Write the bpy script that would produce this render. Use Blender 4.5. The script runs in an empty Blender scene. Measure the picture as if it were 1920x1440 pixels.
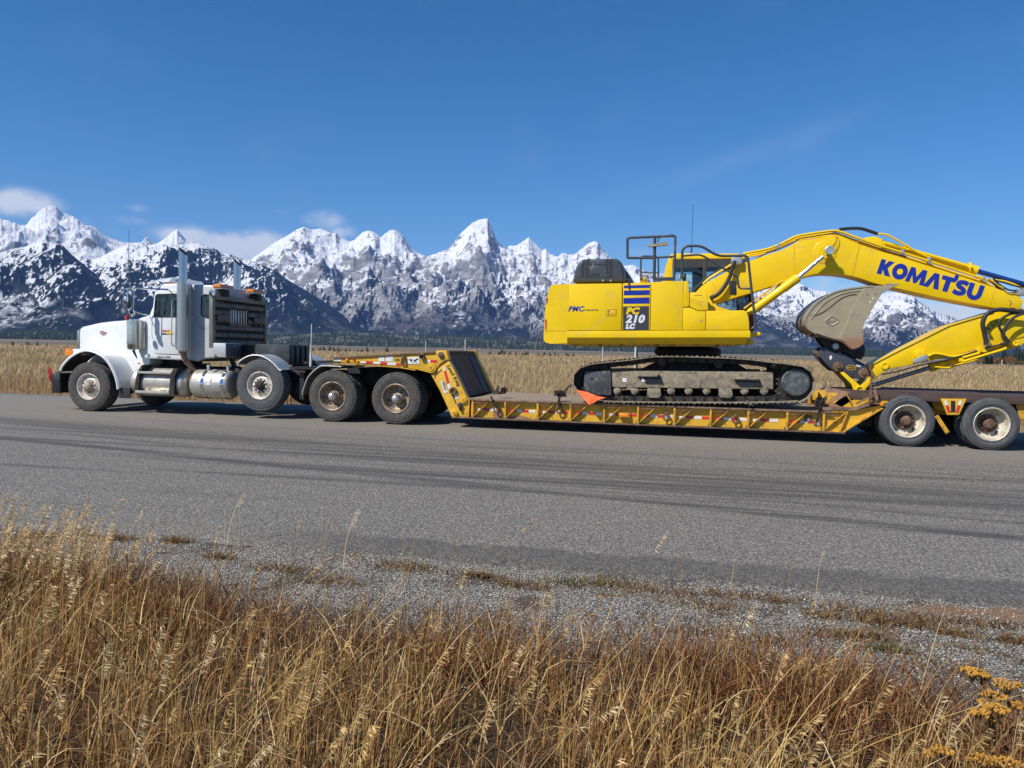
import bpy, bmesh, math, random
import numpy as np
from mathutils import Vector, Matrix, Euler

random.seed(7)
RNG = np.random.default_rng(11)
SC = bpy.context.scene
COL = SC.collection
PI = math.pi
R = math.radians

# ------------------------------------------------------------------ camera, sky, sun, exposure
# World frame: X runs along the road (+X towards the trailer's rear), Y across the road away from the camera, Z up, metres.
CAM_H, YAW, PITCH, ROLL, FOC = 1.6, R(11.8), R(2.65), R(1.22), 1450.0
_fw = Vector((-math.sin(YAW) * math.cos(PITCH), math.cos(YAW) * math.cos(PITCH), -math.sin(PITCH)))
_rt = Vector((math.cos(YAW), math.sin(YAW), 0))
_up = _rt.cross(_fw)
CR = _rt * math.cos(ROLL) + _up * math.sin(ROLL)
CU = -_rt * math.sin(ROLL) + _up * math.cos(ROLL)
cam_data = bpy.data.cameras.new("camera")
cam_data.sensor_width = 36.0
cam_data.lens = 36.0 * FOC / 1920.0
cam_data.clip_start = 0.1
cam_data.clip_end = 60000
cam = bpy.data.objects.new("camera", cam_data)
COL.objects.link(cam)
_m = Matrix((CR, CU, -_fw)).transposed().to_4x4()
_m.translation = (0, 0, CAM_H)
cam.matrix_world = _m
SC.camera = cam

SUN_DIR = Vector((-0.62, -0.74, 1.0)).normalized()      # towards the sun: ahead of the truck and behind the camera
sun_el = math.asin(SUN_DIR.z)
sun_az = math.atan2(SUN_DIR.x, SUN_DIR.y)
sd = bpy.data.lights.new("sun", 'SUN')
sd.energy = 4.6
sd.angle = R(0.53)
sd.color = (1.0, 0.955, 0.88)
so = bpy.data.objects.new("sun", sd)
COL.objects.link(so)
so.rotation_euler = SUN_DIR.to_track_quat('Z', 'Y').to_euler()
so.location = (-20, -25, 40)

SC.view_settings.view_transform = 'Standard'
SC.view_settings.look = 'None'
SC.view_settings.exposure = 0.24
SC.view_settings.gamma = 1.0
SC.view_settings.use_curve_mapping = False
SC.render.engine = 'CYCLES'
SC.cycles.use_denoising = True
SC.cycles.max_bounces = 7
SC.cycles.diffuse_bounces = 3
SC.cycles.glossy_bounces = 4
SC.cycles.transmission_bounces = 6
SC.cycles.transparent_max_bounces = 8
SC.cycles.volume_bounces = 0
SC.cycles.caustics_reflective = False
SC.cycles.caustics_refractive = False


def ray(px, py):
    """direction of the sight line through a point measured on the photograph"""
    return _fw + CR * ((px - 960) / FOC) + CU * ((720 - py) / FOC)


def at(px, py, Y):
    """where that sight line meets the upright plane Y metres across the road: measured point in metres"""
    d = ray(px, py)
    t = Y / d.y
    return Vector((d.x * t, Y, CAM_H + d.z * t))


def ground(px, py, z=0.0):
    d = ray(px, py)
    t = (z - CAM_H) / d.z
    return Vector((d.x * t, d.y * t, z))


def sky_dir(px, py):
    d = ray(px, py)
    return math.atan2(d.x, d.y), d.z / math.hypot(d.x, d.y)


def xz(pts, Y, crop=None):
    """outline in (X, Z) metres of points measured on the photograph; crop = (x0, y0, scale) of an enlarged view"""
    out = []
    for x, y in pts:
        if crop:
            x, y = crop[0] + x / crop[2], crop[1] + y / crop[2]
        v = at(x, y, Y)
        out.append((v.x, v.z))
    return out


def pts3(pts, Y, crop=None):
    return [Vector((x, Y, z)) for x, z in xz(pts, Y, crop)]


# ------------------------------------------------------------------ node helpers and materials
class NT:
    def __init__(self, tree):
        self.t = tree
        self.l = tree.links

    def n(self, kind, **kw):
        nd = self.t.nodes.new(kind)
        for k, v in kw.items():
            if k in ('inp',):
                for kk, vv in v.items():
                    if hasattr(vv, 'is_output'):
                        self.l.new(vv, nd.inputs[kk])
                    else:
                        nd.inputs[kk].default_value = vv
            else:
                setattr(nd, k, v)
        return nd

    def noise(self, vec, scale, detail=4, rough=0.55, dist=0.0):
        nd = self.n('ShaderNodeTexNoise', inp={'Scale': scale, 'Detail': detail, 'Roughness': rough, 'Distortion': dist})
        if vec is not None:
            self.l.new(vec, nd.inputs['Vector'])
        return nd.outputs['Fac']

    def math(self, op, a, b=None, c=None, clamp=False):
        nd = self.n('ShaderNodeMath', operation=op, use_clamp=clamp)
        for i, v in enumerate((a, b, c)):
            if v is None:
                continue
            if hasattr(v, 'is_output'):
                self.l.new(v, nd.inputs[i])
            else:
                nd.inputs[i].default_value = v
        return nd.outputs[0]

    def ramp(self, fac, lo, hi, smooth=True):
        nd = self.n('ShaderNodeMapRange', interpolation_type='SMOOTHSTEP' if smooth else 'LINEAR',
                    inp={'From Min': lo, 'From Max': hi, 'To Min': 0.0, 'To Max': 1.0})
        self.l.new(fac, nd.inputs['Value'])
        return nd.outputs['Result']

    def mix(self, fac, a, b):
        nd = self.n('ShaderNodeMix', data_type='RGBA')
        for s, v in ((nd.inputs[0], fac), (nd.inputs[6], a), (nd.inputs[7], b)):
            if hasattr(v, 'is_output'):
                self.l.new(v, s)
            elif isinstance(v, (int, float)):
                s.default_value = v
            else:
                s.default_value = (*v[:3], 1.0)
        return nd.outputs[2]

    def mapping(self, vec, scale=(1, 1, 1), rot=(0, 0, 0), loc=(0, 0, 0)):
        nd = self.n('ShaderNodeMapping')
        self.l.new(vec, nd.inputs['Vector'])
        nd.inputs['Scale'].default_value = scale
        nd.inputs['Rotation'].default_value = rot
        nd.inputs['Location'].default_value = loc
        return nd.outputs['Vector']

    def bump(self, h, strength, dist):
        nd = self.n('ShaderNodeBump', inp={'Strength': strength, 'Distance': dist})
        self.l.new(h, nd.inputs['Height'])
        return nd.outputs['Normal']


def new_mat(name):
    m = bpy.data.materials.new(name)
    m.use_nodes = True
    t = NT(m.node_tree)
    b = m.node_tree.nodes['Principled BSDF']
    return m, t, b


MATS = {}


def mat(name, col, rough=0.5, metal=0.0, var=0.12, vscale=3.0, dirt=None, damt=0.35, dscale=5.0, bump=0.0, bscale=60.0,
        coat=0.0, spec=0.5, streak=False):
    """painted / metal / rubber surface: base colour with slow variation, patches of grime, fine relief"""
    if name in MATS:
        return MATS[name]
    m, t, b = new_mat(name)
    pos = t.n('ShaderNodeNewGeometry').outputs['Position']
    v = t.noise(pos, vscale, 5, 0.6)
    lo = tuple(c * (1 - var) for c in col)
    hi = tuple(min(1, c * (1 + var)) for c in col)
    c = t.mix(t.ramp(v, 0.3, 0.7), lo, hi)
    rg = rough
    if dirt:
        p2 = t.mapping(pos, (1, 1, 0.25)) if streak else pos
        d = t.noise(p2, dscale, 8, 0.68, 0.3)
        f = t.ramp(d, 0.62 - damt * 0.45, 0.80 - damt * 0.3)
        c = t.mix(f, c, dirt)
        rg = t.math('MULTIPLY_ADD', f, 0.85 - rough, rough)
    b.inputs['Base Color'].default_value = (*col, 1)
    t.l.new(c, b.inputs['Base Color'])
    if hasattr(rg, 'is_output'):
        t.l.new(rg, b.inputs['Roughness'])
    else:
        b.inputs['Roughness'].default_value = rg
    b.inputs['Metallic'].default_value = metal
    b.inputs['Coat Weight'].default_value = coat
    b.inputs['Coat Roughness'].default_value = 0.08
    b.inputs['Specular IOR Level'].default_value = spec
    if bump:
        h = t.noise(pos, bscale, 5, 0.6)
        t.l.new(t.bump(h, bump, 0.01), b.inputs['Normal'])
    MATS[name] = m
    return m


def glass(name, col, rough=0.0, alpha=0.35):
    """window pane: clear pane that mirrors the sky at a glance"""
    if name in MATS:
        return MATS[name]
    m, t, b = new_mat(name)
    m.node_tree.nodes.remove(b)
    tr = t.n('ShaderNodeBsdfTransparent', inp={'Color': (*col, 1)})
    gl = t.n('ShaderNodeBsdfGlossy', inp={'Roughness': rough, 'Color': (0.9, 0.95, 1, 1)})
    fr = t.n('ShaderNodeFresnel', inp={'IOR': 1.5})
    mx = t.n('ShaderNodeMixShader')
    t.l.new(t.math('ADD', fr.outputs[0], 0.03), mx.inputs[0])
    t.l.new(tr.outputs[0], mx.inputs[1])
    t.l.new(gl.outputs[0], mx.inputs[2])
    out = m.node_tree.nodes['Material Output']
    t.l.new(mx.outputs[0], out.inputs['Surface'])
    MATS[name] = m
    return m


DUST = (0.33, 0.28, 0.21)
MUD = (0.30, 0.245, 0.165)
RUST = (0.115, 0.055, 0.032)
M_white = mat('white_paint', (0.80, 0.81, 0.80), 0.3, var=0.03, dirt=DUST, damt=0.10, dscale=2.5, coat=0.5)
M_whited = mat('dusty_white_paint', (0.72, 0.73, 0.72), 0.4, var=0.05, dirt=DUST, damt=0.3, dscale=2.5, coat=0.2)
M_yel = mat('yellow_paint', (0.86, 0.565, 0.003), 0.36, var=0.05, vscale=1.6, dirt=(0.70, 0.47, 0.05), damt=0.22, dscale=3.5, coat=0.12, spec=0.35)
M_tyel = mat('worn_trailer_paint', (0.70, 0.40, 0.028), 0.5, var=0.10, vscale=2.0, dirt=RUST, damt=0.14, dscale=9.0, bump=0.06, bscale=40)
M_tyel2 = mat('weathered_trailer_paint', (0.66, 0.36, 0.03), 0.55, var=0.14, vscale=2.0, dirt=RUST, damt=0.34, dscale=11.0, bump=0.1, bscale=40)
M_rust = mat('rusty_steel', (0.15, 0.085, 0.055), 0.75, 0.25, var=0.3, vscale=5, dirt=(0.30, 0.22, 0.15), damt=0.3, dscale=9, bump=0.25)
M_rustd = mat('dark_rusty_plate', (0.080, 0.053, 0.046), 0.7, 0.05, var=0.3, vscale=3, dirt=(0.085, 0.05, 0.038), damt=0.5, dscale=4, bump=0.1)
M_black = mat('black_paint', (0.018, 0.018, 0.02), 0.45, var=0.25, dirt=DUST, damt=0.10, dscale=4)
M_dark = mat('dark_grey_paint', (0.052, 0.060, 0.073), 0.42, var=0.12, dirt=DUST, damt=0.06, dscale=3)
M_grease = mat('grimy_frame_steel', (0.022, 0.02, 0.019), 0.7, 0.2, var=0.3, dirt=(0.10, 0.08, 0.06), damt=0.35, dscale=5, bump=0.15)
M_rub = mat('tyre_rubber', (0.056, 0.053, 0.050), 0.85, var=0.2, vscale=6, dirt=(0.092, 0.083, 0.070), damt=0.5, dscale=14, bump=0.12, bscale=90)
M_rub2 = mat('grey_sidewall_rubber', (0.068, 0.072, 0.078), 0.85, var=0.2, vscale=6, dirt=(0.098, 0.097, 0.094), damt=0.45, dscale=15, bump=0.12, bscale=90)
M_alu = mat('dull_aluminium', (0.58, 0.545, 0.48), 0.42, 0.7, var=0.10, dirt=(0.40, 0.35, 0.27), damt=0.36, dscale=8, bump=0.03, bscale=30)
M_polish = mat('polished_steel', (0.63, 0.64, 0.66), 0.10, 1.0, var=0.03)
M_chrome = mat('chrome_rod', (0.75, 0.76, 0.78), 0.16, 1.0, var=0.03)
M_hub = mat('hub_white_paint', (0.72, 0.66, 0.57), 0.5, 0.1, var=0.1, dirt=(0.34, 0.27, 0.19), damt=0.38, dscale=12)
M_rimb = mat('brown_dusty_rim', (0.40, 0.32, 0.24), 0.55, 0.3, var=0.15, dirt=(0.20, 0.14, 0.09), damt=0.5, dscale=7)
M_rimw = mat('cream_wheel_paint', (0.66, 0.60, 0.48), 0.4, 0.1, var=0.08, dirt=(0.25, 0.17, 0.10), damt=0.36, dscale=7, coat=0.3)
M_mud = mat('dried_mud', MUD, 0.95, var=0.2, vscale=7, dirt=(0.09, 0.085, 0.085), damt=0.38, dscale=11, bump=0.6, bscale=22)
M_mudd = mat('muddy_track_steel', (0.15, 0.125, 0.092), 0.9, 0.05, var=0.35, vscale=9, dirt=(0.33, 0.275, 0.195), damt=0.66, dscale=11, bump=0.4, bscale=30)
M_trk = mat('track_link_steel', (0.030, 0.027, 0.025), 0.6, 0.35, var=0.3, vscale=8, dirt=(0.12, 0.085, 0.055), damt=0.4, dscale=12, bump=0.2)
M_bucket = mat('worn_bucket_paint', (0.40, 0.335, 0.225), 0.42, 0.15, var=0.16, vscale=2.2, dirt=(0.25, 0.22, 0.185), damt=0.4, dscale=2.6, bump=0.05)
M_bucketr = mat('rust_worn_steel', (0.33, 0.185, 0.105), 0.55, 0.2, var=0.2, vscale=4, dirt=(0.22, 0.15, 0.10), damt=0.35, dscale=6)
M_hose = mat('hose_rubber', (0.022, 0.022, 0.024), 0.55, var=0.2, bump=0.15, bscale=80)
M_amber = mat('amber_lens', (0.85, 0.25, 0.01), 0.2, var=0.04, coat=0.6)
M_redl = mat('red_lens', (0.55, 0.02, 0.015), 0.2, var=0.04, coat=0.6)
M_red = mat('red_reflective_film', (0.60, 0.035, 0.03), 0.35, var=0.08)
M_wht = mat('white_reflective_film', (0.74, 0.74, 0.73), 0.35, var=0.05, dirt=DUST, damt=0.15)
M_blue = mat('blue_decal', (0.012, 0.03, 0.30), 0.35, var=0.04)
M_char = mat('charcoal_decal', (0.045, 0.048, 0.055), 0.4, var=0.05)
M_flagr = mat('red_flag_cloth', (0.62, 0.03, 0.035), 0.8, var=0.1)
M_flago = mat('orange_flag_cloth', (0.90, 0.16, 0.045), 0.75, var=0.06)
M_wood = mat('weathered_deck_timber', (0.30, 0.235, 0.17), 0.85, var=0.25, vscale=6, dirt=(0.16, 0.12, 0.09), damt=0.35, dscale=6, bump=0.3, bscale=30)
M_cabin = mat('cab_interior_plastic', (0.035, 0.037, 0.04), 0.7, var=0.1)
M_zinc = mat('zinc_plated_steel', (0.58, 0.60, 0.58), 0.35, 0.7, var=0.1)
M_blued = mat('blue_rod_sleeve', (0.02, 0.06, 0.28), 0.3, 0.3, var=0.05)
M_pole = mat('bleached_post', (0.62, 0.60, 0.56), 0.7, var=0.1)
M_gl = glass('window_glass', (0.62, 0.78, 0.80))
M_gld = glass('tinted_window_glass', (0.34, 0.48, 0.50))


def shield_mat():
    """perforated stainless heat shield: punched rows of dark holes"""
    m, t, b = new_mat('perforated_stainless')
    tc = t.n('ShaderNodeTexCoord').outputs['UV']
    mp = t.mapping(tc, (1, 1, 1))
    vo = t.n('ShaderNodeTexVoronoi', feature='F1', inp={'Scale': 1.0, 'Randomness': 0.0})
    t.l.new(mp, vo.inputs['Vector'])
    f = t.ramp(vo.outputs['Distance'], 0.20, 0.30)
    c = t.mix(f, (0.03, 0.03, 0.03), (0.74, 0.70, 0.62))
    t.l.new(c, b.inputs['Base Color'])
    t.l.new(t.math('MULTIPLY', f, 0.9), b.inputs['Metallic'])
    b.inputs['Roughness'].default_value = 0.33
    return m


M_shield = shield_mat()


def tread_plate():
    m, t, b = new_mat('diamond_tread_plate')
    pos = t.n('ShaderNodeNewGeometry').outputs['Position']
    w1 = t.n('ShaderNodeTexWave', inp={'Scale': 14.0, 'Distortion': 0.0})
    t.l.new(t.mapping(pos, (1, 1, 1), (0, R(45), 0)), w1.inputs['Vector'])
    w2 = t.n('ShaderNodeTexWave', inp={'Scale': 14.0})
    t.l.new(t.mapping(pos, (1, 1, 1), (0, R(-45), 0)), w2.inputs['Vector'])
    h = t.math('MAXIMUM', w1.outputs['Fac'], w2.outputs['Fac'])
    t.l.new(t.mix(t.ramp(h, 0.75, 1.0), (0.55, 0.55, 0.53), (0.75, 0.75, 0.73)), b.inputs['Base Color'])
    t.l.new(t.bump(h, 0.5, 0.004), b.inputs['Normal'])
    b.inputs['Metallic'].default_value = 0.6
    b.inputs['Roughness'].default_value = 0.45
    return m


M_tread = tread_plate()


# ------------------------------------------------------------------ mesh helpers
class MB:
    """collects simple shapes into one mesh"""

    def __init__(self):
        self.bm = bmesh.new()

    def poly(self, co):
        vs = [self.bm.verts.new(c) for c in co]
        return self.bm.faces.new(vs)

    def prism(self, outline, y0, y1, bevel=0.0, seg=2):
        """side-view outline [(x, z)] given thickness from y0 to y1"""
        b = bmesh.new() if bevel else self.bm
        n = len(outline)
        a = [b.verts.new((x, y0, z)) for x, z in outline]
        c = [b.verts.new((x, y1, z)) for x, z in outline]
        b.faces.new(a)
        b.faces.new(c[::-1])
        for i in range(n):
            j = (i + 1) % n
            b.faces.new((a[j], a[i], c[i], c[j]))
        if bevel:
            self._bev(b, bevel, seg)
        return self

    def _bev(self, b, bevel, seg):
        bmesh.ops.recalc_face_normals(b, faces=b.faces)
        ed = [e for e in b.edges if len(e.link_faces) == 2 and e.calc_face_angle(0) > R(28)]
        bmesh.ops.bevel(b, geom=ed, offset=bevel, segments=seg, profile=0.6, affect='EDGES', clamp_overlap=True)
        self.add(b)
        b.free()

    def add(self, b):
        mp = {}
        for v in b.verts:
            mp[v] = self.bm.verts.new(v.co)
        for f in b.faces:
            try:
                self.bm.faces.new([mp[v] for v in f.verts])
            except ValueError:
                pass

    def box(self, x0, x1, y0, y1, z0, z1, bevel=0.0, seg=2):
        return self.prism([(x0, z0), (x1, z0), (x1, z1), (x0, z1)], y0, y1, bevel, seg)

    def bar(self, p, q, w, h, bevel=0.0):
        """straight bar of section w (level) by h from p to q"""
        p, q = Vector(p), Vector(q)
        d = (q - p).normalized()
        s = d.cross(Vector((0, 0, 1)))
        if s.length < 1e-3:
            s = Vector((0, 1, 0))
        s.normalize()
        u = s.cross(d)
        b = bmesh.new() if bevel else self.bm
        ring = []
        for e in (p, q):
            ring.append([b.verts.new(e + s * (w / 2 * i) + u * (h / 2 * j)) for i, j in ((-1, -1), (1, -1), (1, 1), (-1, 1))])
        b.faces.new(ring[0][::-1])
        b.faces.new(ring[1])
        for i in range(4):
            j = (i + 1) % 4
            b.faces.new((ring[0][i], ring[0][j], ring[1][j], ring[1][i]))
        if bevel:
            self._bev(b, bevel, 1)
        return self

    def tube(self, pts, r, n=8, closed=False, cap=True):
        pts = [Vector(p) for p in pts]
        m = len(pts)
        rings = []
        nrm = None
        for i, p in enumerate(pts):
            if closed:
                d = (pts[(i + 1) % m] - pts[i - 1])
            else:
                d = pts[min(i + 1, m - 1)] - pts[max(i - 1, 0)]
            d.normalize()
            if nrm is None:
                nrm = d.orthogonal().normalized()
            nrm = (nrm - d * nrm.dot(d))
            if nrm.length < 1e-6:
                nrm = d.orthogonal()
            nrm.normalize()
            bi = d.cross(nrm)
            rr = r[i] if isinstance(r, (list, tuple)) else r
            # widen at corners so the tube keeps its bore
            if 0 < i < m - 1 or closed:
                a = (pts[i] - pts[i - 1]).normalized()
                c = (pts[(i + 1) % m] - pts[i]).normalized()
                k = max(0.6, math.cos(a.angle(c, 0) / 2))
                rr = rr / k if k < 0.98 else rr
            rings.append([self.bm.verts.new(p + (nrm * math.cos(2 * PI * k / n) + bi * math.sin(2 * PI * k / n)) * rr) for k in range(n)])
        for i in range(m if closed else m - 1):
            A, B = rings[i], rings[(i + 1) % m]
            for k in range(n):
                self.bm.faces.new((A[k], A[(k + 1) % n], B[(k + 1) % n], B[k]))
        if cap and not closed:
            self.bm.faces.new(rings[0][::-1])
            self.bm.faces.new(rings[-1])
        return self

    def cyl(self, p, q, r0, r1=None, n=16):
        r1 = r0 if r1 is None else r1
        return self.tube([p, q], [r0, r1], n)

    def lathe(self, prof, c, axis='Y', n=32, cap=False):
        """profile [(radius, offset along axis)] turned about an axis through c"""
        c = Vector(c)
        rings = []
        for r, o in prof:
            ring = []
            for k in range(n):
                a = 2 * PI * k / n
                s, t = r * math.cos(a), r * math.sin(a)
                v = {'Y': (s, o, t), 'X': (o, s, t), 'Z': (s, t, o)}[axis]
                ring.append(self.bm.verts.new(c + Vector(v)))
            rings.append(ring)
        for A, B in zip(rings, rings[1:]):
            for k in range(n):
                self.bm.faces.new((A[k], A[(k + 1) % n], B[(k + 1) % n], B[k]))
        if cap:
            self.bm.faces.new(rings[0])
            self.bm.faces.new(rings[-1][::-1])
        return self

    def strip(self, pts, y0, y1, th):
        """bent sheet: side-view line [(x, z)] of thickness th, y0 to y1"""
        P = [Vector((x, 0, z)) for x, z in pts]
        off = []
        for i in range(len(P)):
            d = (P[min(i + 1, len(P) - 1)] - P[max(i - 1, 0)]).normalized()
            off.append(Vector((-d.z, 0, d.x)) * th)
        inner = [p - o for p, o in zip(P, off)]
        return self.prism([(p.x, p.z) for p in P] + [(p.x, p.z) for p in inner[::-1]], y0, y1)

    def loft(self, rings, cap=True, closed=True):
        R_ = [[self.bm.verts.new(c) for c in ring] for ring in rings]
        n = len(R_[0])
        for A, B in zip(R_, R_[1:]):
            for k in range(n if closed else n - 1):
                self.bm.faces.new((A[k], A[(k + 1) % n], B[(k + 1) % n], B[k]))
        if cap:
            self.bm.faces.new(R_[0][::-1])
            self.bm.faces.new(R_[-1])
        return self

    def build(self, name, material, parent=None, smooth=35, flip=True):
        me = bpy.data.meshes.new(name)
        bmesh.ops.recalc_face_normals(self.bm, faces=self.bm.faces)
        off = world_loc(parent) if parent else Vector((0, 0, 0))
        if parent:
            bmesh.ops.translate(self.bm, verts=self.bm.verts, vec=-off)
        self.bm.to_mesh(me)
        self.bm.free()
        me.materials.append(material)
        if smooth:
            me.polygons.foreach_set('use_smooth', [True] * len(me.polygons))
            me.set_sharp_from_angle(angle=R(smooth))
        o = bpy.data.objects.new(name, me)
        COL.objects.link(o)
        if parent:
            o.parent = parent
        return o


def world_loc(o):
    v = Vector((0, 0, 0))
    while o:
        v = v + o.location
        o = o.parent
    return v


def tag(o, label, cat, group=None):
    o['label'] = label
    o['category'] = cat
    if group:
        o['group'] = group
    return o


def thing(name, label, cat, loc, group=None):
    o = bpy.data.objects.new(name, None)
    o.empty_display_size = 0.2
    COL.objects.link(o)
    o.location = loc
    return tag(o, label, cat, group)


def kind(o, k):
    o['kind'] = k
    return o


def dup(o, delta, parent=None):
    """copy of a part (and of its own pieces), shifted by delta, same mesh data"""
    c = o.copy()
    COL.objects.link(c)
    c.parent = parent if parent is not None else o.parent
    c.location = o.location + Vector(delta)
    for ch in list(o.children):
        dup(ch, (0, 0, 0), c)
    return c


def smooth_line(pts, n=6):
    """Catmull-Rom through the points"""
    P = [Vector(p) for p in pts]
    out = []
    for i in range(len(P) - 1):
        a, b, c, d = P[max(i - 1, 0)], P[i], P[i + 1], P[min(i + 2, len(P) - 1)]
        for k in range(n):
            t = k / n
            out.append(0.5 * ((2 * b) + (c - a) * t + (2 * a - 5 * b + 4 * c - d) * t * t + (3 * b - a - 3 * c + d) * t ** 3))
    out.append(P[-1])
    return out


def round_poly(pts, r, n=4):
    """round the corners of a line of points (open)"""
    P = [Vector(p) for p in pts]
    out = [P[0]]
    for i in range(1, len(P) - 1):
        a, b, c = P[i - 1], P[i], P[i + 1]
        u, v = (a - b), (c - b)
        d = min(r, u.length * 0.48, v.length * 0.48)
        p, q = b + u.normalized() * d, b + v.normalized() * d
        for k in range(n + 1):
            t = k / n
            out.append(p * (1 - t) ** 2 + b * 2 * t * (1 - t) + q * t * t)
    out.append(P[-1])
    return out


def text(name, body, material, parent, origin, size, rot=0.0, shear=0.0, bold=0.0, space=1.0, depth=0.002, sx=1.0, face=-1):
    """lettering on a face that looks towards -Y: flat print with a hair of thickness, turned by rot in that face"""
    cu = bpy.data.curves.new(name, 'FONT')
    cu.body = body
    cu.size = size
    cu.shear = shear
    cu.offset = bold
    cu.space_character = space
    cu.extrude = depth / 2
    cu.resolution_u = 3
    tmp = bpy.data.objects.new(name + '_curve', cu)
    COL.objects.link(tmp)
    bpy.context.view_layer.update()
    me = bpy.data.meshes.new_from_object(tmp.evaluated_get(bpy.context.evaluated_depsgraph_get()))
    bpy.data.objects.remove(tmp)
    bpy.data.curves.remove(cu)
    me.name = name
    me.transform(Matrix.Diagonal((sx, 1, 1, 1)))
    me.transform(Matrix.Translation(Vector(origin) - world_loc(parent)) @ Matrix.Rotation(-rot, 4, 'Y') @ Matrix.Rotation(R(90), 4, 'X'))
    me.materials.clear()
    me.materials.append(material)
    o = bpy.data.objects.new(name, me)
    COL.objects.link(o)
    o.parent = parent
    return o


def arc(cx, cz, r, a0, a1, n):
    return [(cx + r * math.cos(R(a0 + (a1 - a0) * i / n)), cz + r * math.sin(R(a0 + (a1 - a0) * i / n))) for i in range(n + 1)]


def disc(x, z, r, n=24):
    return [(x + r * math.cos(2 * PI * i / n), z + r * math.sin(2 * PI * i / n)) for i in range(n)]

# ------------------------------------------------------------------ sky with its few clouds
def build_world():
    w = bpy.data.worlds.new("World")
    SC.world = w
    w.use_nodes = True
    t = NT(w.node_tree)
    bg = w.node_tree.nodes['Background']
    sky = t.n('ShaderNodeTexSky', sky_type='NISHITA')
    sky.sun_disc = False
    sky.sun_elevation = sun_el
    sky.sun_rotation = sun_az
    sky.altitude = 2100
    sky.air_density = 1.0
    sky.dust_density = 0.15
    sky.ozone_density = 3.2
    hsv = t.n('ShaderNodeHueSaturation', inp={'Saturation': 1.30, 'Value': 1.0, 'Color': sky.outputs[0]})
    d = t.n('ShaderNodeTexCoord').outputs['Generated']
    sp = t.n('ShaderNodeSeparateXYZ')
    t.l.new(d, sp.inputs[0])
    az = t.math('ARCTAN2', sp.outputs[0], sp.outputs[1])
    hy = t.math('SQRT', t.math('ADD', t.math('MULTIPLY', sp.outputs[0], sp.outputs[0]), t.math('MULTIPLY', sp.outputs[1], sp.outputs[1])))
    el = t.math('DIVIDE', sp.outputs[2], t.math('MAXIMUM', hy, 0.001))
    cv = t.n('ShaderNodeCombineXYZ')
    t.l.new(az, cv.inputs[0])
    t.l.new(t.math('MULTIPLY', el, 1.5), cv.inputs[1])
    nz = t.noise(cv.outputs[0], 26.0, 8, 0.62, 0.4)
    nf = t.noise(cv.outputs[0], 9.0, 6, 0.6, 0.6)
    total = None
    # measured cloud centres (px, py), half sizes in px, density
    for px, py, rx, ry, wt in ((38, 379, 52, 22, 1.55), (70, 388, 40, 18, 1.1), (255, 390, 26, 10, 0.6), (248, 414, 34, 10, 0.65),
                               (300, 432, 40, 14, 0.55), (350, 442, 50, 17, 1.5), (425, 462, 62, 23, 1.9), (490, 464, 46, 28, 1.9),
                               (400, 480, 80, 30, 1.7), (610, 412, 40, 20, 0.95), (640, 436, 34, 16, 0.85), (530, 397, 22, 8, 0.4),
                               (725, 418, 5, 18, 0.4), (1195, 475, 40, 16, 0.55), (1535, 530, 40, 22, 0.75), (1600, 545, 60, 20, 0.8),
                               (1690, 560, 60, 14, 0.7), (1790, 590, 60, 26, 1.4), (1870, 580, 60, 22, 1.3), (160, 412, 16, 10, 0.5)):
        a0, e0 = sky_dir(px, py)
        u = t.math('MULTIPLY', t.math('SUBTRACT', az, a0), FOC / rx)
        v = t.math('MULTIPLY', t.math('SUBTRACT', el, e0), FOC / ry)
        q = t.math('ADD', t.math('MULTIPLY', u, u), t.math('MULTIPLY', v, v))
        g = t.math('MULTIPLY', t.math('POWER', 2.718, t.math('MULTIPLY', q, -0.9)), wt)
        total = g if total is None else t.math('MAXIMUM', total, g)
    f = t.math('MULTIPLY', total, t.math('MULTIPLY_ADD', nz, 1.5, -0.05))
    f = t.math('MULTIPLY', t.ramp(f, 0.16, 1.0), 0.9)
    # thin cirrus streak rising to the right
    a0, e0 = sky_dir(1000, 420)
    a1, e1 = sky_dir(1560, 235)
    ln = math.hypot(a1 - a0, e1 - e0)
    ux, uy = (a1 - a0) / ln, (e1 - e0) / ln
    da, de = t.math('SUBTRACT', az, a0), t.math('SUBTRACT', el, e0)
    along = t.math('DIVIDE', t.math('ADD', t.math('MULTIPLY', da, ux), t.math('MULTIPLY', de, uy)), ln)
    across = t.math('ADD', t.math('MULTIPLY', da, -uy), t.math('MULTIPLY', de, ux))
    across = t.math('ADD', across, t.math('MULTIPLY_ADD', nf, 0.012, -0.006))
    band = t.math('POWER', 2.718, t.math('MULTIPLY', t.math('POWER', t.math('MULTIPLY', across, 75.0), 2.0), -1.0))
    fade = t.math('MULTIPLY', t.ramp(along, 0.0, 0.75), t.math('SUBTRACT', 1.0, t.ramp(along, 0.9, 1.25)))
    ci = t.math('MULTIPLY', t.math('MULTIPLY', band, fade), t.math('MULTIPLY', nz, 0.10))
    wide = t.math('MULTIPLY', t.ramp(nf, 0.5, 0.9), 0.05)
    f = t.math('ADD', f, t.math('ADD', ci, wide), clamp=True)
    c = t.mix(f, hsv.outputs[0], (6.6, 6.9, 7.4))
    t.l.new(c, bg.inputs['Color'])
    bg.inputs['Strength'].default_value = 0.108


build_world()


# ------------------------------------------------------------------ noise for the landforms
def _perm(seed):
    p = np.random.default_rng(seed).permutation(512)
    return np.concatenate([p, p])


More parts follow.
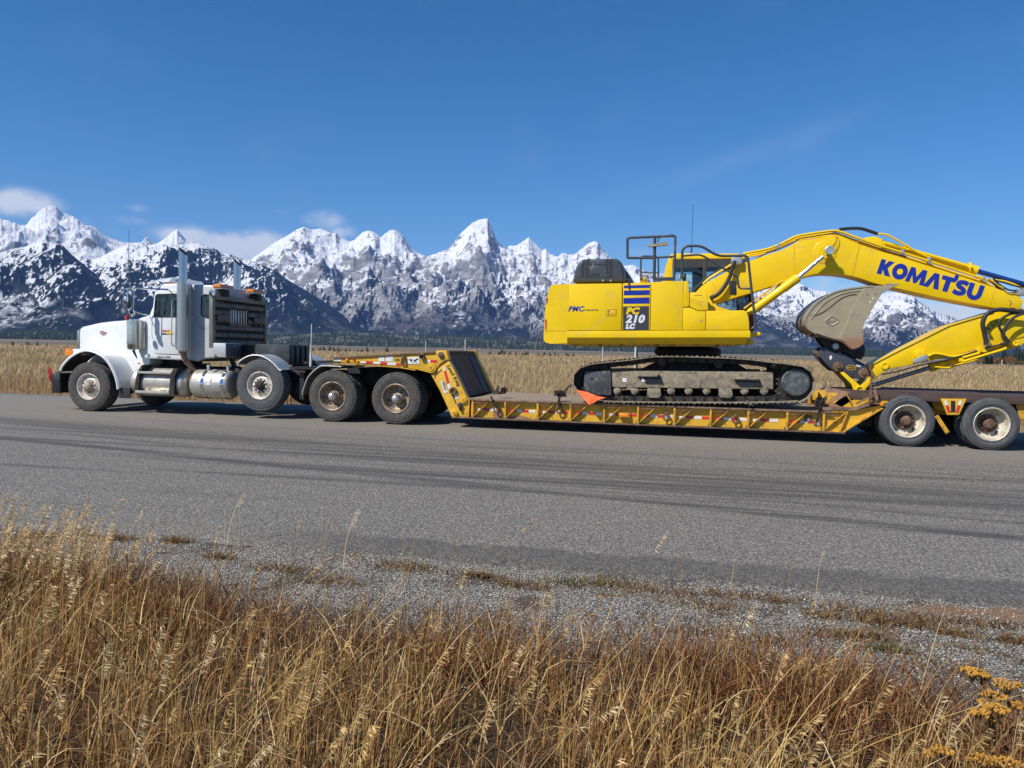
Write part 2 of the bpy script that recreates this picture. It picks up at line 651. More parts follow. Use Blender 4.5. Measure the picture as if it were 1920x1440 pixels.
def perlin(x, y, seed=0):
    P = _perm(seed)
    xi, yi = np.floor(x).astype(int), np.floor(y).astype(int)
    xf, yf = x - xi, y - yi
    u = xf * xf * xf * (xf * (xf * 6 - 15) + 10)
    v = yf * yf * yf * (yf * (yf * 6 - 15) + 10)

    def g(ix, iy, dx, dy):
        h = P[(P[ix & 511] + iy) & 511] * (2 * PI / 512)
        return np.cos(h) * dx + np.sin(h) * dy
    a = g(xi, yi, xf, yf)
    b = g(xi + 1, yi, xf - 1, yf)
    c = g(xi, yi + 1, xf, yf - 1)
    d = g(xi + 1, yi + 1, xf - 1, yf - 1)
    return (a + u * (b - a)) * (1 - v) + (c + u * (d - c)) * v


def fbm(x, y, oct=5, seed=0, gain=0.5):
    s, a, tot = 0, 1.0, 0
    for o in range(oct):
        s = s + a * perlin(x * 2 ** o + 17.3 * o, y * 2 ** o - 9.1 * o, seed + o)
        tot += a
        a *= gain
    return s / tot


def ridged(x, y, oct=6, seed=0, gain=0.55):
    s, a, tot, prev = 0, 1.0, 0, 1.0
    for o in range(oct):
        n = 1 - np.abs(perlin(x * 2 ** o + 5.7 * o, y * 2 ** o + 3.3 * o, seed + o)) * 1.6
        n = np.clip(n, 0, 1) ** 2
        s = s + a * n * prev
        tot += a
        prev = np.clip(n * 1.3, 0, 1)
        a *= gain
    return s / tot


def sstep(a, b, x):
    q = np.clip((x - a) / (b - a), 0, 1)
    return q * q * (3 - 2 * q)


def grid_mesh(name, X, Y, Z, material, attrs=None, wrap=False, smooth=True):
    nr, na = X.shape
    co = np.stack([X, Y, Z], -1).reshape(-1, 3).astype(np.float32)
    idx = np.arange(nr * na).reshape(nr, na)
    if wrap:
        idx = np.concatenate([idx, idx[:, :1]], 1)
    q = np.stack([idx[:-1, :-1], idx[:-1, 1:], idx[1:, 1:], idx[1:, :-1]], -1).reshape(-1, 4)
    return array_mesh(name, co, q, material, attrs, smooth)


def array_mesh(name, co, q, material, attrs=None, smooth=False):
    me = bpy.data.meshes.new(name)
    k = q.shape[1]
    me.vertices.add(len(co))
    me.vertices.foreach_set('co', co.astype(np.float32).ravel())
    me.loops.add(q.size)
    me.loops.foreach_set('vertex_index', q.astype(np.int32).ravel())
    me.polygons.add(len(q))
    me.polygons.foreach_set('loop_start', np.arange(0, q.size, k, dtype=np.int32))
    me.update(calc_edges=True)
    if smooth:
        me.polygons.foreach_set('use_smooth', np.ones(len(q), dtype=bool))
    for an, (dom, typ, arr) in (attrs or {}).items():
        a = me.attributes.new(an, typ, dom)
        a.data.foreach_set('color' if typ == 'FLOAT_COLOR' else 'value', arr.astype(np.float32).ravel())
    me.materials.append(material)
    o = bpy.data.objects.new(name, me)
    COL.objects.link(o)
    return o


# ------------------------------------------------------------------ mountain range: crest lines measured on the photograph (px)
SKYLINE = [(-1500, 600), (-1000, 540), (-760, 470), (-560, 500), (-400, 440), (-260, 465), (-120, 430), (-60, 400), (-20, 405), (0, 409), (7, 412), (11, 411), (16, 413), (23, 416), (28, 415), (30, 419), (41, 422), (50, 421), (55, 414), (59, 407), (66, 404),
           (68, 400), (77, 392), (86, 387), (96, 385), (104, 385), (108, 389), (112, 394), (122, 399), (137, 405), (147, 412), (156, 419),
           (160, 422), (174, 424), (181, 429), (187, 435), (196, 441), (212, 448), (231, 454), (265, 455), (272, 445), (277, 445),
           (288, 456), (294, 457), (312, 445), (323, 435), (332, 430), (341, 440), (348, 449), (365, 455), (385, 470), (410, 490),
           (440, 500), (469, 487), (497, 467), (522, 450), (540, 441), (556, 430), (569, 425), (575, 427), (584, 431), (600, 428), (612, 433),
           (623, 438), (630, 436), (637, 445), (656, 453), (664, 450), (670, 444), (680, 435), (692, 432), (703, 436), (714, 445), (722, 438),
           (731, 431), (741, 430), (753, 438), (762, 449), (769, 460), (780, 472), (800, 481), (819, 474), (840, 467), (850, 456),
           (862, 439), (875, 427), (887, 416), (897, 412), (903, 410), (914, 409), (917, 417), (925, 433), (930, 447), (944, 463), (950, 469),
           (953, 461), (969, 460), (981, 452), (992, 444), (1000, 453), (1012, 464), (1016, 469), (1024, 466), (1030, 475), (1046, 481),
           (1054, 474), (1060, 474), (1064, 477), (1075, 477), (1082, 474), (1086, 469), (1092, 465), (1100, 458), (1106, 455), (1115, 452),
           (1121, 454), (1126, 462), (1132, 470), (1140, 478), (1150, 488), (1162, 497), (1174, 498), (1184, 496), (1192, 498), (1200, 504),
           (1225, 512), (1300, 515), (1350, 524), (1420, 540), (1460, 538), (1480, 533), (1492, 530), (1503, 532), (1516, 540), (1535, 545),
           (1548, 546), (1562, 551), (1600, 560), (1640, 556), (1655, 551), (1671, 547), (1698, 547), (1714, 553), (1720, 562), (1744, 578),
           (1760, 587), (1774, 590), (1793, 597), (1805, 603), (1850, 622), (1920, 643), (2010, 655), (2300, 662)]
FRONT_LEFT = [(-1200, 610), (-800, 560), (-500, 530), (-260, 505), (-100, 488), (0, 473), (25, 466), (47, 462), (62, 457), (77, 451), (90, 454), (105, 455), (119, 461), (135, 478),
              (150, 490), (170, 506), (200, 528), (229, 556), (270, 585), (320, 612), (380, 640), (420, 660)]
FRONT_MID = [(40, 640), (90, 560), (120, 520), (150, 487), (162, 483), (172, 486), (187, 482), (200, 475), (218, 466), (240, 458), (300, 458), (350, 457),
             (372, 456), (385, 460), (406, 467), (414, 474), (430, 476), (456, 486), (469, 488), (481, 493), (512, 505), (544, 527), (575, 545),
             (606, 564), (637, 586), (653, 599), (675, 611), (700, 622), (760, 640), (800, 655)]
SPUR_R = [(960, 660), (1000, 610), (1040, 588), (1075, 570), (1110, 556), (1150, 556), (1200, 548), (1260, 556), (1330, 572), (1400, 588), (1440, 604),
          (1480, 622), (1520, 640), (1560, 655)]
SPUR_C = [(640, 662), (700, 632), (740, 600), (780, 570), (815, 556), (850, 556), (890, 568), (930, 584), (985, 606), (1030, 632), (1060, 655)]
SPUR_F = [(1480, 662), (1530, 646), (1580, 630), (1620, 624), (1660, 630), (1720, 640), (1780, 652), (1850, 664)]


def crest(line):
    a, e = zip(*[sky_dir(x, y) for x, y in line])
    return np.array(a), np.array(e)


def build_mountains():
    NA, NR = 2050, 280
    az = np.linspace(sky_dir(-1400, 640)[0], sky_dir(2250, 660)[0], NA)
    r = np.concatenate([np.linspace(5200, 12600, NR - 14), np.linspace(12700, 15000, 14)])
    A, RR = np.meshgrid(az, r)
    X, Y = RR * np.sin(A), RR * np.cos(A)
    wx = fbm(X / 1400, Y / 1400, 4, 3) * 420
    wy = fbm(X / 1400 + 40, Y / 1400, 4, 9) * 420
    rg = ridged((X + wx) / 1250, (Y + wy) / 1500, 7, 21)
    fine = fbm(X / 160, Y / 160, 5, 50)
    rg2 = ridged((X + wx * 0.6) / 430, (Y + wy * 0.6) / 620, 5, 121)
    Z = np.full_like(X, -8.0)
    frac = np.zeros_like(X)                    # height against that of the crest
    layer = np.zeros_like(X)
    for li, (line, D0, F0, back, p, amp, dw) in enumerate((
            (SKYLINE, 11600, 7600, 2600, 1.22, 640, 420), (FRONT_LEFT, 7700, 5500, 1500, 0.95, 400, 260), (FRONT_MID, 8600, 5900, 1700, 0.98, 520, 300),
            (SPUR_C, 9100, 7200, 1700, 1.05, 260, 150), (SPUR_R, 9000, 6900, 1700, 1.05, 260, 150), (SPUR_F, 9300, 7300, 1500, 1.0, 200, 150))):
        ca, ce = crest(line)
        te = np.interp(az, ca, ce)
        jag = fbm(az * 900, az * 0 + li, 5, 70 + li, 0.6) * (0.0030 if li == 0 else 0.0012)
        te = te + jag * sstep(0.0, 0.05, te)
        if li:
            edge = np.minimum(sstep(ca[0], ca[0] + 0.02, az), 1 - sstep(ca[-1] - 0.02, ca[-1], az))
            te = np.where((az < ca[0]) | (az > ca[-1]), -0.02, te * edge - 0.004 * (1 - edge))
        D = D0 + fbm(az * 9, az * 0 + li * 3.1, 4, 30 + li) * dw * 2
        s = (RR - F0) / (D - F0)
        up = np.clip(s, 0, 1)
        kn = 60 if li == 0 else 75
        kk = np.exp(-np.linspace(-2.5, 2.5, 2 * kn + 1) ** 2)
        tsm = np.convolve(np.pad(te, kn, mode='edge'), kk / kk.sum(), 'valid')
        H = CAM_H + (tsm + (te - tsm) * sstep(0.40 if li == 0 else 0.15, 1.0, up)) * D
        body = up ** p
        z = H * body + (rg - 0.42) * amp * np.clip(4 * up * (1 - up), 0, 1) ** 0.8 * np.clip(H / 1500, 0, 1.2)
        z = z + fine * 34 * np.clip(up * 3, 0, 1) * np.clip((1 - up) * 6, 0, 1) * np.clip(H / 700, 0, 1)
        z = z + (rg2 - 0.38) * (120 if li == 0 else 170) * np.clip(4 * up * (1 - up), 0, 1) * np.clip(H / 700, 0, 1)
        cap = CAM_H + te * RR - 1.5 * np.clip((1 - up) * 10, 0, 1)
        z = np.where(s <= 1, np.minimum(z, cap), H * (1 - ((RR - D) / back)))
        z = np.where(H < 5, -8, z)
        win = z > Z
        Z = np.where(win, z, Z)
        layer = np.where(win, li, layer)
        frac = np.where(win, up, frac)
    # slope, aspect, hollows
    gy, gx = np.gradient(Z)
    dr = np.gradient(r)[:, None]
    da = (az[1] - az[0]) * RR
    sr, sa = gy / dr, gx / da
    steep = np.sqrt(sr ** 2 + sa ** 2)
    # right-hand slopes keep the timber and the shade
    elev = Z / RR
    lo = fbm(X / 500, Y / 500, 4, 90)
    lo2 = fbm(X / 1500, Y / 1500, 3, 95)
    treed_top = np.where(layer == 0, 0.088, np.where(layer == 1, 0.128, np.where(layer == 2, 0.128, 0.085)))
    dens = np.where(layer == 0, 0.88 - elev * 9.6, np.where(layer >= 3, 0.98 - elev * 7.0, 1.05 - elev * 7.0)) + lo * 0.75
    dens = dens + np.clip(-sa, 0, 1) * np.where(layer == 0, 0.5, 1.0) - np.clip(sa, 0, 1) * 0.3
    dens = np.where((layer == 0) & (elev > 0.095), 0, dens)
    dens = np.clip(dens + 0.5 * (1 - sstep(0.0, 0.022, elev)), 0, 1.2)
    snow = 0.74 + (elev - 0.10) * 3.6 - (steep - 0.75) * 0.50 + (0.42 - rg) * 0.75 + lo * 0.30 + lo2 * 0.55
    left_peak = 1 - sstep(sky_dir(330, 450)[0], sky_dir(520, 450)[0], A)
    right_range = sstep(sky_dir(1430, 600)[0], sky_dir(1560, 600)[0], A)
    snow = snow + right_range * 0.30 * (layer == 0)
    dens = dens - right_range * 0.22
    snow = snow + left_peak * 0.42 + np.where(layer == 0, 0.12, np.where(layer >= 3, 0.08, 0.34)) - 0.85 * (1 - sstep(0.012, 0.068, elev))
    scrub = sstep(0.02, 0.3, lo2 + 0.35 * lo + 0.08) * (1 - sstep(0.025, 0.07, elev))
    m, t, b = new_mat('mountain_rock_snow_timber')
    pos = t.n('ShaderNodeNewGeometry').outputs['Position']
    att = lambda nm: t.n('ShaderNodeAttribute', attribute_name=nm).outputs['Fac']
    n1 = t.noise(pos, 0.012, 8, 0.74, 0.2)
    n2 = t.noise(t.mapping(pos, (1, 1, 2.6), (0.25, 0.35, 0)), 0.006, 7, 0.66, 0.4)
    n3 = t.noise(t.mapping(pos, (1, 0.42, 0.42)), 0.052, 3, 0.65)
    rock = t.mix(t.ramp(n2, 0.32, 0.68), (0.19, 0.185, 0.185), (0.50, 0.48, 0.455))
    rock = t.mix(att('scrub'), rock, (0.105, 0.084, 0.080))
    sn = t.math('ADD', att('snow'), t.math('MULTIPLY_ADD', n1, 1.7, -0.85))
    sn = t.math('ADD', sn, t.math('MULTIPLY_ADD', n2, 1.7, -0.85))
    sf = t.ramp(sn, 0.36, 0.60)
    c = t.mix(sf, rock, (0.93, 0.93, 0.94))
    tr = t.math('ADD', att('treed'), t.math('MULTIPLY_ADD', n3, 2.7, -1.85))
    tr = t.math('ADD', tr, t.math('MULTIPLY_ADD', n1, 0.55, -0.275))
    tf = t.math('MULTIPLY', t.ramp(tr, -0.03, 0.06), t.math('SUBTRACT', 1.0, t.math('MULTIPLY', att('scrub'), t.ramp(n2, 0.40, 0.60))))
    c = t.mix(tf, c, t.mix(n1, (0.008, 0.014, 0.014), (0.018, 0.026, 0.022)))
    t.l.new(c, b.inputs['Base Color'])
    b.inputs['Roughness'].default_value = 0.95
    b.inputs['Specular IOR Level'].default_value = 0.1
    hh = t.math('ADD', t.math('MULTIPLY', n1, 1.0), t.math('MULTIPLY', n2, 1.2))
    t.l.new(t.bump(hh, 0.8, 60.0), b.inputs['Normal'])
    o = grid_mesh('mountains', X, Y, Z, m, {'treed': ('POINT', 'FLOAT', dens), 'snow': ('POINT', 'FLOAT', snow), 'scrub': ('POINT', 'FLOAT', scrub)})
    kind(o, 'structure')
    tag(o, 'jagged snow covered mountain range behind the valley', 'mountains')


build_mountains()


def plain_z(rr):
    return -0.03 - np.clip(rr - 220, 0, None) * 0.0011


def build_moraine():
    """low wooded rise in front of the range"""
    line = [(-1400, 640), (-300, 634), (0, 628), (60, 620), (100, 620), (150, 627), (300, 634), (480, 632), (540, 629), (587, 626), (650, 621), (690, 624), (762, 630), (856, 631),
            (919, 634), (1012, 637), (1100, 642), (1250, 650), (1400, 655), (1500, 656), (1650, 660), (2200, 668)]
    ca, ce = crest(line)
    az = np.linspace(sky_dir(-1300, 640)[0], sky_dir(2250, 660)[0], 760)
    te = np.interp(az, ca, ce) + fbm(az * 260, az * 0, 5, 5) * 0.0012
    r = np.linspace(3300, 5400, 46)
    A, RR = np.meshgrid(az, r)
    X, Y = RR * np.sin(A), RR * np.cos(A)
    D = 4300 + fbm(az * 8, az * 0 + 2, 4, 6) * 500
    H = te * D + 8
    s = np.clip((RR - 3350) / (D - 3350), 0, 1)
    Z = plain_z(RR) - 1 + np.clip(H, 0, None) * np.where(RR < D, s ** 0.8, np.clip(1 - (RR - D) / 900, -0.2, 1)) + fbm(X / 120, Y / 120, 4, 8) * 6 * s
    m, t, b = new_mat('wooded_rise')
    pos = t.n('ShaderNodeNewGeometry').outputs['Position']
    n1 = t.noise(pos, 0.0085, 5, 0.6, 0.5)
    n2 = t.noise(t.mapping(pos, (1, 1, 0.5)), 0.05, 3, 0.6)
    f = t.ramp(t.math('ADD', n1, t.math('MULTIPLY_ADD', n2, 0.5, -0.25)), 0.50, 0.58)
    c = t.mix(f, (0.028, 0.042, 0.026), (0.17, 0.145, 0.10))
    t.l.new(c, b.inputs['Base Color'])
    b.inputs['Roughness'].default_value = 1.0
    o = grid_mesh('wooded_hills', X, Y, Z, m)
    kind(o, 'structure')
    tag(o, 'low dark green wooded rise at the foot of the mountains', 'hills')
    # conifers of that wood, one far-off mass
    n = 19000
    k = 6
    pa = RNG.uniform(az[0], az[-1], n)
    pr = 3320 + (RNG.random(n) ** 1.25) * 1500
    keep = fbm(pr * np.sin(pa) / 190, pr * np.cos(pa) / 190, 3, 44) + 0.06 + 0.25 * (pr < 3480) > 0
    pa, pr = pa[keep], pr[keep]
    n = len(pa)
    px, py = pr * np.sin(pa), pr * np.cos(pa)
    Dp = np.interp(pa, az, D)
    Hp = np.interp(pa, az, np.clip(H, 0, None))
    pz = plain_z(pr) - 2 + Hp * np.where(pr < Dp, np.clip((pr - 3350) / (Dp - 3350), 0, 1) ** 0.8, np.clip(1 - (pr - Dp) / 900, -0.2, 1))
    h = RNG.uniform(9, 23, n)
    w = h * RNG.uniform(0.15, 0.24, n)
    ang = np.arange(k) * 2 * PI / k
    ring = np.stack([px[:, None] + w[:, None] * np.cos(ang), py[:, None] + w[:, None] * np.sin(ang), (pz + h * 0.06)[:, None] + 0 * ang], -1)
    tip = np.stack([px, py, pz + h], -1)[:, None]
    co = np.concatenate([ring, tip], 1).reshape(-1, 3)
    base = (np.arange(n) * (k + 1))[:, None]
    tri = np.stack([np.concatenate([base + i, base + (i + 1) % k, base + k], 1) for i in range(k)], 1).reshape(-1, 3)
    g = RNG.uniform(0.7, 1.3, n)
    colr = np.repeat(np.stack([0.020 * g, 0.034 * g, 0.021 * g, np.ones(n)], -1), k + 1, 0)
    ob = array_mesh('conifer_forest', co, tri, tint_mat('conifer_foliage'), {'tint': ('POINT', 'FLOAT_COLOR', colr)})
    kind(ob, 'stuff')
    tag(ob, 'far dark conifer forest along the foot of the mountains', 'forest')


def tint_mat(name, rough=0.9, trans=0.0):
    if name in MATS:
        return MATS[name]
    m, t, b = new_mat(name)
    a = t.n('ShaderNodeAttribute', attribute_name='tint')
    t.l.new(a.outputs['Color'], b.inputs['Base Color'])
    b.inputs['Roughness'].default_value = rough
    b.inputs['Specular IOR Level'].default_value = 0.25
    if trans:
        tl = t.n('ShaderNodeBsdfTranslucent')
        t.l.new(a.outputs['Color'], tl.inputs['Color'])
        mx = t.n('ShaderNodeMixShader', inp={0: trans})
        t.l.new(b.outputs[0], mx.inputs[1])
        t.l.new(tl.outputs[0], mx.inputs[2])
        t.l.new(mx.outputs[0], m.node_tree.nodes['Material Output'].inputs['Surface'])
    MATS[name] = m
    return m


build_moraine()

# ------------------------------------------------------------------ ground and road
ROAD_N, ROAD_F = 5.62, 18.7


def silt(t, pos, sp, c):
    """reddish silt washed over the seal edge towards the right"""
    a, e = ground(1735, 1133), ground(1990, 1148)
    x, y = sp.outputs[0], sp.outputs[1]
    k = (e.y - a.y) / (e.x - a.x)
    dy = t.math('SUBTRACT', t.math('SUBTRACT', y, a.y), t.math('MULTIPLY', t.math('SUBTRACT', x, a.x), k))
    n = t.noise(pos, 5.0, 6, 0.7)
    w = t.math('ADD', t.math('ABSOLUTE', dy), t.math('MULTIPLY_ADD', n, 0.36, -0.18))
    f = t.math('MULTIPLY', t.math('SUBTRACT', 1.0, t.ramp(w, 0.05, 0.14)), t.ramp(t.math('ADD', x, t.math('MULTIPLY', n, 0.4)), a.x - 0.1, a.x + 0.35))
    g = t.noise(pos, 60.0, 3, 0.7)
    return t.mix(t.math('MULTIPLY', f, 0.9), c, t.mix(g, (0.16, 0.085, 0.045), (0.34, 0.19, 0.105)))


def build_ground():
    rr = np.concatenate([[0.01], np.geomspace(1.2, 40, 60), np.geomspace(44, 16000, 70)])
    az = np.linspace(-PI, PI, 240, endpoint=False)
    A, RR = np.meshgrid(az, rr)
    X, Y = RR * np.sin(A), RR * np.cos(A)
    Z = plain_z(RR) + np.clip(fbm(X / 30, Y / 30, 3, 12), -1, 1) * 0.10 * sstep(22, 60, Y) + fbm(X / 260, Y / 260, 3, 14) * 1.6 * sstep(120, 500, RR)
    m, t, b = new_mat('valley_ground')
    pos = t.n('ShaderNodeNewGeometry').outputs['Position']
    sp = t.n('ShaderNodeSeparateXYZ')
    t.l.new(pos, sp.inputs[0])
    Yc = sp.outputs[1]
    dist = t.n('ShaderNodeVectorMath', operation='LENGTH')
    t.l.new(pos, dist.inputs[0])
    dist = dist.outputs['Value']
    nb = t.noise(pos, 0.9, 5, 0.6)
    nf = t.noise(pos, 55.0, 3, 0.7)
    vo = t.n('ShaderNodeTexVoronoi', inp={'Scale': 75.0})
    t.l.new(pos, vo.inputs['Vector'])
    stone = t.mix(t.n('ShaderNodeSeparateColor', inp={0: vo.outputs['Color']}).outputs[0], (0.16, 0.15, 0.13), (0.60, 0.56, 0.49))
    stone = t.mix(t.ramp(vo.outputs['Distance'], 0.35, 0.6), stone, (0.09, 0.08, 0.07))
    dirt = t.mix(nf, (0.022, 0.015, 0.010), (0.10, 0.065, 0.036))
    straw = t.mix(nf, (0.16, 0.10, 0.045), (0.33, 0.235, 0.12))
    # gravel shoulder between the seal and the grass, thinning towards the grass
    edge = t.math('ADD', Yc, t.math('MULTIPLY_ADD', nb, 1.3, -0.65))
    edge = t.math('ADD', edge, t.math('MULTIPLY', sp.outputs[0], 0.085))
    gf = t.math('MULTIPLY', t.ramp(edge, 3.75, 4.6), t.math('SUBTRACT', 1.0, t.math('MULTIPLY', t.ramp(t.noise(pos, 1.7, 6, 0.7), 0.52, 0.62), 0.7)))
    tuft = t.ramp(t.noise(pos, 2.6, 5, 0.7), 0.60, 0.66)
    stone = t.mix(tuft, stone, t.mix(nf, (0.07, 0.045, 0.015), (0.20, 0.12, 0.05)))
    near = t.mix(gf, dirt, stone)
    # verge beyond the road, then pasture, then sage flat with paler bars
    pn = t.noise(t.mapping(pos, (0.25, 1, 1)), 0.06, 5, 0.65)
    past = t.mix(t.ramp(pn, 0.35, 0.65), (0.26, 0.185, 0.10), (0.42, 0.32, 0.19))
    ps = t.noise(t.mapping(pos, (0.12, 1, 1)), 0.012, 6, 0.65)
    sage = t.mix(t.ramp(ps, 0.36, 0.62), (0.115, 0.095, 0.078), (0.215, 0.18, 0.135))
    bar = t.ramp(t.noise(t.mapping(pos, (0.05, 1, 1)), 0.004, 4, 0.5), 0.52, 0.60)
    sage = t.mix(t.math('MULTIPLY', bar, t.ramp(dist, 420, 900)), sage, (0.36, 0.30, 0.215))
    far = t.mix(t.ramp(t.math('ADD', dist, t.math('MULTIPLY_ADD', pn, 60, -30)), 165, 240), past, sage)
    far = t.mix(t.ramp(dist, 19.5, 24), straw, far)
    c = t.mix(t.ramp(Yc, 12, 12.1, False), near, far)
    c = silt(t, pos, sp, c)
    t.l.new(c, b.inputs['Base Color'])
    b.inputs['Roughness'].default_value = 1.0
    b.inputs['Specular IOR Level'].default_value = 0.15
    t.l.new(t.bump(t.math('ADD', nf, vo.outputs['Distance']), 0.6, 0.015), b.inputs['Normal'])
    o = grid_mesh('ground', X, Y, Z, m, wrap=True)
    kind(o, 'structure')
    tag(o, 'dry grassy valley floor with a gravel shoulder along the road', 'ground')


def build_road():
    xs = np.concatenate([np.linspace(-420, -12, 120), np.linspace(-11.9, 8, 400), np.linspace(8.2, 320, 90)])
    jn = fbm(xs * 1.3, xs * 0, 5, 61) * 0.16 + fbm(xs * 9, xs * 0, 3, 62) * 0.04
    jf = fbm(xs * 0.9, xs * 0, 5, 63) * 0.25 + fbm(xs * 6, xs * 0 + 4, 3, 64) * 0.07
    rows = [ROAD_N - 0.05 + jn, ROAD_N + 0.03 + jn, ROAD_N + 0.6 + 0 * xs, 9 + 0 * xs, 14 + 0 * xs, ROAD_F - 0.5 + 0 * xs, ROAD_F + jf, ROAD_F + 0.05 + jf]
    zz = [-0.04, 0, 0, 0, 0, 0, 0, -0.05]
    X = np.stack([xs] * 8)
    Y = np.stack(rows)
    Z = np.stack([z + 0 * xs for z in zz])
    m, t, b = new_mat('chip_seal')
    pos = t.n('ShaderNodeNewGeometry').outputs['Position']
    sp = t.n('ShaderNodeSeparateXYZ')
    t.l.new(pos, sp.inputs[0])
    Yc = sp.outputs[1]
    vo = t.n('ShaderNodeTexVoronoi', inp={'Scale': 62.0})
    t.l.new(pos, vo.inputs['Vector'])
    cell = t.n('ShaderNodeSeparateColor', inp={0: vo.outputs['Color']}).outputs[0]
    fn = t.noise(pos, 30.0, 4, 0.75)
    chip = t.mix(t.math('POWER', cell, 2.2), (0.088, 0.080, 0.067), (0.67, 0.61, 0.515))
    chip = t.mix(t.ramp(vo.outputs['Distance'], 0.42, 0.62), chip, (0.045, 0.043, 0.042))
    chip = t.mix(t.ramp(fn, 0.25, 0.75), chip, (0.234, 0.214, 0.182))
    # bitumen bleeding and rubber along the wheel paths, drawn out along the road
    ln = t.noise(t.mapping(pos, (0.035, 1.0, 1.0), (0, 0, R(-2.3))), 1.5, 6, 0.62)
    ls = t.noise(t.mapping(pos, (0.16, 4.0, 1.0), (0, 0, R(-3.0))), 1.1, 5, 0.6)
    path = t.math('MULTIPLY', t.ramp(Yc, 6.8, 8.6), t.math('SUBTRACT', 1.0, t.ramp(Yc, 11.0, 13.2)))
    dark = t.math('MULTIPLY', t.ramp(t.math('ADD', ln, t.math('MULTIPLY_ADD', ls, 0.45, -0.22)), 0.50, 0.66), t.math('MULTIPLY_ADD', path, 0.62, 0.10))
    xs_ = sp.outputs[0]
    wob = t.math('MULTIPLY_ADD', ln, 0.5, -0.25)
    for (xa, ya), (xb, yb), hw, k in (((-8.38, 9.93), (3.4, 7.55), 0.16, 0.75), ((-6.8, 11.6), (4.5, 9.6), 0.42, 0.60), ((-6.8, 11.2), (4.5, 8.95), 0.22, 0.55), ((-9.0, 10.9), (4.0, 8.2), 0.10, 0.5), ((-5.0, 12.9), (5.5, 11.2), 0.10, 0.4)):
        sl = (yb - ya) / (xb - xa)
        dd = t.math('SUBTRACT', t.math('SUBTRACT', Yc, ya), t.math('MULTIPLY', t.math('SUBTRACT', xs_, xa), sl))
        dd = t.math('ABSOLUTE', t.math('ADD', dd, wob))
        ff = t.math('MULTIPLY', t.math('SUBTRACT', 1.0, t.ramp(dd, hw * 0.3, hw * 1.5)), k)
        ff = t.math('MULTIPLY', ff, t.ramp(t.math('ADD', ls, t.math('MULTIPLY_ADD', fn, 0.5, -0.25)), 0.30, 0.55))
        dark = t.math('MAXIMUM', dark, ff)
    c = t.mix(dark, chip, (0.056, 0.052, 0.047))
    # newer darker seal along the near edge
    en = t.noise(pos, 2.2, 5, 0.65)
    eY = t.math('ADD', Yc, t.math('MULTIPLY_ADD', en, 0.55, -0.27))
    eX = t.ramp(sp.outputs[0], -4.2, -2.0)
    ef = t.math('MULTIPLY', t.math('SUBTRACT', 1.0, t.ramp(eY, 5.98, 6.16)), t.math('MULTIPLY_ADD', eX, 0.62, 0.12))
    c = t.mix(ef, c, t.mix(cell, (0.05, 0.047, 0.043), (0.125, 0.116, 0.102)))
    # pale dusty lane where the rig is parked
    du = t.noise(t.mapping(pos, (0.2, 1, 1)), 0.7, 5, 0.65)
    c = t.mix(t.math('MULTIPLY', t.ramp(Yc, 12.0, 14.5), t.math('MULTIPLY_ADD', du, 0.5, 0.25)), c, (0.27, 0.237, 0.193))
    c = silt(t, pos, sp, c)
    t.l.new(c, b.inputs['Base Color'])
    b.inputs['Roughness'].default_value = 0.85
    b.inputs['Specular IOR Level'].default_value = 0.3
    h = t.math('ADD', t.math('MULTIPLY', vo.outputs['Distance'], -1.0), t.math('MULTIPLY', fn, 0.8))
    t.l.new(t.bump(h, 0.8, 0.008), b.inputs['Normal'])
    o = grid_mesh('road', X, Y, Z, m, smooth=False)
    kind(o, 'structure')
    tag(o, 'grey chip sealed road with dark tyre streaks', 'road')


build_ground()
build_road()


# ------------------------------------------------------------------ wheels
W = 14.8            # the rig's near side lies this far across the road


def tyre_mesh(Rt, rr, wd, knob, n=150):
    """tyre about the Y axis through the origin, outer face at y = 0, running to y = wd"""
    mb = MB()
    prof = [(rr - 0.005, 0.035, 0), (rr + 0.012, 0.012, 0), (rr + 0.035, 0.010, 0), (rr + 0.04, 0.004, 0), (rr + (Rt - rr) * 0.45, -0.008, 0),
            (rr + (Rt - rr) * 0.47, -0.004, 0), (rr + (Rt - rr) * 0.68, 0.0, 0), (rr + (Rt - rr) * 0.70, 0.005, 0), (Rt - 0.055, 0.012, 0), (Rt - 0.04, 0.010, 0), (Rt - 0.038, 0.012, 1),
            (Rt - 0.016, 0.02, 1), (Rt - 0.002, 0.036, 1), (Rt, 0.06, 1)]
    g = 5
    for i in range(g):
        a = 0.06 + (wd - 0.12) * (i + 0.6) / g
        if i < g - 1:
            prof += [(Rt, a - 0.004, 0), (Rt - 0.014, a, 0), (Rt - 0.014, a + 0.010, 0), (Rt, a + 0.014, 0)]
    prof += [(Rt, wd - 0.06, 1), (Rt - 0.016, wd - 0.02, 1), (Rt - 0.05, wd - 0.008, 0), (rr + (Rt - rr) * 0.45, wd + 0.006, 0), (rr + 0.02, wd - 0.012, 0),
             (rr - 0.005, wd - 0.035, 0)]
    rings = []
    for r, o, kn in prof:
        ring = []
        for k in range(n):
            a = 2 * PI * (k + 0.0) / n
            q = r - (0.014 if (kn and knob and (k % 3) == 2) else (0.002 if kn and (k % 2) else 0))
            ring.append(mb.bm.verts.new((q * math.cos(a), o, q * math.sin(a))))
        rings.append(ring)
    for A, B in zip(rings, rings[1:]):
        for k in range(n):
            mb.bm.faces.new((A[k], A[(k + 1) % n], B[(k + 1) % n], B[k]))
    return mb


def shift(mb, v):
    bmesh.ops.translate(mb.bm, verts=mb.bm.verts, vec=Vector(v))
    return mb


